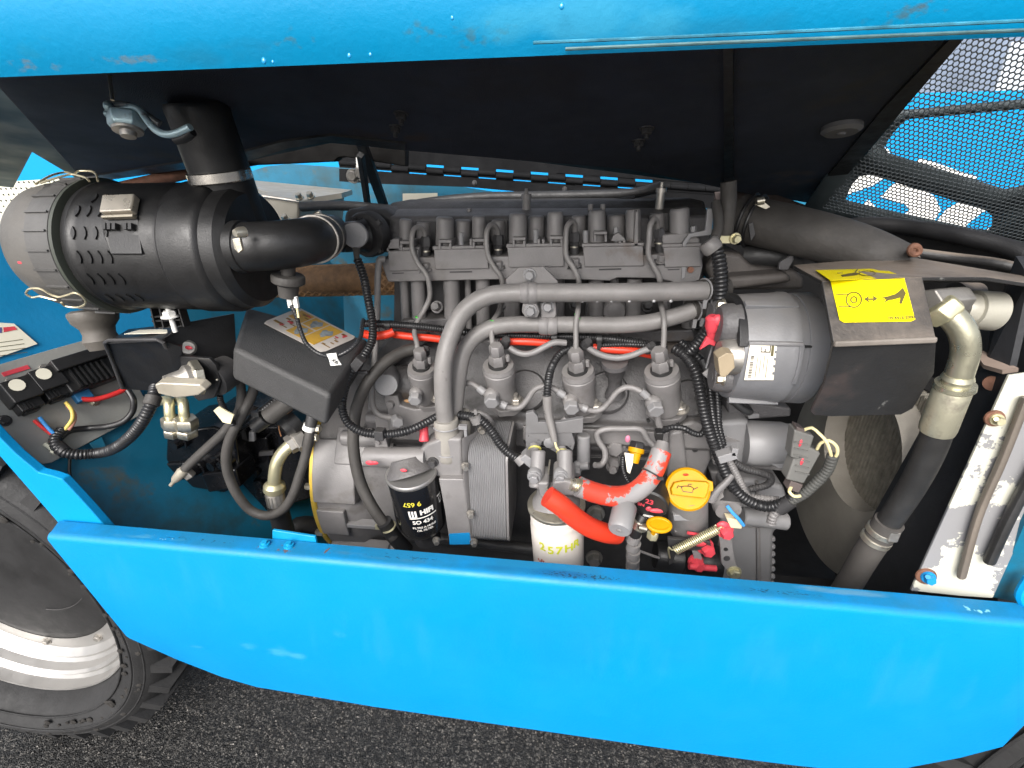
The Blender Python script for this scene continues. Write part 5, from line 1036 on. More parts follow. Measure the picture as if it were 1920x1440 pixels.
t, d = cable('valve_harness', 'corrugated black harness with clips running up behind the control box', 'cable', [(430, 800, .60), (455, 796, .595), (490, 772, .59), (520, 748, .60), (545, 725, .62)], 9, CORR, corr=.16, pitch=.0042)
g = G(); g.cyl(P(502, 782, .588), P(546, 748, .60), 17 * d, n=16, bev=.002); obj('sleeve', g, RUBBERG, t)
g = G(); g.cyl(P(478, 800, .585), P(500, 784, .588), 14 * d, n=14, bev=.001); g.box(P(480, 776, .58), .012, .006, .008); obj('clip', g, BLACK, t)
cable('tag_harness', 'corrugated lead with a cream tag hanging under the battery switch', 'cable', [(412, 742, .55), (414, 752, .552), (420, 765, .555), (430, 782, .556), (438, 798, .555)], 5.5, CORR, corr=.2, pitch=.004)
g = G(); g.sheet([P(400, 770, .548), P(410, 762, .548), P(426, 772, .548), P(438, 778, .548), P(432, 795, .548), P(418, 792, .548)], .002); o = obj('cable_tag', g, mat('cream_tag', (.75, .68, .45), .5, 0, .1)); o['label'] = 'cream paper tag tied to the lead below the battery switch'; o['category'] = 'tag'
g = G(); g.sheet([P(560, 748, .60), P(570, 746, .60), P(575, 765, .60), P(565, 768, .60)], .002); o = obj('cable_tag', g, WHITE); o['label'] = 'small white tag just above the gold flange'; o['category'] = 'tag'
cable('wall_lead', 'thin dark lead running down the blue wall below the relay plate', 'wire', [W(131, 860, .006), W(131, 890, .006), W(142, 915, .006), W(165, 948, .006)], 2.6, BLACK)

# ------------------------------------------------------------------ behind: tank, prop, hoses, braided sleeve
tk = thing('oil_cooler_tank', 'dull aluminium tank behind the intake elbow', 'tank', P(560, 390, .95)); g = G()
g.prism([P(470, 362, .9), P(562, 376, .9), P(560, 440, .9), P(480, 440, .9)], V((0, .2, 0))); obj('tank', g, mat('dull_alloy', (.30, .28, .235), .45, .35, .15, 12), tk, bev=.006)
g = G(); g.tube([P(472, 366, .898), P(500, 369, .898), P(562, 378, .898)], .003, 8); obj('weld_seam', g, STEELD, tk)
g = G(); g.prism([P(474, 338, 1.15), P(660, 356, 1.15), P(640, 362, 1.0), P(560, 374, .93), P(472, 352, 1.0)], UP * -.01); obj('cover_plate', g, MATS['dull_alloy'], tk)
for x, y in ((562, 372), (583, 370), (536, 412)):
    g = G(); q = P(x, y, .88); g.hex(q, V((0, -.5, .8)), 6 * S(x, y, .88), .01); obj('tank_bolt', g, STEEL, tk)
pr = thing('hood_prop', 'black folding prop bars under the hood at its hinge', 'prop', P(690, 300, .9))
g = G(); g.bar(P(668, 240, .74), P(722, 392, .92), .017, .008, FR); obj('prop_bar', g, BLACKM, pr, bev=.001)
g = G(); g.bar(P(676, 290, .76), P(690, 388, .88), .009, .009, FR); obj('prop_bar', g, BLACKM, pr, bev=.001)
g = G(); g.cyl(P(640, 232, .70), P(684, 236, .70), .007, n=10); g.ball(P(642, 232, .70), .008, 10); obj('pivot_pin', g, STEELD, pr)
for x, y in ((678, 236), (660, 252), (676, 325), (662, 330)):
    g = G(); q = P(x, y, .72 if y < 300 else .86); g.hex(q, FR, .009, .008); obj('prop_bolt', g, BLACKM if y < 300 else STEELD, pr)
g = G(); g.slab([(667, 288), (673, 288), (674, 314), (668, 314)], .80, .01); obj('white_catch', g, WHITE, pr)
cable('top_hose', 'dark hose running along the top of the engine under the hood hinge', 'hose', [(735, 392, .92), (800, 380, .93), (900, 370, .94), (985, 368, .94), (1100, 366, .94), (1190, 362, .93), (1240, 350, .92)], 9, RUBBER)
cable('side_hose', 'short dark hose from the tank to the intake manifold', 'hose', [(566, 388, .88), (600, 386, .87), (650, 386, .86), (720, 392, .85)], 9, RUBBER)
cable('thin_top_pipe', 'thin black pipe sagging behind the rocker cover', 'pipe', [(1000, 376, .90), (1060, 384, .89), (1120, 380, .89), (1190, 370, .90)], 3, BLACK)
br = thing('braided_sleeve', 'brown braided heat sleeve behind the sensor lead', 'sleeve', P(640, 525, .85)); k = S(640, 525, .85)
g = G(); g.tube([P(470, 530, .88), P(560, 527, .87), P(660, 524, .86), P(760, 522, .86)], 27 * k, 22); obj('sleeve_core', g, BROWN, br)
for kk in range(12):
    for sg in (-1, 1):
        c = [P(470, 530, .88).lerp(P(760, 522, .86), i / 40) for i in range(41)]
        pts = [q + V((0, math.cos(sg * i * .28 + kk * .524), math.sin(sg * i * .28 + kk * .524))) * 27.2 * k for i, q in enumerate(c)]
        g = G(); g.tube(pts, .0032, 6, smooth=False); obj('braid', g, MATS.get('braid_tan') or mat('braid_tan', (.34, .19, .085), .6, 0, .3, 80), br)
g = G(); g.slab([(755, 363), (820, 362), (820, 382), (755, 382)], 1.2, .003); o = obj('wall_label', g, LABEL); o['label'] = 'small pale label on the back wall behind the engine'; o['category'] = 'label'
ex = cable('rusty_pipe', 'brown rusty pipe between the hood lining and the air cleaner', 'pipe', [(230, 352, .78), (290, 338, .80), (380, 318, .84)], 11, RUST)
mf = thing('intake_manifold', 'dark intake manifold end with a round flange behind the grey cap', 'manifold', P(700, 440, .74)); k = S(700, 440, .72)
g = G(); g.slab([(645, 392), (720, 392), (745, 410), (745, 475), (660, 475), (640, 440)], .76, .1); obj('manifold', g, GREYD, mf, bev=.01, seg=3)
c = P(697, 438, .745); g = G(); g.lathe(c, c + V((-.2, -.95, 0)) * .02, [(0, 42 * k), (.8, 42 * k), (1, 39 * k)], 36); obj('flange', g, GREYD, mf)
g = G(); g.lathe(c + V((-.2, -.95, 0)) * .02, c + V((-.5, -.8, 0)) * .06, [(0, 32 * k), (.2, 28 * k), (1, 26 * k)], 30); obj('outlet', g, BLACKM, mf)
for a in (40, 130, 220, 310):
    g = G(); q = c + V((math.cos(R(a)), -.022 - .0, math.sin(R(a)))).normalized() * 0 + V((math.cos(R(a)) * 36 * k, -.02, math.sin(R(a)) * 36 * k)); g.hex(q, FR, 5 * k, .005); obj('flange_bolt', g, GREYD, mf)
gc = thing('round_sensor', 'round grey sensor cap with a corrugated tail in front of the manifold', 'cap', P(666, 442, .64)); k = S(666, 442, .64)
c = P(665, 441, .64); d = (CAM - c).normalized(); d = (d + V((-.12, 0, -.08))).normalized()
g = G(); g.lathe(c - d * .009, c, [(0, 24 * k), (.8, 24 * k), (1, 22 * k)], 36); obj('cap_disc', g, GREYP, gc)
g = G(); g.lathe(P(667, 462, .645), P(670, 492, .645), [(0, 9 * k), (.3, 6 * k), (1, 5 * k)], 14); obj('tail', g, RUBBERG, gc)
# ------------------------------------------------------------------ oil filter, its head and the oil cooler
of = thing('oil_filter', 'glossy black screw-on oil filter with white lettering under the grey filter head', 'oil filter', P(785, 985, .56)); k = S(775, 920, .55)
a, b = P(772, 886, .56), P(795, 985, .575); rF = 47 * k; ax = (b - a).normalized(); Lf = (b - a).length
g = G(); g.lathe(a, b, [(0, rF * .96), (.03, rF), (.86, rF), (.93, rF * .96), (.98, rF * .85), (1, rF * .6)], 48); obj('can', g, mat('filter_black', (.008, .008, .009), .2, 0, .15, 10, coat=.6), of)
g = G(); g.lathe(a - ax * .004, a + ax * .003, [(0, rF * .99), (.3, rF * 1.03), (.7, rF * 1.03), (1, rF)], 48); obj('seam_ring', g, ALU, of)
def ang_at(px, py):                              # angle round the can of a photo pixel
    f = CAM - a; f = (f - ax * f.dot(ax)).normalized(); r = ax.cross(f); r = r if r.x > 0 else -r
    d = ray(px, py); q = P(px, py, .53) - a; q = q - ax * q.dot(ax); return math.asin(max(-1, min(1, q.dot(r) / rF)))
g = G(); wrap_text(g, 'HIFI', .0125, a, b, rF, .24, Lf * .42, .0004, .0007); 
obj('filter_print', g, WHITE, of)
g = G(); wrap_text(g, 'SO 434', .010, a, b, rF, .0, Lf * .585, .0004, .0004); obj('filter_print', g, WHITE, of)
g = G(); wrap_text(g, 'FILTRE A HUILE', .0052, a, b, rF, .02, Lf * .685, .0004, .0002); wrap_text(g, 'OIL FILTER', .0052, a, b, rF, .02, Lf * .74, .0004, .0002); obj('filter_print', g, WHITE, of)
def band(g, a0, a1, l0, l1, lift=.0005, sh=0.):
    f = CAM - a; f = (f - ax * f.dot(ax)).normalized(); r = ax.cross(f); r = r if r.x > 0 else -r
    n_ = max(1, int(abs(a1 - a0) / .08)); v = []
    for i in range(n_ + 1):
        q = a0 + (a1 - a0) * i / n_; e = (f * math.cos(q) + r * math.sin(q)) * (rF + lift); v += [a + ax * (l0 + sh * i / n_) + e, a + ax * (l1 + sh * i / n_) + e]
    return g.add(v, [(2 * i, 2 * i + 1, 2 * i + 3, 2 * i + 2) for i in range(n_)])
g = G(); band(g, -.5, .62, Lf * .495, Lf * .515)
for i in range(3): band(g, -.5 + i * .12, -.42 + i * .12, Lf * .37, Lf * .49)
band(g, -.5, -.18, Lf * .475, Lf * .49); obj('filter_print', g, WHITE, of)
g = G(); band(g, .82, 1.12, Lf * .30, Lf * .325, .0005, .002); band(g, .9, 1.1, Lf * .36, Lf * .372); band(g, .9, 1.1, Lf * .44, Lf * .452); band(g, .9, .94, Lf * .36, Lf * .45); band(g, 1.06, 1.1, Lf * .36, Lf * .45); obj('filter_print', g, WHITE, of)
g = G(); wrap_text(g, '9 657', .0115, a, b, rF, -.28, Lf * .25, .0005, .0003, math.pi); obj('hand_writing', g, mat('yellow_pen', (.65, .58, .06), .5), of)
oh = thing('oil_filter_mount', 'grey cast filter head with red paint dabs above the black oil filter', 'filter head', P(760, 860, .57))
g = G(); g.lathe(P(686, 856, .575), P(800, 857, .57), [(0, 17 * k), (.02, 19.5 * k), (1, 19 * k)], 28); obj('barrel', g, GREY, oh)
g = G(); g.lathe(P(763, 858, .57), P(771, 886, .562), [(0, 30 * k), (.4, 36 * k), (.75, 44 * k), (1, 46.5 * k)], 36); obj('seat', g, GREYC, oh)
g = G(); g.slab([(786, 846), (800, 832), (826, 822), (866, 822), (868, 896), (808, 896), (794, 886), (786, 870)], .565, .035); obj('joint_plate', g, GREY, oh, bev=.005, seg=3)
g = G(); c = P(812, 866, .5645); g.hex(c, FR, 8 * k, .009); obj('head_bolt', g, GREYD, oh)
g = G(); g.cyl(P(795, 828, .57), P(795, 788, .585), 9 * k, 7 * k, 16, .001); pg = obj('plug', g, RED, oh, label='red painted plug on top of the filter head')
for x, y, s in ((694, 868, 7), (702, 868, 6), (757, 882, 5)):
    g = G(); g.ball(P(x, y, .547 if x < 720 else .532), s * k, 10, (1.3, .35, .7)); obj('paint_dab', g, RED, oh)
g = G(); g.slab([(700, 822), (722, 818), (728, 842), (706, 846)], .578, .006); g.hex(P(710, 828, .578), FR, 5 * k, .005); obj('hose_clip', g, GREY, oh, bev=.001)
fa = thing('filter_adapter', 'dark adapter with a round plug under the black oil filter', 'adapter', P(790, 990, .58))
g = G(); g.cyl(P(795, 972, .58), P(803, 1012, .585), 27 * k, n=24, bev=.003); obj('adapter_body', g, GREYD, fa)
c = P(772, 995, .545); d = (V((-.15, -.9, .1))).normalized(); g = G(); g.lathe(c - d * .03, c, [(0, 17 * k), (.5, 17 * k), (.52, 18.5 * k), (.95, 18.5 * k), (1, 16 * k)], 28); g.lathe(c, c + d * .0006, [(0, 6 * k), (1, 6 * k)], 6); obj('drain_plug', g, GREYD, fa)

oc = thing('oil_cooler', 'ribbed grey plate oil cooler on its bracket with a blue painted foot', 'cooler', P(910, 1010, .6))
kc = S(900, 900, .57); g = G(); g.slab([(822, 898), (869, 899), (886, 1020), (843, 1021), (834, 960)], .555, .02); brk = obj('bracket_column', g, GREY, oc, bev=.002)
g = G(); g.slab([(842, 1001), (880, 999), (884, 1020.3), (843, 1021.3)], .5545, .002)
obj('painted_foot', g, CYANM, oc, label='blue painted foot of the bracket')
g = G(); g.prism([P(866, 822, .56), P(900, 806, .62), P(888, 835, .60), P(876, 900, .565), P(890, 1018, .56), P(884, 1020, .555), P(868, 898, .555)], V((.004, .004, 0))); obj('side_flange', g, GREY, oc, bev=.001)
zt, zb = P(912, 834, .575).z, P(920, 1008, .575).z; yf, yk = .556, .665; xL, xR = P(879, 900, .556).x, P(947, 900, .556).x
def rrect(x, m, rad=.022):
    pts = []
    for cyy, czz, a0 in ((yf + m + rad, zt - m - rad, 90), (yf + m + rad, zb + m + rad, 180), (yk - m - rad, zb + m + rad, 270), (yk - m - rad, zt - m - rad, 0)):
        for i in range(7):
            q = R(a0 + 90 * i / 6); pts.append(V((x, cyy + math.cos(q) * rad, czz + math.sin(q) * rad)))
    return pts
N = 20; rings = []
for i in range(N * 2 + 1): rings.append(rrect(xL + (xR - xL) * i / (2 * N), 0 if i % 2 else .0014))
v = [p for r in rings for p in r]; m_ = 28; fs = [(j * m_ + i, j * m_ + (i + 1) % m_, (j + 1) * m_ + (i + 1) % m_, (j + 1) * m_ + i) for j in range(2 * N) for i in range(m_)] + [tuple(range(m_)), tuple(range(2 * N * m_, 2 * N * m_ + m_))]
g = G(); g.add(v, fs); obj('plate_stack', g, GREYP, oc, ang=20, kind='stuff')
g = G(); g.prism(rrect(xR + .0005, .0005), RT * .004); obj('end_plate', g, GREY, oc, bev=.001)
for x, y in ((872, 873), (882, 962), (888, 1015), (903, 805), (818, 1012)):
    g = G(); c = P(x, y, .553 if y > 820 else .61); g.hex(c, V((.3, -.9, 0)), 6 * kc, .009); obj('cooler_bolt', g, STEELD, oc)

# ------------------------------------------------------------------ fuel filter
ff = thing('fuel_filter', 'white fuel filter canister with green yellow handwriting at the front', 'fuel filter', P(1047, 1060, .54)); k = S(1045, 980, .53)
a, b = P(1043, 945, .54), P(1048, 1068, .545); ax = (b - a).normalized(); rF = 51 * k
g = G(); g.lathe(a, b, [(0, rF * .93), (.02, rF * .98), (.10, rF * .98), (.12, rF * .965), (.14, rF * .98), (.18, rF * .98), (.2, rF * .965), (.25, rF), (.85, rF * .98), (.93, rF * .95), (1, rF * .85)], 56); obj('canister', g, FILTW, ff)
g = G(); g.lathe(a - ax * .003, a + ax * .004, [(0, rF), (.2, rF * 1.06), (.8, rF * 1.06), (1, rF)], 56); obj('rim', g, STEEL, ff)
HAND = mat('marker_yellow', (.62, .66, .03), .5)
for ch, an, al, tn in (('2', -.60, .51, .1), ('5', -.27, .525, .08), ('7', .03, .52, -.05), ('H', .40, .505, 0), ('R', .72, .49, -.1)):
    g = G(); wrap_text(g, ch, .0185, a, b, rF, an, (b - a).length * (al - .13), .0006, .0006, tn); obj('hand_writing', g, HAND, ff)
f_ = CAM - a; f_ = (f_ - ax * f_.dot(ax)).normalized(); rr_ = ax.cross(f_); rr_ = rr_ if rr_.x > 0 else -rr_
def fpt(an, al, lift=.0006): return a + ax * al + (f_ * math.cos(an) + rr_ * math.sin(an)) * (rF + lift)
for i in range(5):
    g = G(); q = -.85 + i * .085; L0 = (b - a).length * .60 + i * .0012; g.add([fpt(q, L0 - (.006 if i > 1 else .001)), fpt(q + .05, L0 - (.006 if i > 1 else .001)), fpt(q + .035, L0 + .003), fpt(q - .015, L0 + .003)], [(0, 1, 2, 3)]); obj('logo_print', g, mat('red_print', (.55, .09, .05), .5) if 'red_print' not in MATS else MATS['red_print'], ff)
fh = thing('fuel_filter_mount', 'grey cast fuel filter head with two hose posts above the white filter', 'filter head', P(1045, 930, .55))
g = G(); g.lathe(P(1043, 898, .555), P(1043, 950, .54), [(0, 28 * k), (.1, 33 * k), (.55, 38 * k), (.7, 44 * k), (1, 46 * k)], 40); obj('dome', g, GREY, fh)
g = G(); g.slab([(1036, 904), (1060, 900), (1078, 906), (1079, 932), (1034, 930)], .512, .05); obj('outlet_block', g, GREY, fh, bev=.004)
g = G(); g.slab([(1006, 905), (1030, 905), (1026, 940), (1012, 932)], .515, .04); obj('inlet_block', g, GREY, fh, bev=.004)
for x, y0, y1 in ((1008, 905, 858), (1058, 895, 858)):
    g = G(); g.cyl(P(x - (3 if x < 1020 else -2), y0 + 10, .522), P(x + (2 if x < 1020 else 2), y1 - 14, .55), 13 * k, n=18, bev=.002); obj('post', g, GREY, fh)
for x, y in ((1002, 895), (1052, 895)):
    c = P(x, y, .52); d = V((-.1, -.92, -.1)).normalized(); g = G(); g.lathe(c + V((0, .01, 0)), c, [(0, 13 * k), (.9, 13 * k), (1, 12 * k)], 20); g.hex(c, d, 9 * k, .007); obj('post_bolt', g, GREYP, fh, bev=.0006)
g = G(); g.tube([P(1031, 862, .555), P(1028, 890, .535), P(1026, 918, .512)], .0012, 6); obj('seam_line', g, STEEL, fh)
g = G(); g.cyl(P(1070, 908, .512), P(1090, 912, .515), 10 * k, n=16); 
for t in (1076, 1081, 1086): g.lathe(P(t, 909, .5125), P(t + 3, 910, .513), [(0, 12 * k), (1, 10 * k)], 16)
obj('hose_barb', g, STEEL, fh)
# hose and sensor block above the filter head, half masked paint
sb = thing('fuel_pump_block', 'grey peeling bracket plate with fuel connections above the filter head', 'bracket', P(1035, 820, .6)); 
PEELG = mat('flaking_grey', (.15, .148, .15), .5, 0, .15, 14, .3, 300, spots=[((.012, .012, .012), .60, 34, .02)])
g = G(); g.slab([(986, 775), (1000, 772), (1008, 780), (1010, 792), (1048, 792), (1094, 784), (1093, 812), (985, 813)], .600, .008); obj('plate', g, PEELG, sb, bev=.001)
g = G(); g.slab([(985, 812), (1072, 810), (1078, 830), (1074, 846), (1062, 836), (1045, 850), (1015, 834), (1004, 846), (986, 845)], .602, .02); obj('front_plate', g, PEELG, sb, bev=.001)
g = G(); g.slab([(1048, 792), (1058, 782), (1066, 790), (1076, 786), (1092, 794)], .607, .004); obj('torn_lug', g, GREY, sb)
c = P(1030, 829, .602); g = G(); g.lathe(c, c + FR * .004, [(0, 11 * k), (.8, 11 * k), (1, 9 * k)], 24); obj('plug', g, GREYP, sb)
for x, y in ((1003, 842), (1055, 848)):
    a1, b1 = P(x - 2, y - 8, .59), P(x - 1, y + 26, .565); g = G(); g.cyl(a1, b1, 10 * k, n=16, bev=.001); obj('connection', g, GREY, sb)
    g = G(); g.ring(P(x, y, .585), b1 - a1, 10.5 * k, .0017, 20, 8); obj('o_ring', g, mat('yellow_ring', (.55, .5, .12), .5) if 'yellow_ring' not in MATS else MATS['yellow_ring'], sb)
g = G(); g.slab([(1014, 838), (1052, 842), (1050, 862), (1016, 860)], .61, .04); obj('dark_body', g, BLACK, sb, bev=.002)

# ------------------------------------------------------------------ hoses and cables across the engine
t, d = cable('center_harness', 'corrugated black cable dropping past the middle injection pump to the filter head', 'cable', [(1078, 650, .66), (1052, 662, .655), (1036, 685, .645), (1028, 715, .615), (1026, 745, .605), (1027, 775, .60)], 8, CORR, corr=.2, pitch=.0038, n=14)
g = G(); g.tube([P(1026, 742, .604), P(1028, 775, .60), P(1034, 800, .594), P(1040, 828, .588)], lambda u: (9.5 - 3.5 * u) * d, 14); obj('grey_sleeve', g, TAUPE, t)
g = G(); g.tube([P(1040, 826, .587), P(1044, 840, .58), P(1051, 848, .572), P(1054, 855, .565)], 2.2 * d, 8); g.ball(P(1054, 855, .562), 3.5 * d, 8); obj('cream_lead', g, WIREW, t)
t, d = cable('sensor_harness', 'corrugated black cable slanting over the oil cooler to a grey plug', 'cable', [(860, 778, .60), (885, 782, .595), (902, 788, .59), (920, 806, .582), (940, 835, .57), (958, 852, .562), (980, 866, .555)], 9, CORR, corr=.2, pitch=.004, n=14)
g = G(); g.slab([(974, 862), (984, 852), (1008, 868), (1005, 880), (994, 880)], .545, .018); obj('plug', g, GREYP, t, bev=.002)
g = G(); g.cyl(P(972, 856, .555), P(982, 868, .551), 11 * d, n=14); obj('plug_neck', g, GREY, t)
g = G(); g.cyl(P(890, 780, .59), P(896, 792, .59), 11.5 * d, n=12); g.box(P(892, 772, .588), .004, .004, .008); obj('clip', g, GREY, t)
t, d = cable('flywheel_harness', 'corrugated black cable looping in front of the bell housing', 'cable', [(670, 485, .645), (682, 520, .645), (692, 570, .64), (699, 610, .635), (697, 640, .62), (682, 668, .60), (658, 700, .585), (645, 735, .575), (642, 768, .568), (652, 792, .562), (675, 808, .557), (705, 814, .555), (740, 813, .555), (770, 806, .557), (800, 792, .57), (818, 782, .585)], 8.2, CORR, corr=.2, pitch=.0042, n=14)
for x0, y0, x1, y1, Y in ((664, 690, 678, 672, .59), (712, 805, 714, 822, .55)):
    g = G(); g.bar(P(x0, y0, Y), P(x1, y1, Y), .013, .014, FR); g.box(P(x0 + 16, y0 + 8, Y + .01), .016, .005, .005); obj('clip', g, GREYD, t, bev=.001)
cable('breather_hose', 'thick dusty black hose arching from the first pump down past the oil filter', 'hose', [(786, 652, .66), (755, 660, .65), (722, 680, .63), (690, 716, .61), (670, 760, .60), (663, 805, .59), (664, 850, .583), (676, 905, .575), (698, 950, .568), (722, 985, .565), (738, 1008, .565)], 11, RUBBERG, n=16)
cable('hose_tail', 'black ribbed hose tail ending beside the oil filter drain plug', 'hose', [(720, 978, .564), (738, 1005, .57), (762, 1030, .585)], 14, RUBBER)
g = G(); c = P(729, 988, .5645); g.ring(c, P(738, 1005, .57) - P(715, 970, .564), 14.5 * d, .0016, 22, 6); g.box(c + V((-.014, -.004, .002)), .012, .003, .008); o = obj('hose_clip', g, PLATED); o['label'] = 'plated hose clip around the hose beside the oil filter'; o['category'] = 'clip'
# long harness under the coolant pipes with orange leak-off sleeves
t, d = cable('main_harness', 'long black harness running under the grey coolant pipes', 'cable', [(678, 606, .66), (740, 609, .66), (800, 614, .66), (850, 620, .662), (900, 626, .668), (1000, 630, .67), (1100, 632, .67), (1180, 640, .668), (1245, 652, .665)], 7.5, CORR, corr=.16, pitch=.0035)
for x, y in ((729, 610), (1039, 632), (1123, 636)):
    g = G(); g.cyl(P(x - 5, y, .66), P(x + 5, y, .66), 9.5 * d, n=12); g.box(P(x, y + 12, .655), .005, .006, .012); obj('clip', g, BLACK, t)
cable('second_harness', 'second slim black harness below the long one, behind the pump tops', 'cable', [(1120, 648, .665), (1170, 646, .664), (1215, 648, .663), (1250, 654, .662)], 6, CORR, corr=.16, pitch=.0035)
for pts, lab, r in (([(684, 626, .655), (700, 630, .65), (725, 627, .652), (738, 622, .656)], 'short bright orange tube end left of the first injection pipe', 8), ([(738, 627, .667), (770, 631, .666), (810, 634, .668), (850, 640, .672)], 'orange tube behind the first injection pipe', 7),
                    ([(940, 640, .668), (970, 640, .667), (1000, 641, .667), (1040, 645, .668)], 'orange tube behind the second injection pump', 7.5), ([(1112, 652, .668), (1145, 655, .665), (1185, 658, .664), (1238, 668, .668)], 'orange tube arching between the third and fourth pumps', 8)):
    cable('orange_tube', lab, 'tube', pts, r, ORANGE, n=14, group='orange leak-off tubes')
# right hand harness trunk
t, d = cable('trunk_harness', 'thick corrugated harness trunk descending right of the fourth pump to the plugs', 'cable', [(1262, 652, .655), (1285, 668, .645), (1303, 695, .63), (1313, 735, .615), (1320, 775, .605), (1332, 815, .597), (1347, 855, .59), (1362, 890, .583), (1380, 920, .578), (1405, 940, .575), (1440, 950, .572), (1470, 942, .57), (1490, 932, .565)], 10.5, CORR, corr=.2, pitch=.005, n=16)
g = G(); g.bar(P(1345, 858, .578), P(1378, 848, .578), .012, .016, FR); g.box(P(1376, 845, .575), .008, .01, .012); obj('clip', g, GREYP, t, bev=.001)
g = G(); g.cyl(P(1460, 955, .57), P(1484, 938, .566), 13 * d, n=14); obj('tape_wrap', g, GREYD, t)
g = G(); g.tube([P(1462, 955, .575), P(1450, 966, .575), P(1446, 980, .576)], 9 * d, 14, corr=.2, pitch=.005); obj('branch', g, GREY, t)
for lab, pts, r, m in (('black corrugated branch cable left of two beside the trunk', [(1275, 640, .66), (1310, 672, .645), (1328, 710, .63), (1333, 750, .62), (1338, 790, .61), (1352, 840, .60)], 7, CORR), ('black corrugated branch cable right of two beside the trunk', [(1290, 652, .66), (1322, 684, .64), (1342, 720, .628), (1346, 760, .62), (1348, 800, .612), (1356, 835, .605)], 7, CORR),
                      ('cable hanging in a loop below the alternator', [(1318, 676, .64), (1335, 710, .62), (1362, 740, .60), (1395, 768, .595), (1405, 772, .60), (1390, 755, .61), (1360, 730, .625), (1340, 705, .635)], 7.5, RUBBER),
                      ('grey corrugated branch beside the lower trunk', [(1362, 858, .60), (1375, 880, .60), (1388, 905, .598), (1402, 930, .595), (1430, 935, .59), (1460, 938, .585)], 7.5, GREY), ('grey corrugated lead bending behind the lower trunk', [(1375, 866, .61), (1400, 880, .612), (1425, 886, .615), (1445, 895, .62), (1440, 908, .625), (1405, 918, .63)], 7, GREYD),
                      ('short corrugated lead from the fourth pump line to the trunk', [(1243, 808, .625), (1262, 801, .615), (1282, 803, .61), (1300, 812, .61), (1314, 814, .612), (1325, 800, .615)], 6, CORR)):
    cable('branch_cable', lab, 'cable', pts, r, m, corr=.18 if m is not RUBBER else 0, pitch=.0042, group='harness branches')
g = G(); g.bar(P(1326, 692, .615), P(1343, 708, .607), .016, .016, FR); o = obj('cable_clip', g, GREY, bev=.001); o['label'] = 'grey cable clip on the loop below the red boot'; o['category'] = 'clip'
g = G(); g.bar(P(1228, 815, .60), P(1242, 815, .60), .016, .014, UP); o = obj('plug_socket', g, BLACK, bev=.002); o['label'] = 'black plug at the top of the orange and grey hose'; o['category'] = 'plug'
t, d = cable('alternator_cable', 'thick corrugated cable between the coolant hose ends and the alternator', 'cable', [(1334, 452, .665), (1345, 475, .655), (1351, 510, .645), (1351, 550, .64), (1345, 585, .64), (1328, 618, .642), (1308, 645, .645), (1288, 664, .65)], 13, CORR, corr=.14, pitch=.0052, n=16)
g = G(); g.lathe(P(1326, 452, .655), P(1340, 470, .652), [(0, 15 * d), (.2, 18 * d), (.8, 18 * d), (1, 16 * d)], 20); obj('collar', g, TAUPE, t)
cable('upper_hose', 'dusty dark upright hose right of the cylinder head', 'hose', [(1342, 380, .70), (1346, 400, .69), (1346, 430, .68), (1338, 452, .668)], 9, RUBBERG)

# orange sleeved fuel hoses
t, d = cable('sleeved_hose', 'orange hose with grey overspray patches curving up from the filter head', 'hose', [(1084, 912, .514), (1110, 922, .516), (1145, 930, .52), (1178, 928, .527), (1205, 912, .537), (1222, 890, .548), (1233, 866, .558), (1240, 846, .567)], 19, ORANGEP, n=22)
g = G(); g.ring(P(1222, 889, .548), P(1230, 872, .556) - P(1213, 902, .543), 20 * d, .0012, 22, 6); g.box(P(1238, 897, .53), .008, .004, .003); obj('cable_tie', g, GREYD, t)
g = G(); g.lathe(P(1236, 856, .563), P(1243, 828, .575), [(0, 16 * d), (.4, 17 * d), (.6, 14 * d), (1, 11 * d)], 18); obj('hose_neck', g, GREY, t)
t, d = cable('orange_hose', 'plain bright orange hose sloping down in front of the white fuel filter', 'hose', [(1026, 930, .478), (1048, 945, .478), (1075, 968, .482), (1105, 988, .492), (1135, 999, .505), (1156, 1002, .52)], lambda u: 0, ORANGE) if False else cable('orange_hose', 'plain bright orange hose sloping down in front of the white fuel filter', 'hose', [(1026, 930, .478), (1048, 945, .478), (1075, 968, .482), (1105, 988, .492), (1135, 999, .505), (1156, 1002, .52)], 19, ORANGE, n=22)
gp = thing('end_plug', 'grey round ended plug in front of the orange hose end', 'plug', P(1165, 980, .5)); k = S(1165, 980, .5)
g = G(); g.lathe(P(1172, 948, .52), P(1161, 995, .485), [(0, 21 * k), (.06, 23 * k), (.92, 22 * k), (1, 19 * k)], 28); obj('plug_body', g, GREYP, gp)
g = G(); c = P(1161, 995, .4845); q = (P(1161, 995, .485) - P(1172, 948, .52)).normalized(); g.lathe(c, c + q * .0012, [(0, 5 * k), (1, 3 * k)], 14); obj('end_dimple', g, GREY, gp)
# sensor with yellow collar and its tag
ys = thing('oil_sensor', 'sensor with a yellow collar and black head beside the orange hose', 'sensor', P(1192, 845, .58)); k = S(1190, 845, .58)
a, b = P(1196, 828, .585), P(1188, 868, .57); g = G(); g.lathe(a, a.lerp(b, .35), [(0, 13 * k), (.3, 15 * k), (1, 15 * k)], 6); obj('head', g, BLACK, ys, bev=.001)
g = G(); g.lathe(a.lerp(b, .3), b, [(0, 15 * k), (.3, 15 * k), (.35, 11 * k), (1, 9 * k)], 20); obj('collar', g, YEL, ys)
g = G(); g.sheet([P(1171, 849, .565), P(1188, 852, .565), P(1186, 872, .562), P(1181, 888, .56), P(1176, 884, .56)], .0012); obj('tag', g, LABEL, ys)
g = G(); g.ball(P(1177, 823, .58), 5 * k, 8, (1, .6, 1.6)); obj('paint_dab', g, mat('pink_paint', (.55, .16, .25), .5), ys)
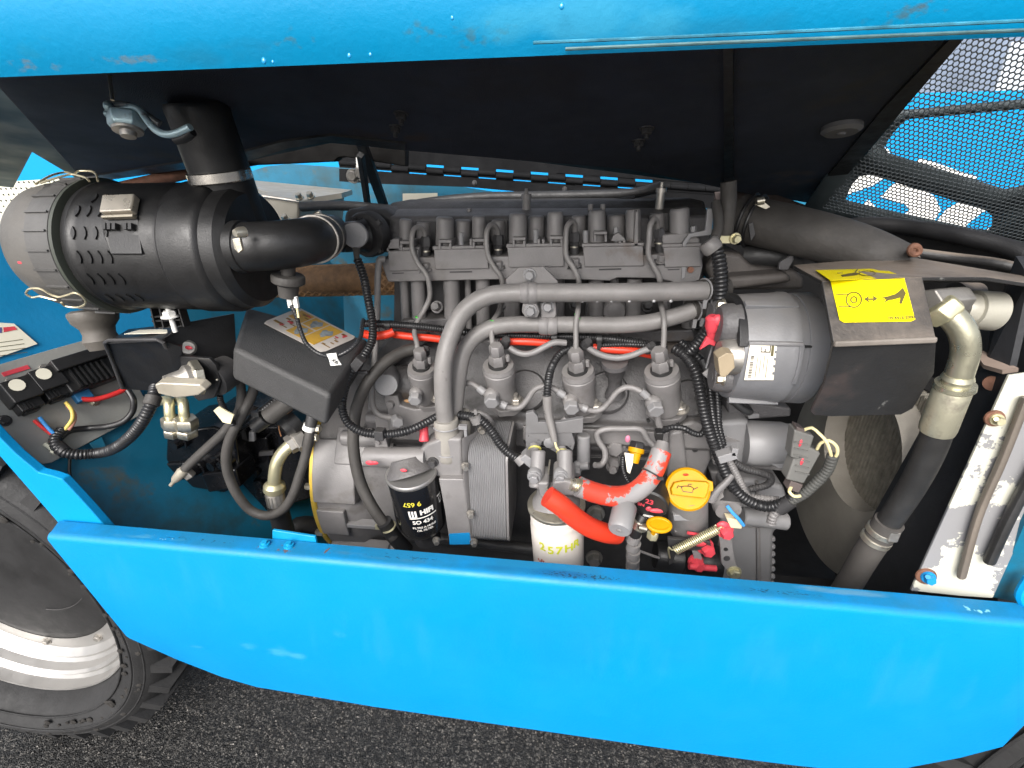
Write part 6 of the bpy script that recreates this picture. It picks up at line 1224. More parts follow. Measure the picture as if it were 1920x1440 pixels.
cable('sensor_tail', 'thin black corrugated lead below the yellow collared sensor', 'cable', [(1168, 855, .57), (1168, 878, .568), (1176, 900, .565), (1190, 915, .56)], 5, CORR, corr=.2, pitch=.0035)
# yellow filler cap on its neck, red marked black cap, dipstick
oc_ = thing('oil_filler_cap', 'big round yellow oil filler cap with an oil can symbol', 'cap', P(1290, 920, .56)); k = S(1290, 915, .55)
c = P(1289, 917, .548); d = V((-.12, -.80, .50)).normalized()
g = G(); g.lathe(c - d * .012, c + d * .006, [(0, 37 * k), (.25, 40 * k), (.85, 40 * k), (1, 36 * k)], 48); cp_ = obj('cap', g, YEL, oc_)
u1 = (RT - d * RT.dot(d)).normalized(); u1 = (u1 + d.cross(u1) * -.08).normalized(); u2 = d.cross(u1); u2 = u2 if u2.z > 0 else -u2
def cpt(x, y, l=0.): return c + u1 * x * k + u2 * y * k + d * (.006 + l)
g = G(); g.prism([cpt(-33, -3), cpt(-30, -14), cpt(30, -12), cpt(34, -2), cpt(36, 16), cpt(30, 20), cpt(-10, 16), cpt(-28, 10)], d * .0085, .93); obj('grip', g, YEL, oc_, bev=.0012)
g = G(); g.prism([cpt(30, -2), cpt(44, 4), cpt(42, 20), cpt(28, 24)], -d * .01); obj('lug', g, YEL, oc_, bev=.001)
sy = [[(-14, 4), (-10, -4), (6, -4), (8, 4), (2, 7), (-8, 6), (-14, 4)], [(8, 2), (15, 7)], [(-12, 3), (-19, 5), (-21, 0)], [(-2, 7), (-2, 10), (4, 11)]]
g = G()
for ln in sy: g.tube([cpt(x, y - 0, .0089) for x, y in ln], .0006, 5, smooth=False)
obj('oil_can_symbol', g, INK, oc_)
g = G(); g.ball(cpt(-6, 26, 0), 4 * k, 8, (1.5, .4, .8)); obj('paint_dab', g, ORANGE, oc_)
g = G(); g.lathe(c - d * .008, P(1290, 985, .60), [(0, 36 * k), (.1, 38 * k), (1, 40 * k)], 36); obj('neck', g, GREY, oc_)
g = G(); g.prism([P(1262, 966, .545), P(1302, 966, .545), P(1300, 977, .545), P(1264, 977, .545)], V((0, .01, 0))); obj('neck_lip', g, GREYP, oc_, bev=.001)
bc = thing('black_cap', 'black round filter cap with red handwritten marks', 'cap', P(1222, 945, .55)); k = S(1222, 945, .54)
c = P(1220, 948, .53); d = V((-.18, -.8, -.45)).normalized(); g = G(); g.lathe(P(1232, 905, .575), c, [(0, 28 * k), (.7, 31 * k), (.95, 31 * k), (1, 28 * k)], 36); obj('cap_body', g, BLACK, bc)
dd = (c - P(1232, 905, .575)).normalized(); h1 = (RT - dd * RT.dot(dd)).normalized(); h2 = dd.cross(h1); h2 = h2 if h2.z > 0 else -h2
g = G(); flat_text(g, '23', 15 * k, c + dd * .0008 + h2 * 9 * k - h1 * 3 * k, h1, h2, .0002, .0003); flat_text(g, '0N', 10 * k, c + dd * .0008 - h2 * 3 * k - h1 * 17 * k, h1, h2, .0002, .0002); obj('hand_writing', g, RED, bc)
g = G(); g.ball(c + dd * .001 - h2 * 7 * k + h1 * 12 * k, 9 * k, 10, (1.7, .4, .55)); g.ball(c + dd * .001 - h2 * 8 * k - h1 * 2 * k, 6 * k, 10, (1, .4, .9)); obj('paint_dab', g, RED, bc)
g = G(); g.sheet([P(1206, 968, .53), P(1232, 968, .53), P(1248, 958, .53), P(1249, 963, .53), P(1232, 973, .53)], .004); obj('bail', g, WHITE, bc)
dp = thing('dipstick', 'yellow flat ring pull of the oil dipstick', 'dipstick', P(1236, 985, .52)); k = S(1236, 985, .51)
c = P(1236, 984, .51); g = G()
e1_, e2_ = RT, V((.0, .85, .35)); vs = []
g.tube([c + RT * math.cos(q) * 20 * k + e2_ * math.sin(q) * 14 * k for q in np.linspace(0, 2 * math.pi, 28)], 4.2 * k, 10); g.prism([c + RT * math.cos(q) * 18 * k + e2_ * math.sin(q) * 12 * k for q in np.linspace(0, 2 * math.pi, 24)[:-1]], UP * .002); obj('ring_pull', g, YEL, dp)
g = G(); g.cyl(P(1226, 990, .515), P(1224, 1004, .52), 5 * k, n=12); obj('stem', g, YEL, dp)
g = G(); g.hex(P(1223, 1008, .522), UP, 11 * k, .012, False); obj('tube_nut', g, PLATED, dp)
t, d = cable('wrapped_hose', 'tape wrapped grey hose dropping left of the dipstick', 'hose', [(1206, 968, .525), (1196, 985, .52), (1188, 1010, .52), (1184, 1040, .525), (1186, 1075, .53)], 11.5, BLACK)
for i in range(5):
    y0 = 1002 + i * 15; g = G(); g.tube([P(1190 - i, y0, .52), P(1186, y0 + 12, .5215)], 13 * d, 16, smooth=False); obj('tape_turn', g, GREY, t)
g = G(); g.lathe(P(1203, 976, .521), P(1197, 990, .52), [(0, 13 * d), (.1, 14.5 * d), (.9, 14.5 * d), (1, 13 * d)], 22); g.cyl(P(1197, 988, .508), P(1212, 992, .508), 5 * d, n=10); obj('band', g, STEEL, t)
cable('thin_link', 'thin grey link rod between the taped hose and the starter', 'rod', [(1196, 1032, .53), (1235, 1046, .545)], 2.5, GREY)

# ------------------------------------------------------------------ starter end, spring and linkage with red marked bolts
st = thing('lift_pump', 'black cylindrical pump low at the front with red marked clamps', 'pump', P(1280, 1060, .58)); k = S(1280, 1040, .56)
g = G(); g.lathe(P(1228, 1040, .60), P(1345, 1058, .60), [(0, 26 * k), (.06, 30 * k), (.4, 36 * k), (.44, 32 * k), (.7, 32 * k), (.75, 36 * k), (1, 36 * k)], 32); obj('barrel', g, BLACKM, st)
g = G(); g.slab([(1252, 1010), (1332, 1016), (1334, 1030), (1268, 1034), (1262, 1056), (1254, 1060)], .555, .006); obj('bracket', g, GREYD, st, bev=.001)
g = G(); g.slab([(1298, 1034), (1314, 1036), (1320, 1068), (1306, 1070)], .56, .006); obj('clamp_strap', g, GREYP, st, bev=.001)
g = G(); g.slab([(1262, 1000), (1275, 985), (1318, 988), (1322, 998), (1280, 1004)], .57, .012); obj('upper_lug', g, GREY, st, bev=.004)
for x0, y0, x1, y1, r in ((1290, 999, 1312, 1003, 3), (1292, 1062, 1342, 1066, 6)):
    g = G(); g.cyl(P(x0, y0, .55), P(x1, y1, .555), r * k, n=10); obj('red_stud', g, RED, st, label='red painted stud')
for x, y, r in ((1324, 1032, 12), (1306, 1060, 11)):
    g = G(); c = P(x, y, .555); g.hex(c + V((0, .01, 0)), V((.2, -.95, .1)), r * k, .018); obj('red_bolt', g, RED, st, label='red painted hexagon bolt')
g = G(); g.ball(P(1312, 1020, .553), 10 * k, 10, (1.2, .3, .6)); obj('paint_dab', g, RED, st)
sg = thing('return_spring', 'plated coil spring stretched between red marked levers', 'spring', P(1305, 1010, .545))
p0, p1 = P(1266, 1032, .54), P(1346, 992, .545); ax = (p1 - p0).normalized(); e = ax.orthogonal().normalized(); w = ax.cross(e); kk = S(1300, 1010, .54)
g = G(); T = 24; g.tube([p0.lerp(p1, i / (T * 10)) + (e * math.cos(i * .6283) + w * math.sin(i * .6283)) * 7.5 * kk for i in range(T * 10 + 1)], .00115, 6, smooth=False); obj('coil', g, PLATED, sg)
g = G(); g.tube([p0, P(1258, 1030, .54), P(1254, 1026, .54), P(1254, 1036, .545), P(1256, 1046, .55)], .0013, 6); g.tube([p1, P(1352, 988, .545), P(1356, 990, .548)], .0013, 6); obj('hook', g, PLATED, sg)
lv = thing('throttle_lever', 'grey flat lever with two holes and a red marked bolt at its top', 'lever', P(1365, 1030, .56))
g = G(); g.slab([(1346, 992), (1368, 990), (1374, 1020), (1378, 1048), (1386, 1072), (1370, 1080), (1352, 1056), (1350, 1020)], .55, .006); obj('lever_plate', g, GREY, lv, bev=.0015)
for y in (1030, 1047):
    c = P(1361 + (y - 1030) * .1, y, .5495); g = G(); g.lathe(c + V((0, .003, 0)), c + FR * .0006, [(0, .003 if y < 1040 else .0045), (1, .003 if y < 1040 else .0045)], 14); obj('lever_hole', g, INK if y < 1040 else GREYD, lv)
g = G(); c = P(1360, 997, .55); g.hex(c + V((0, .004, 0)), V((.1, -.95, .1)), 11 * k, .014); obj('red_bolt', g, RED, lv)
g = G(); g.ball(P(1355, 985, .553), 11 * k, 10, (1, .5, .8)); obj('paint_dab', g, RED, lv)
g = G(); g.hex(P(1376, 1072, .55), FR, 10 * k, .008); obj('pivot_nut', g, PLATED, lv)
sd = thing('stop_solenoid', 'grey round solenoid with a blue wire and cream plug', 'solenoid', P(1368, 950, .58)); k = S(1368, 950, .57)
c = P(1366, 958, .565); d = V((0, -.9, -.15)).normalized(); g = G(); g.lathe(c - d * .03, c, [(0, 26 * k), (.7, 26 * k), (.8, 24 * k), (1, 23 * k)], 32); obj('barrel', g, GREY, sd)
g = G(); g.lathe(P(1366, 918, .585), P(1366, 940, .575), [(0, 8 * k), (.3, 13 * k), (1, 22 * k)], 20); obj('shoulder', g, GREYD, sd)
g = G(); g.tube([P(1363, 948, .555), P(1372, 960, .55), P(1384, 972, .548), P(1394, 985, .55)], 3.2 * k, 8); obj('blue_lead', g, WIREB, sd)
g = G(); g.slab([(1362, 972), (1382, 974), (1392, 982), (1391, 992), (1370, 990)], .552, .012); obj('plug', g, mat('cream_plug', (.6, .52, .34), .5, 0, .06), sd, bev=.001)
g = G(); g.tube([P(1334, 938, .572), P(1345, 920, .572), P(1362, 904, .575), P(1372, 892, .58)], lambda u: (12 - 3 * u) * k, 14, flat=.6); o = obj('shut_off_lever', g, GREY); o['label'] = 'rounded grey shut-off lever beside the yellow filler cap'; o['category'] = 'lever'
# grey plugs with cream wires
for lab, q, q2 in (('upper grey connector plug with a red mark, right of the trunk harness', [(1490, 806), (1528, 818), (1512, 866), (1482, 858)], [(1494, 800), (1510, 806), (1506, 818), (1492, 814)]), ('lower grey connector plug with a red mark, right of the trunk harness', [(1518, 838), (1540, 850), (1508, 908), (1474, 900), (1488, 862)], [(1484, 902), (1506, 910), (1498, 925), (1476, 918)])):
    t = thing('connector_plug', lab, 'connector', P(*q[0], .55), 'grey connector plugs'); mm = MATS.get('plug_grey') or mat('plug_grey', (.13, .128, .12), .5, 0, .1, 20)
    g = G(); g.slab(q, .55, .02); obj('shell', g, mm, t, bev=.0025)
    g = G(); g.slab(q2, .552, .015); obj('seal', g, mat('brown_seal', (.1, .08, .075), .5) if 'brown_seal' not in MATS else MATS['brown_seal'], t, bev=.001)
    cx_ = sum(p[0] for p in q) / len(q); cy_ = sum(p[1] for p in q) / len(q)
    for i in (0, 1, 2):
        g = G(); y = q[0][1] + 18 + i * 12; g.bar(P(cx_ - 14, y + 4, .549), P(cx_ + 12, y + 10, .549), .0012, .0016, FR); obj('rib', g, mm, t)
    g = G(); g.ball(P(cx_ - 2, cy_ - 6, .5495), .004, 8, (.5, .3, 1.4)); obj('red_mark', g, RED, t)
for lab, pts in (('cream wire arching over the upper plug', [(1508, 806, .555), (1522, 802, .55), (1535, 812, .545), (1548, 826, .54), (1556, 845, .54), (1559, 858, .545)]), ('cream wire looping from the lower plug', [(1532, 842, .552), (1540, 830, .545), (1554, 826, .54), (1568, 836, .538), (1570, 850, .54), (1564, 860, .545)]), ('cream wire curled below the lower plug', [(1484, 912, .555), (1480, 922, .545), (1488, 930, .542), (1500, 930, .545)])):
    cable('cream_wire', lab, 'wire', pts, 3.0, WIREW, n=8, group='cream wires at the plugs')
cable('grey_sleeve', 'grey corrugated sleeve rising right of the connector plugs', 'sleeve', [(1562, 853, .545), (1552, 880, .548), (1530, 905, .553), (1508, 925, .558), (1485, 938, .565)], 10, mat('sleeve_grey', (.07, .07, .065), .5, 0, .15, 20), corr=.1, pitch=.005)
# ------------------------------------------------------------------ alternator
AL_Y = .60; kx = S(1450, 650, .55); al_c = P(1450, 652, AL_Y); AR2 = 112 * kx; YN = AL_Y - AR2
alt = thing('alternator', 'grey alternator with a torn paper label behind the yellow sticker guard', 'alternator', al_c)
ALTG = mat('alternator_grey', (.16, .162, .17), .42, 0, .12, 12, .3, 300, dust=((.2, .18, .155), .5))
XB = lambda px: P(px, 650, YN + .01).x
def al(prof, m, name, par=alt, n=72, **k):
    x0, x1 = prof[0][0], prof[-1][0]; a, b = V((XB(x0), al_c.y, al_c.z)), V((XB(x1), al_c.y, al_c.z)); L = b.x - a.x
    g = G(); g.lathe(a, b, [((XB(x) - a.x) / L, r * AR2) for x, r in prof], n); return obj(name, g, m, par, **k)
ab = al([(1392, .3), (1392, .86), (1396, .93), (1402, .95), (1470, .985), (1486, 1.0), (1490, 1.01), (1500, 1.01), (1503, .965), (1516, .965), (1517, .99), (1552, 1.0), (1562, .93), (1563, .4)], ALTG, 'housing', ang=30)
al([(1376, .45), (1377, .70), (1382, .76), (1391, .78), (1392, .5)], GREYC, 'end_cap', alt)
def acp(px, ang, r): return V((XB(px), al_c.y - math.cos(R(ang)) * r * AR2, al_c.z + math.sin(R(ang)) * r * AR2))
# through-bolt lug, mouldings of the drive end, ribs
for a0, a1, p0, p1, r0, r1 in ((-16, 24, 1494, 1503, .98, 1.035), (-62, -56, 1400, 1502, .96, 1.045), (62, 70, 1400, 1502, .96, 1.03)):
    g = G(); n_ = 8; arc = [acp(p0, a0 + (a1 - a0) * i / n_, r1) for i in range(n_ + 1)] + [acp(p0, a1 - (a1 - a0) * i / n_, r0 - .06) for i in range(n_ + 1)]; g.prism(arc, RT * (XB(p1) - XB(p0))); obj('moulding', g, ALTG, alt, bev=.001)
g = G(); g.bar(acp(1400, 24, .985), acp(1500, 24, 1.01), .004, .006, FR); obj('seam', g, GREYP, alt, bev=.001)
g = G(); g.bar(acp(1502, 22, .975), acp(1518, 22, .975), .002, .004, FR); obj('slot', g, INK, alt)
# rear bracket with brush cover seen end-on
for a0, rr, s, m in ((58, .62, .026, GREYC), (5, .66, .022, STEELD), (-40, .62, .02, GREYC), (110, .55, .02, GREYC)):
    q = acp(1378, a0, rr); g = G(); g.lathe(q + RT * .01, q - RT * .012, [(0, s), (.8, s * .95), (1, s * .8)], 20); g.lathe(q - RT * .012, q - RT * .0125, [(0, s * .35), (1, s * .35)], 12); obj('rear_boss', g, m, alt)
g = G(); n_ = 16; arc = [acp(1384, 20 + 85 * i / n_, .97) for i in range(n_ + 1)] + [acp(1384, 105 - 85 * i / n_, .82) for i in range(n_ + 1)]; g.prism(arc, RT * .010); obj('rear_rim', g, BLACKM, alt, bev=.001)
for a0 in (10, 45, 85, -25): 
    q = acp(1373, a0, .8); g = G(); g.hex(q, -RT, .006, .008); obj('rear_screw', g, STEEL, alt)
for a0, a1 in ((15, 40), (40, 70), (-10, 15)):
    g = G(); g.bar(acp(1376, a0, .75), acp(1376, a1, .55), .004, .008, -RT); obj('rear_rib', g, STEELD, alt, bev=.001)
# label bent round the housing
def on_alt(px, py, r=.99): return on_cyl(px, py, al_c.y, al_c.z, r * AR2)
def al_patch(u0, v0, u1, v1, lift, m, name, par):
    g = G(); N_ = 8; vs = []; cor = [(1407, 641), (1457, 643), (1450, 712), (1395, 712)]
    def uv(u, v):
        x = (cor[0][0] * (1 - u) + cor[1][0] * u) * (1 - v) + (cor[3][0] * (1 - u) + cor[2][0] * u) * v; y = (cor[0][1] * (1 - u) + cor[1][1] * u) * (1 - v) + (cor[3][1] * (1 - u) + cor[2][1] * u) * v; return x, y
    rr = .955 * 1.02 + .012
    for i in range(N_ + 1):
        for u in (u0, u1):
            x, y = uv(u, v0 + (v1 - v0) * i / N_); c, nr = on_alt(x, y, rr); vs.append(c + nr * lift)
    g.add(vs, [(2 * i, 2 * i + 1, 2 * i + 3, 2 * i + 2) for i in range(N_)]); return obj(name, g, m, par)
lb = al_patch(0, 0, 1, 1, .0006, mat('alternator_label', (.80, .74, .62), .45, 0, .03), 'paper_label', alt)
rn = random.Random(2)
for i in range(14):
    v = .36 + i * .042; al_patch(.10, v, .22, v + rn.uniform(.012, .03), .001, INK, 'bar_mark', lb)
for i in range(4): al_patch(.34 + i * .12, .34 + .08 * (i % 2), .36 + i * .12, .93 - .1 * (i % 3), .001, INKG, 'print_line', lb)
for u0, v0, u1, v1 in ((.42, .24, .78, .27), (.42, .12, .45, .26), (.56, .17, .60, .26), (.74, .08, .78, .26)): al_patch(u0, v0, u1, v1, .001, INK, 'logo_mark', lb)
al_patch(.80, .06, .9, .36, .001, INKG, 'print_word', lb)
for i in range(5): al_patch(.93, .02 + i * .19, 1.02, .09 + i * .19, .0011, ALTG, 'torn_edge', lb)
g = G(); g.slab([(1346, 672), (1362, 662), (1376, 664), (1378, 690), (1360, 708), (1350, 706)], .50, .02); o = obj('tan_connector', g, TAN, bev=.001); o['label'] = 'tan open plug on the rear of the alternator'; o['category'] = 'connector'
cable('grey_lead', 'thin grey lead below the red boot', 'wire', [(1336, 648, .60), (1330, 668, .60), (1324, 690, .605)], 2, GREYP)
rb = thing('terminal_boot', 'red rubber terminal boot left of the alternator', 'boot', P(1335, 610, .58)); k = S(1335, 610, .58)
g = G(); g.lathe(P(1338, 592, .58), P(1334, 622, .582), [(0, 9 * k), (.15, 14 * k), (.7, 13 * k), (1, 9 * k)], 20); g.lathe(P(1334, 618, .582), P(1333, 640, .585), [(0, 9 * k), (.8, 7 * k), (1, 5 * k)], 16); g.ball(P(1346, 601, .576), 12 * k, 12, (1, .7, 1)); obj('boot', g, RED, rb)
g = G(); g.prism([P(1326, 632, .58), P(1344, 640, .58), P(1340, 650, .58), P(1330, 646, .58), P(1312, 657, .58)], V((0, .006, 0))); obj('flap', g, RED, rb, bev=.001)

# ------------------------------------------------------------------ belt guard with the yellow warning sticker
gd = thing('belt_guard', 'folded dusty black belt guard carrying a yellow hand warning sticker', 'guard', P(1650, 640, .47))
TB = [P(1487, 497, .64), P(1620, 486, .64), P(1695, 480, .64), P(1720, 484, .62), P(1925, 518, .56), P(1990, 530, .54), P(1925, 531, .52), P(1850, 519, .51), P(1730, 519, .50), P(1541, 527, .50)]
g = G(); g.prism(TB, UP * -.004); obj('top_sheet', g, GUARD, gd, bev=.001)
fT = [P(1541, 527, .50), P(1730, 519, .50)]; fM = [P(1563, 645, .456), P(1756, 637, .456)]; fB = [P(1520, 772, .50), P(1527, 779, .50), P(1560, 781, .50), P(1690, 778, .50), P(1712, 766, .498), P(1752, 700, .478)]
g = G(); g.prism([fT[0], fT[1], fM[1], fM[0]], V((0, .004, -.002))); obj('front_sheet', g, GUARD, gd, bev=.001)
g = G(); g.sheet([fM[0], fM[1], fB[5], fB[4], fB[3], fB[2], fB[1], fB[0], P(1545, 720, .481)], .004); obj('lower_sheet', g, GUARD, gd, bev=.001)
g = G(); g.bar(fM[0], fM[1], .006, .005, FR); obj('fold', g, mat('pale_fold', (.17, .15, .13), .55, 0, .2, 30, spots=[((.28, .14, .08), .66, 18, .1)]), gd, bev=.002)  # bar paler than the sheets beside it, with rusty spots
nf = ((fM[0] - fT[0]).cross(fT[1] - fT[0])).normalized(); nf = nf if nf.dot(CAM - fT[0]) > 0 else -nf
def PF(px, py, l=.0006):
    d_ = ray(px, py); q = fT[0] + nf * l; return CAM + d_ * ((q - CAM).dot(nf) / d_.dot(nf))
g = G(); g.prism([PF(1557, 527), PF(1695, 521), PF(1713, 590), PF(1716, 599), PF(1708, 603), PF(1582, 605), PF(1574, 600)], nf * .0004); s1 = obj('warning_sticker', g, STICK, gd)
zt_ = TB[0].z + .0006
def PT(px, py, l=.0):
    a_, b_2, c_ = TB[0], TB[4], TB[9]; n2 = (b_2 - a_).cross(c_ - a_).normalized(); n2 = n2 if n2.z > 0 else -n2; q = a_ + n2 * (.0025 + l); d_ = ray(px, py); return CAM + d_ * ((q - CAM).dot(n2) / d_.dot(n2))
g = G(); g.prism([PT(1529, 507), PT(1654, 504), PT(1697, 520.5), PT(1557, 526.5)], UP * .0004); s2 = obj('warning_sticker', g, STICK, gd)
INK2 = mat('sticker_ink', (.09, .07, .012), .5, 0, .1)
def line2(pts, w, F=PF, l=.0013):
    g = G(); g.tube([F(x, y, l) for x, y in pts], w * kx, 5, smooth=False, flat=1); return g
def circle(cx, cy, r, n_=26, sk=.0): return [(cx + r * math.cos(q) + sk * math.sin(q) * r, cy + r * math.sin(q)) for q in np.linspace(0, 2 * math.pi, n_)]
obj('belt_symbol', line2(circle(1601, 562, 14.2), .9), INK2, s1); obj('belt_symbol', line2(circle(1601, 562, 5.6), .9), INK2, s1)
obj('belt_symbol', line2([(1568, 552.5), (1594, 551)], .8), INK2, s1); obj('belt_symbol', line2([(1572, 575), (1599, 575.5)], .8), INK2, s1)
obj('arrow_symbol', line2([(1622, 561), (1643, 560.5)], 1.3), INK2, s1)
for q in ([(1620, 561), (1629, 555), (1627, 561), (1629, 567)], [(1645, 560.5), (1636, 554.5), (1638, 560.5), (1636, 566)]):
    g = G(); g.prism([PF(*p_, .0009) for p_ in q], nf * .0005); obj('arrow_symbol', g, INK2, s1)
g = G(); g.prism([PF(*p_, .0009) for p_ in [(1652, 558), (1664, 556), (1678, 552), (1686, 546), (1692, 540), (1698, 550), (1690, 570), (1686, 569), (1688, 558), (1674, 562), (1666, 563), (1657, 568), (1662, 561), (1653, 563), (1660, 559)]], nf * .0005); obj('hand_symbol', g, INK2, s1)
obj('hand_symbol', line2([(1626 + 15 * math.cos(q), 512.5 + 4.6 * math.sin(q)) for q in np.linspace(0, 6.283, 24)], .8, PT, .0008), INK2, s2) 
g = G(); g.prism([PT(*p_, .0006) for p_ in [(1577, 516), (1592, 513), (1604, 511), (1612, 513), (1606, 516), (1590, 518), (1580, 519)]], UP * .0003); obj('hand_symbol', g, INK2, s2)
obj('hand_symbol', line2([(1604, 510), (1608, 505)], .9, PT, .0008), INK2, s2); obj('hand_symbol', line2([(1570, 512), (1580, 512)], .7, PT, .0008), INK2, s2)
obj('border_line', line2([(1558, 526.5), (1694, 521.5)], .6), INK2, s1)
g = G(); flat_text(g, '09.4416.2000', .0042, PF(1690, 596, .0009), PF(1710, 595) - PF(1670, 597), PF(1690, 580) - PF(1690, 600), .0004, .0001); obj('part_number', g, INK2, s1)
g = G(); g.tube([PT(1695, 482, .006), PT(1702, 474, .012), P(1712, 468, .60)], .003, 8); g.tube([P(1715 + 9 * math.cos(q), 469 + 8 * math.sin(q), .60) for q in np.linspace(-2, 5, 24)], .0032, 8); obj('rolled_tab', g, RUST, gd)
g = G(); g.sheet([P(1690, 482, .63), P(1708, 466, .62), P(1722, 482, .60)], .003); obj('tab', g, GUARD, gd)

# ------------------------------------------------------------------ big hydraulic hose at the right
hh = thing('hydraulic_hose', 'large black hydraulic hose with a plated swept elbow and crimped ferrule', 'hose', P(1790, 720, .5)); k = S(1800, 680, .49)
g = G(); a, b = P(1738, 566, .50), P(1805, 562, .52); g.lathe(a, b, [(0, 25 * k), (.5, 27 * k), (.85, 27 * k), (1, 24 * k)], 6, .2); obj('hex_body', g, STEELD, hh, bev=.002)
g = G(); a, b = P(1755, 572, .492), P(1782, 596, .485); g.lathe(a, b, [(0, 28 * k), (.2, 31 * k), (.8, 31 * k), (1, 26 * k)], 6, .5); obj('swivel_nut', g, PLATED, hh, bev=.002)
PZ2 = mat('swept_zinc', (.50, .48, .36), .3, .82, .15, 14, .25, 250, spots=[((.3, .27, .2), .66, 22, .12)])
g = G(); g.tube([P(1768, 584, .488), P(1788, 598, .483), P(1806, 625, .478), P(1810, 660, .476), P(1802, 690, .476), P(1794, 716, .477)], 21.5 * k, 28, .003); obj('swept_elbow', g, PZ2, hh)
g = G(); g.lathe(P(1798, 702, .476), P(1788, 730, .478), [(0, 22 * k), (.25, 25 * k), (.3, 23 * k), (.55, 23 * k), (.6, 31 * k), (.85, 32 * k), (1, 28 * k)], 36); obj('collar', g, PZ2, hh)
g = G(); g.lathe(P(1788, 726, .478), P(1756, 808, .483), [(0, 27 * k), (.04, 29.5 * k), (.9, 30 * k), (1, 28.5 * k)], 40); fe = obj('ferrule', g, mat('stained_zinc', (.42, .40, .30), .38, .6, .15, 12, .3, 250, spots=[((.17, .15, .13), .55, 12, .12)]), hh)
g = G(); g.tube([P(1762, 795, .482), P(1742, 850, .487), P(1710, 912, .495), P(1674, 968, .503), P(1638, 1018, .512), P(1600, 1078, .522), P(1570, 1130, .53)], lambda u: (26 - 4 * u) * k, 28, .005); obj('rubber_hose', g, mat('hose_black', (.024, .0235, .023), .5, 0, .3, 20, .6, 160, spots=[((.07, .065, .06), .62, 12, .15)]), hh)
g = G(); g.tube([P(1668, 978, .5035), P(1630, 1030, .513), P(1597, 1085, .522), P(1570, 1130, .53)], 29 * k, 28, .005); obj('outer_sleeve', g, mat('worn_rubber', (.065, .06, .055), .65, 0, .3, 9, .6, 120, spots=[((.13, .12, .105), .60, 11, .15), ((.01, .2, .35), .76, 30, .02)]), hh)
ax = (P(1620, 1040, .51) - P(1670, 970, .503)).normalized(); c = P(1648, 1003, .508)
for t_ in (-.007, .007):
    g = G(); g.lathe(c + ax * (t_ - .004), c + ax * (t_ + .004), [(0, 29 * k), (.1, 31 * k), (.9, 31 * k), (1, 29 * k)], 44); obj('band_clamp', g, STEEL, hh)
g = G(); c2_ = P(1672, 1002, .495); g.box(c2_, .012, .012, .016); obj('clamp_screw', g, STEELD, hh, bev=.002)
cp2_ = thing('pipe_coupling', 'large pale round coupling behind the swept elbow', 'coupling', P(1840, 580, .55)); k = S(1840, 580, .55)
g = G(); g.lathe(P(1800, 578, .56), P(1868, 584, .56), [(0, 27 * k), (.1, 30 * k), (.3, 30 * k), (.32, 36 * k), (.95, 37 * k), (1, 32 * k)], 36); obj('coupling', g, mat('pale_coupling', (.36, .345, .29), .5, .2, .15, 10, .3, 200), cp2_)
g = G(); g.cyl(P(1790, 548, .60), P(1830, 548, .62), 20 * k, n=18); obj('stub', g, GUARD, cp2_)

# ------------------------------------------------------------------ flaking white strip with rubber seals, radiator side
wsx = thing('radiator_side_strip', 'flaking white painted steel strip leaning along the right edge', 'strip', P(1800, 950, .49))
wa2, wb2, wc2 = P(1887, 706, .505), P(1709, 1106, .475), P(1864, 1124, .462)
n3 = (wb2 - wa2).cross(wc2 - wa2).normalized(); n3 = n3 if n3.dot(CAM - wa2) > 0 else -n3
def PS(px, py, l=.0):
    q = wa2 + n3 * l; d_ = ray(px, py); return CAM + d_ * ((q - CAM).dot(n3) / d_.dot(n3))
g = G(); g.prism([PS(*q) for q in [(1892, 704), (1960, 694), (2080, 690), (1985, 850), (1862, 1122), (1800, 1118), (1708, 1108)]], -n3 * .004); obj('strip', g, PEEL, wsx, bev=.001)
for pts, w, m in (([(1925, 745), (1880, 860), (1835, 965), (1803, 1080)], 15, mat('brown_seal_rubber', (.13, .11, .09), .65, 0, .25, 10, .4, 200)), ([(1990, 790), (1935, 890), (1895, 965), (1855, 1052)], 20, RUBBER)):
    g = G(); g.tube([PS(*q, .006) for q in pts], w * S(1880, 900, .48), 12, flat=.5, smooth=True); o = obj('rubber_seal', g, m, wsx)
for x, y in ((1868, 786), (1740, 1082)):
    c = PS(x - 4, y - 2, .0); g = G(); kk = S(x, y, .48); g.lathe(c, c + n3 * .002, [(0, 17 * kk), (1, 16 * kk)], 20); obj('rust_washer', g, RUST, wsx)
    g = G(); g.hex(PS(x, y, .002), n3, 9 * kk, .009); g.lathe(PS(x, y, .01), PS(x, y, .013), [(0, 5 * kk), (1, 4 * kk)], 12); obj('strip_bolt', g, PLATED if y < 900 else CYANM, wsx)
DARKS = mat('dirty_black_sheet', (.02, .021, .024), .55, 0, .35, 6, .4, 150, spots=[((.08, .075, .07), .64, 7, .15), ((.06, .03, .02), .74, 20, .05)])
rs = thing('radiator_surround', 'dirty black radiator frame plate behind the large hose', 'radiator frame', P(1780, 900, .56))
g = G(); g.sheet([P(1840, 690, .56), P(1892, 700, .53), P(1712, 1108, .50), P(1700, 1160, .49), P(1560, 1150, .60), P(1640, 960, .64), P(1740, 780, .62)], .006); obj('front_plate', g, DARKS, rs, bev=.001)
g = G(); g.sheet([P(1905, 480, .58), P(1930, 520, .55), P(1890, 700, .535), P(1845, 690, .56), P(1860, 600, .60)], .006); obj('upper_plate', g, DARKS, rs)
g = G(); g.sheet([P(1830, 665, .57), P(1838, 655, .58), P(1885, 678, .545), P(1910, 690, .53), P(1880, 694, .53), P(1845, 684, .55)], .005); obj('rusty_ledge', g, mat('rusty_ledge', (.22, .17, .14), .65, 0, .25, 14, spots=[((.3, .14, .09), .6, 12, .1)]), rs)
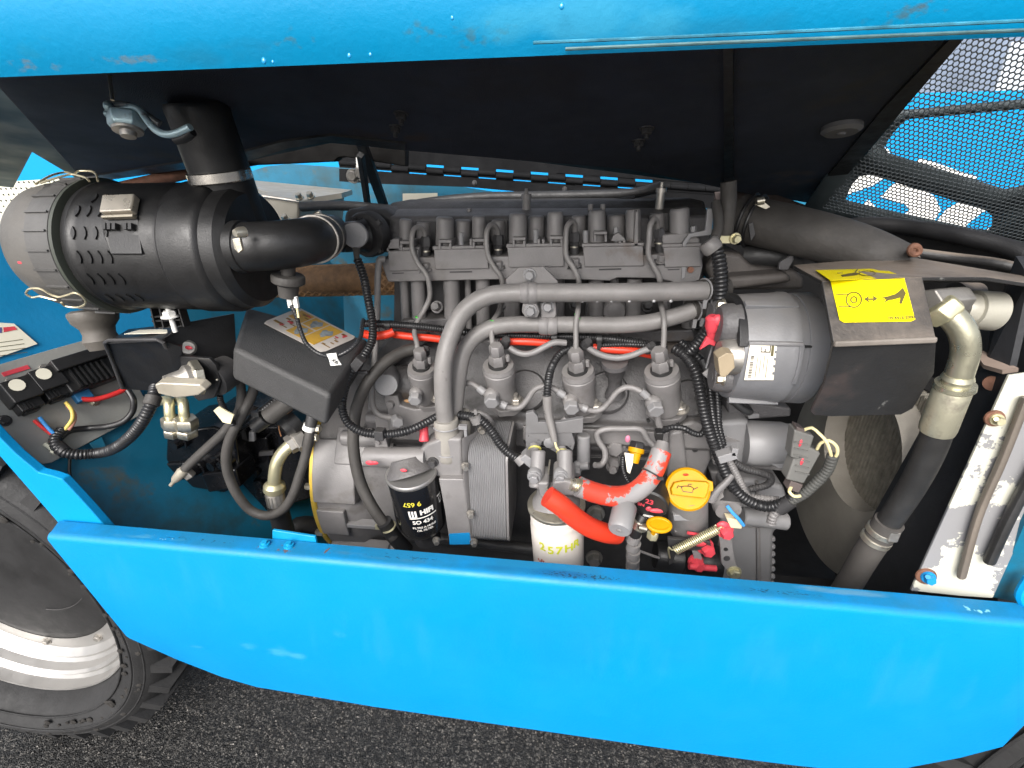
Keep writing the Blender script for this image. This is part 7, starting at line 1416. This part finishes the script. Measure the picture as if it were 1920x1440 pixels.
g = G(); g.lathe(P(1862, 718, .545), P(1860, 719, .54), [(0, .009), (1, .008)], 16); obj('old_bolt', g, RUST, rs)
# fan shroud across the end of the engine, radiator core behind it
X0 = P(1560, 900, .78).x
sh = thing('fan_shroud', 'dusty grey fan shroud ring in front of the radiator core', 'shroud', PX(1560, 930, X0))
(cy1, cz1), r1_ = circ_x(PX(1551, 880, X0), PX(1582, 940, X0), PX(1640, 957, X0)); print('shroud', cy1, cz1, r1_)
(cy2, cz2), r2_ = circ_x(PX(1479, 950, X0), PX(1505, 1020, X0), PX(1552, 1074, X0)); print('outer', cy2, cz2, r2_)
if not (.1 < r1_ < .5): cy1, cz1, r1_ = .80, .98, .2
if not (r1_ < r2_ < .8): cy2, cz2, r2_ = cy1, cz1, r1_ * 1.45
N_ = 72; vi = [V((X0, cy1 + math.cos(q) * r1_, cz1 + math.sin(q) * r1_)) for q in np.linspace(0, 2 * math.pi, N_ + 1)[:-1]]; vo = [V((X0 + .015, cy2 + math.cos(q) * r2_, cz2 + math.sin(q) * r2_)) for q in np.linspace(0, 2 * math.pi, N_ + 1)[:-1]]
g = G(); g.add(vi + vo + [p + RT * .06 for p in vi], [(i, (i + 1) % N_, N_ + (i + 1) % N_, N_ + i) for i in range(N_)] + [(i, 2 * N_ + i, 2 * N_ + (i + 1) % N_, (i + 1) % N_) for i in range(N_)]); obj('shroud_ring', g, SHROUD, sh)
rc = thing('radiator_core', 'finned radiator core seen through the fan shroud', 'radiator', V((X0 + .09, cy1, cz1)))
g = G(); g.box(V((X0 + .07, cy1, cz1)), .04, r1_ * 2.3, r1_ * 2.3); obj('core', g, mat('core_black', (.012, .011, .01), .7), rc)
TUBEM = mat('core_tube', (.24, .22, .18), .6, 0, .3, 60)
nt = 26
for i in range(nt):
    y = cy1 - r1_ * 1.1 + 2.2 * r1_ * i / nt; g = G(); g.box(V((X0 + .043, y, cz1)), .014, .0055, r1_ * 2.25); obj('core_tube', g, TUBEM, rc)
g = G()
for i in range(nt):
    y = cy1 - r1_ * 1.1 + 2.2 * r1_ * (i + .5) / nt
    for j in range(90): g.box(V((X0 + .048, y, cz1 - r1_ * 1.1 + j * r1_ * 2.2 / 90)), .008, 2.2 * r1_ / nt - .0056, .0012)
obj('core_fins', g, TUBEM, rc, kind='stuff')
# black panels added to stand for the dark depth of the bay
bk = thing('dark_backdrop', 'black panels added behind the dark right end of the bay', 'panel', P(1700, 600, .9))
g = G(); g.box(V((X0 + .16, 1.03, .98)), .02, .9, .6); obj('end_panel', g, BLACKM, bk)
g = G(); g.prism([P(1335, 430, 1.12), P(1800, 455, 1.12), P(1800, 1100, 1.12), P(1335, 1100, 1.12)], V((0, .01, 0))); obj('rear_panel', g, BLACKM, bk)
# black moulded top of the shroud, big dusty air hose, upright pipe
ms = thing('shroud_moulding', 'black moulded rim sweeping along the top of the radiator', 'moulding', P(1750, 430, .8))
g = G(); g.tube([P(1575, 424, .86), P(1620, 420, .84), P(1700, 426, .80), P(1800, 443, .74), P(1880, 462, .70), P(1930, 486, .67), P(1970, 530, .65)], .011, 14, flat=1); obj('rim', g, BLACKM, ms)
g = G(); g.sheet([P(1580, 426, .862), P(1700, 430, .802), P(1880, 466, .702), P(1940, 490, .672), P(1990, 560, .65), P(1800, 560, .75), P(1600, 500, .86)], .008); obj('skirt', g, BLACK, ms)
g = G(); g.tube([P(1690, 470, .70), P(1780, 482, .68), P(1880, 496, .64), P(1960, 520, .62)], .006, 10); obj('inner_rim', g, GUARD, ms)
ah = thing('charge_air_hose', 'thick dusty black air hose running into the guard at the upper right', 'hose', P(1520, 440, .68)); k = S(1520, 440, .68)
g = G(); g.tube([P(1385, 408, .76), P(1425, 418, .74), P(1480, 430, .71), P(1550, 448, .68), P(1620, 472, .655), P(1690, 505, .64)], lambda u: (47 - 6 * u) * k, 32, .006); obj('hose_body', g, RUBBERG, ah)
a, b = P(1395, 410, .755), P(1440, 421, .735)
for t_ in (.15, .45):
    g = G(); q = a.lerp(b, t_); g.ring(q, b - a, 50 * k, .0025, 40, 8); obj('hose_band', g, BLACKM, ah)
g = G(); g.sheet([P(1416, 384, .70), P(1432, 378, .70), P(1444, 388, .70), P(1436, 392, .70)], .006); g.cyl(P(1418, 378, .70), P(1432, 376, .70), .005, n=10); obj('band_screw', g, STEEL, ah)
g = G(); g.slab([(1404, 420), (1412, 416), (1416, 440), (1408, 452)], .705, .004); obj('band_tail', g, GREYD, ah)
cable('upright_pipe', 'dusty upright pipe between the head and the big air hose', 'pipe', [(1366, 340, .70), (1366, 380, .70), (1362, 420, .70), (1358, 450, .705)], 14, RUBBERG)
g = G(); g.slab([(1350, 443), (1372, 442), (1370, 456), (1352, 456)], .69, .01); g.hex(P(1378, 447, .69), V((.1, -1, 0)), 8 * S(1378, 447, .69), .01); o = obj('earth_clip', g, PLATED); o['label'] = 'plated clip and screw beside the upright pipe'; o['category'] = 'clip'
cable('lower_air_hose', 'dark hose below the big air hose at the upper right', 'hose', [(1395, 480, .76), (1440, 478, .75), (1500, 492, .74)], 24, RUBBER)
g = G(); g.slab([(1462, 492), (1488, 476), (1489, 486), (1478, 506), (1460, 506)], .70, .006); o = obj('hose_bracket', g, GREYC, bev=.001); o['label'] = 'small grey bracket under the big air hose'; o['category'] = 'bracket'
g = G(); g.sheet([P(1340, 360, 1.0), P(1420, 352, 1.0), P(1560, 402, .9), P(1550, 412, .9), P(1400, 380, .95), P(1345, 385, 1.0)], .02); o = obj('rusty_beam', g, mat('rusty_beam', (.06, .045, .04), .7, 0, .4, 12)); o['label'] = 'rusty dark beam under the right end of the hood lining'; o['category'] = 'beam'

# ------------------------------------------------------------------ hood latch hanging from the lining
ht = thing('hood_latch', 'pale blue bent latch rod and nut hanging from the hood lining', 'latch', P(235, 230, .47)); k = S(235, 230, .47)
LB = mat('latch_blue_steel', (.42, .56, .60), .35, .45, .15, 30, .3, 300, spots=[((.12, .1, .09), .62, 40, .1)])
g = G(); g.tube([P(205, 134, .49), P(207, 155, .485), P(211, 188, .478)], .0016, 8); obj('drop_rod', g, STEEL, ht)
g = G(); g.tube([P(200, 214, .468), P(222, 210, .466), P(248, 201, .466), P(262, 206, .464), P(276, 226, .46), P(292, 244, .457), P(310, 252, .455), P(330, 250, .454), P(357, 238, .453)], 6.2 * k, 12); obj('bent_rod', g, LB, ht)
g = G(); g.tube([P(204, 198, .474), P(222, 196, .474), P(240, 197, .473), P(256, 204, .472), P(276, 216, .474), P(300, 232, .476)], 6 * k, 12); obj('keeper', g, mat('grey_keeper', (.16, .17, .175), .45, .4), ht)
g = G(); g.ball(P(203, 200, .468), 10 * k, 12, (.8, .8, 1)); obj('pivot_head', g, LB, ht)
c = P(238, 230, .465); d = (V((.1, -.35, -.9))).normalized(); g = G(); g.lathe(c - d * .008, c + d * .006, [(0, 27 * k), (.1, 31 * k), (.75, 31 * k), (1, 26 * k)], 6, .3); obj('nut', g, LB, ht, bev=.0012)
g = G(); g.lathe(c + d * .006, c + d * .013, [(0, 25 * k), (.3, 24 * k), (.35, 14 * k), (1, 12 * k)], 24); obj('bolt_end', g, STEELD, ht)
g = G(); g.tube([P(330, 262, .46), P(345, 258, .458), P(360, 246, .457)], 9 * k, 10); obj('rubber_tip', g, BLACKM, ht)
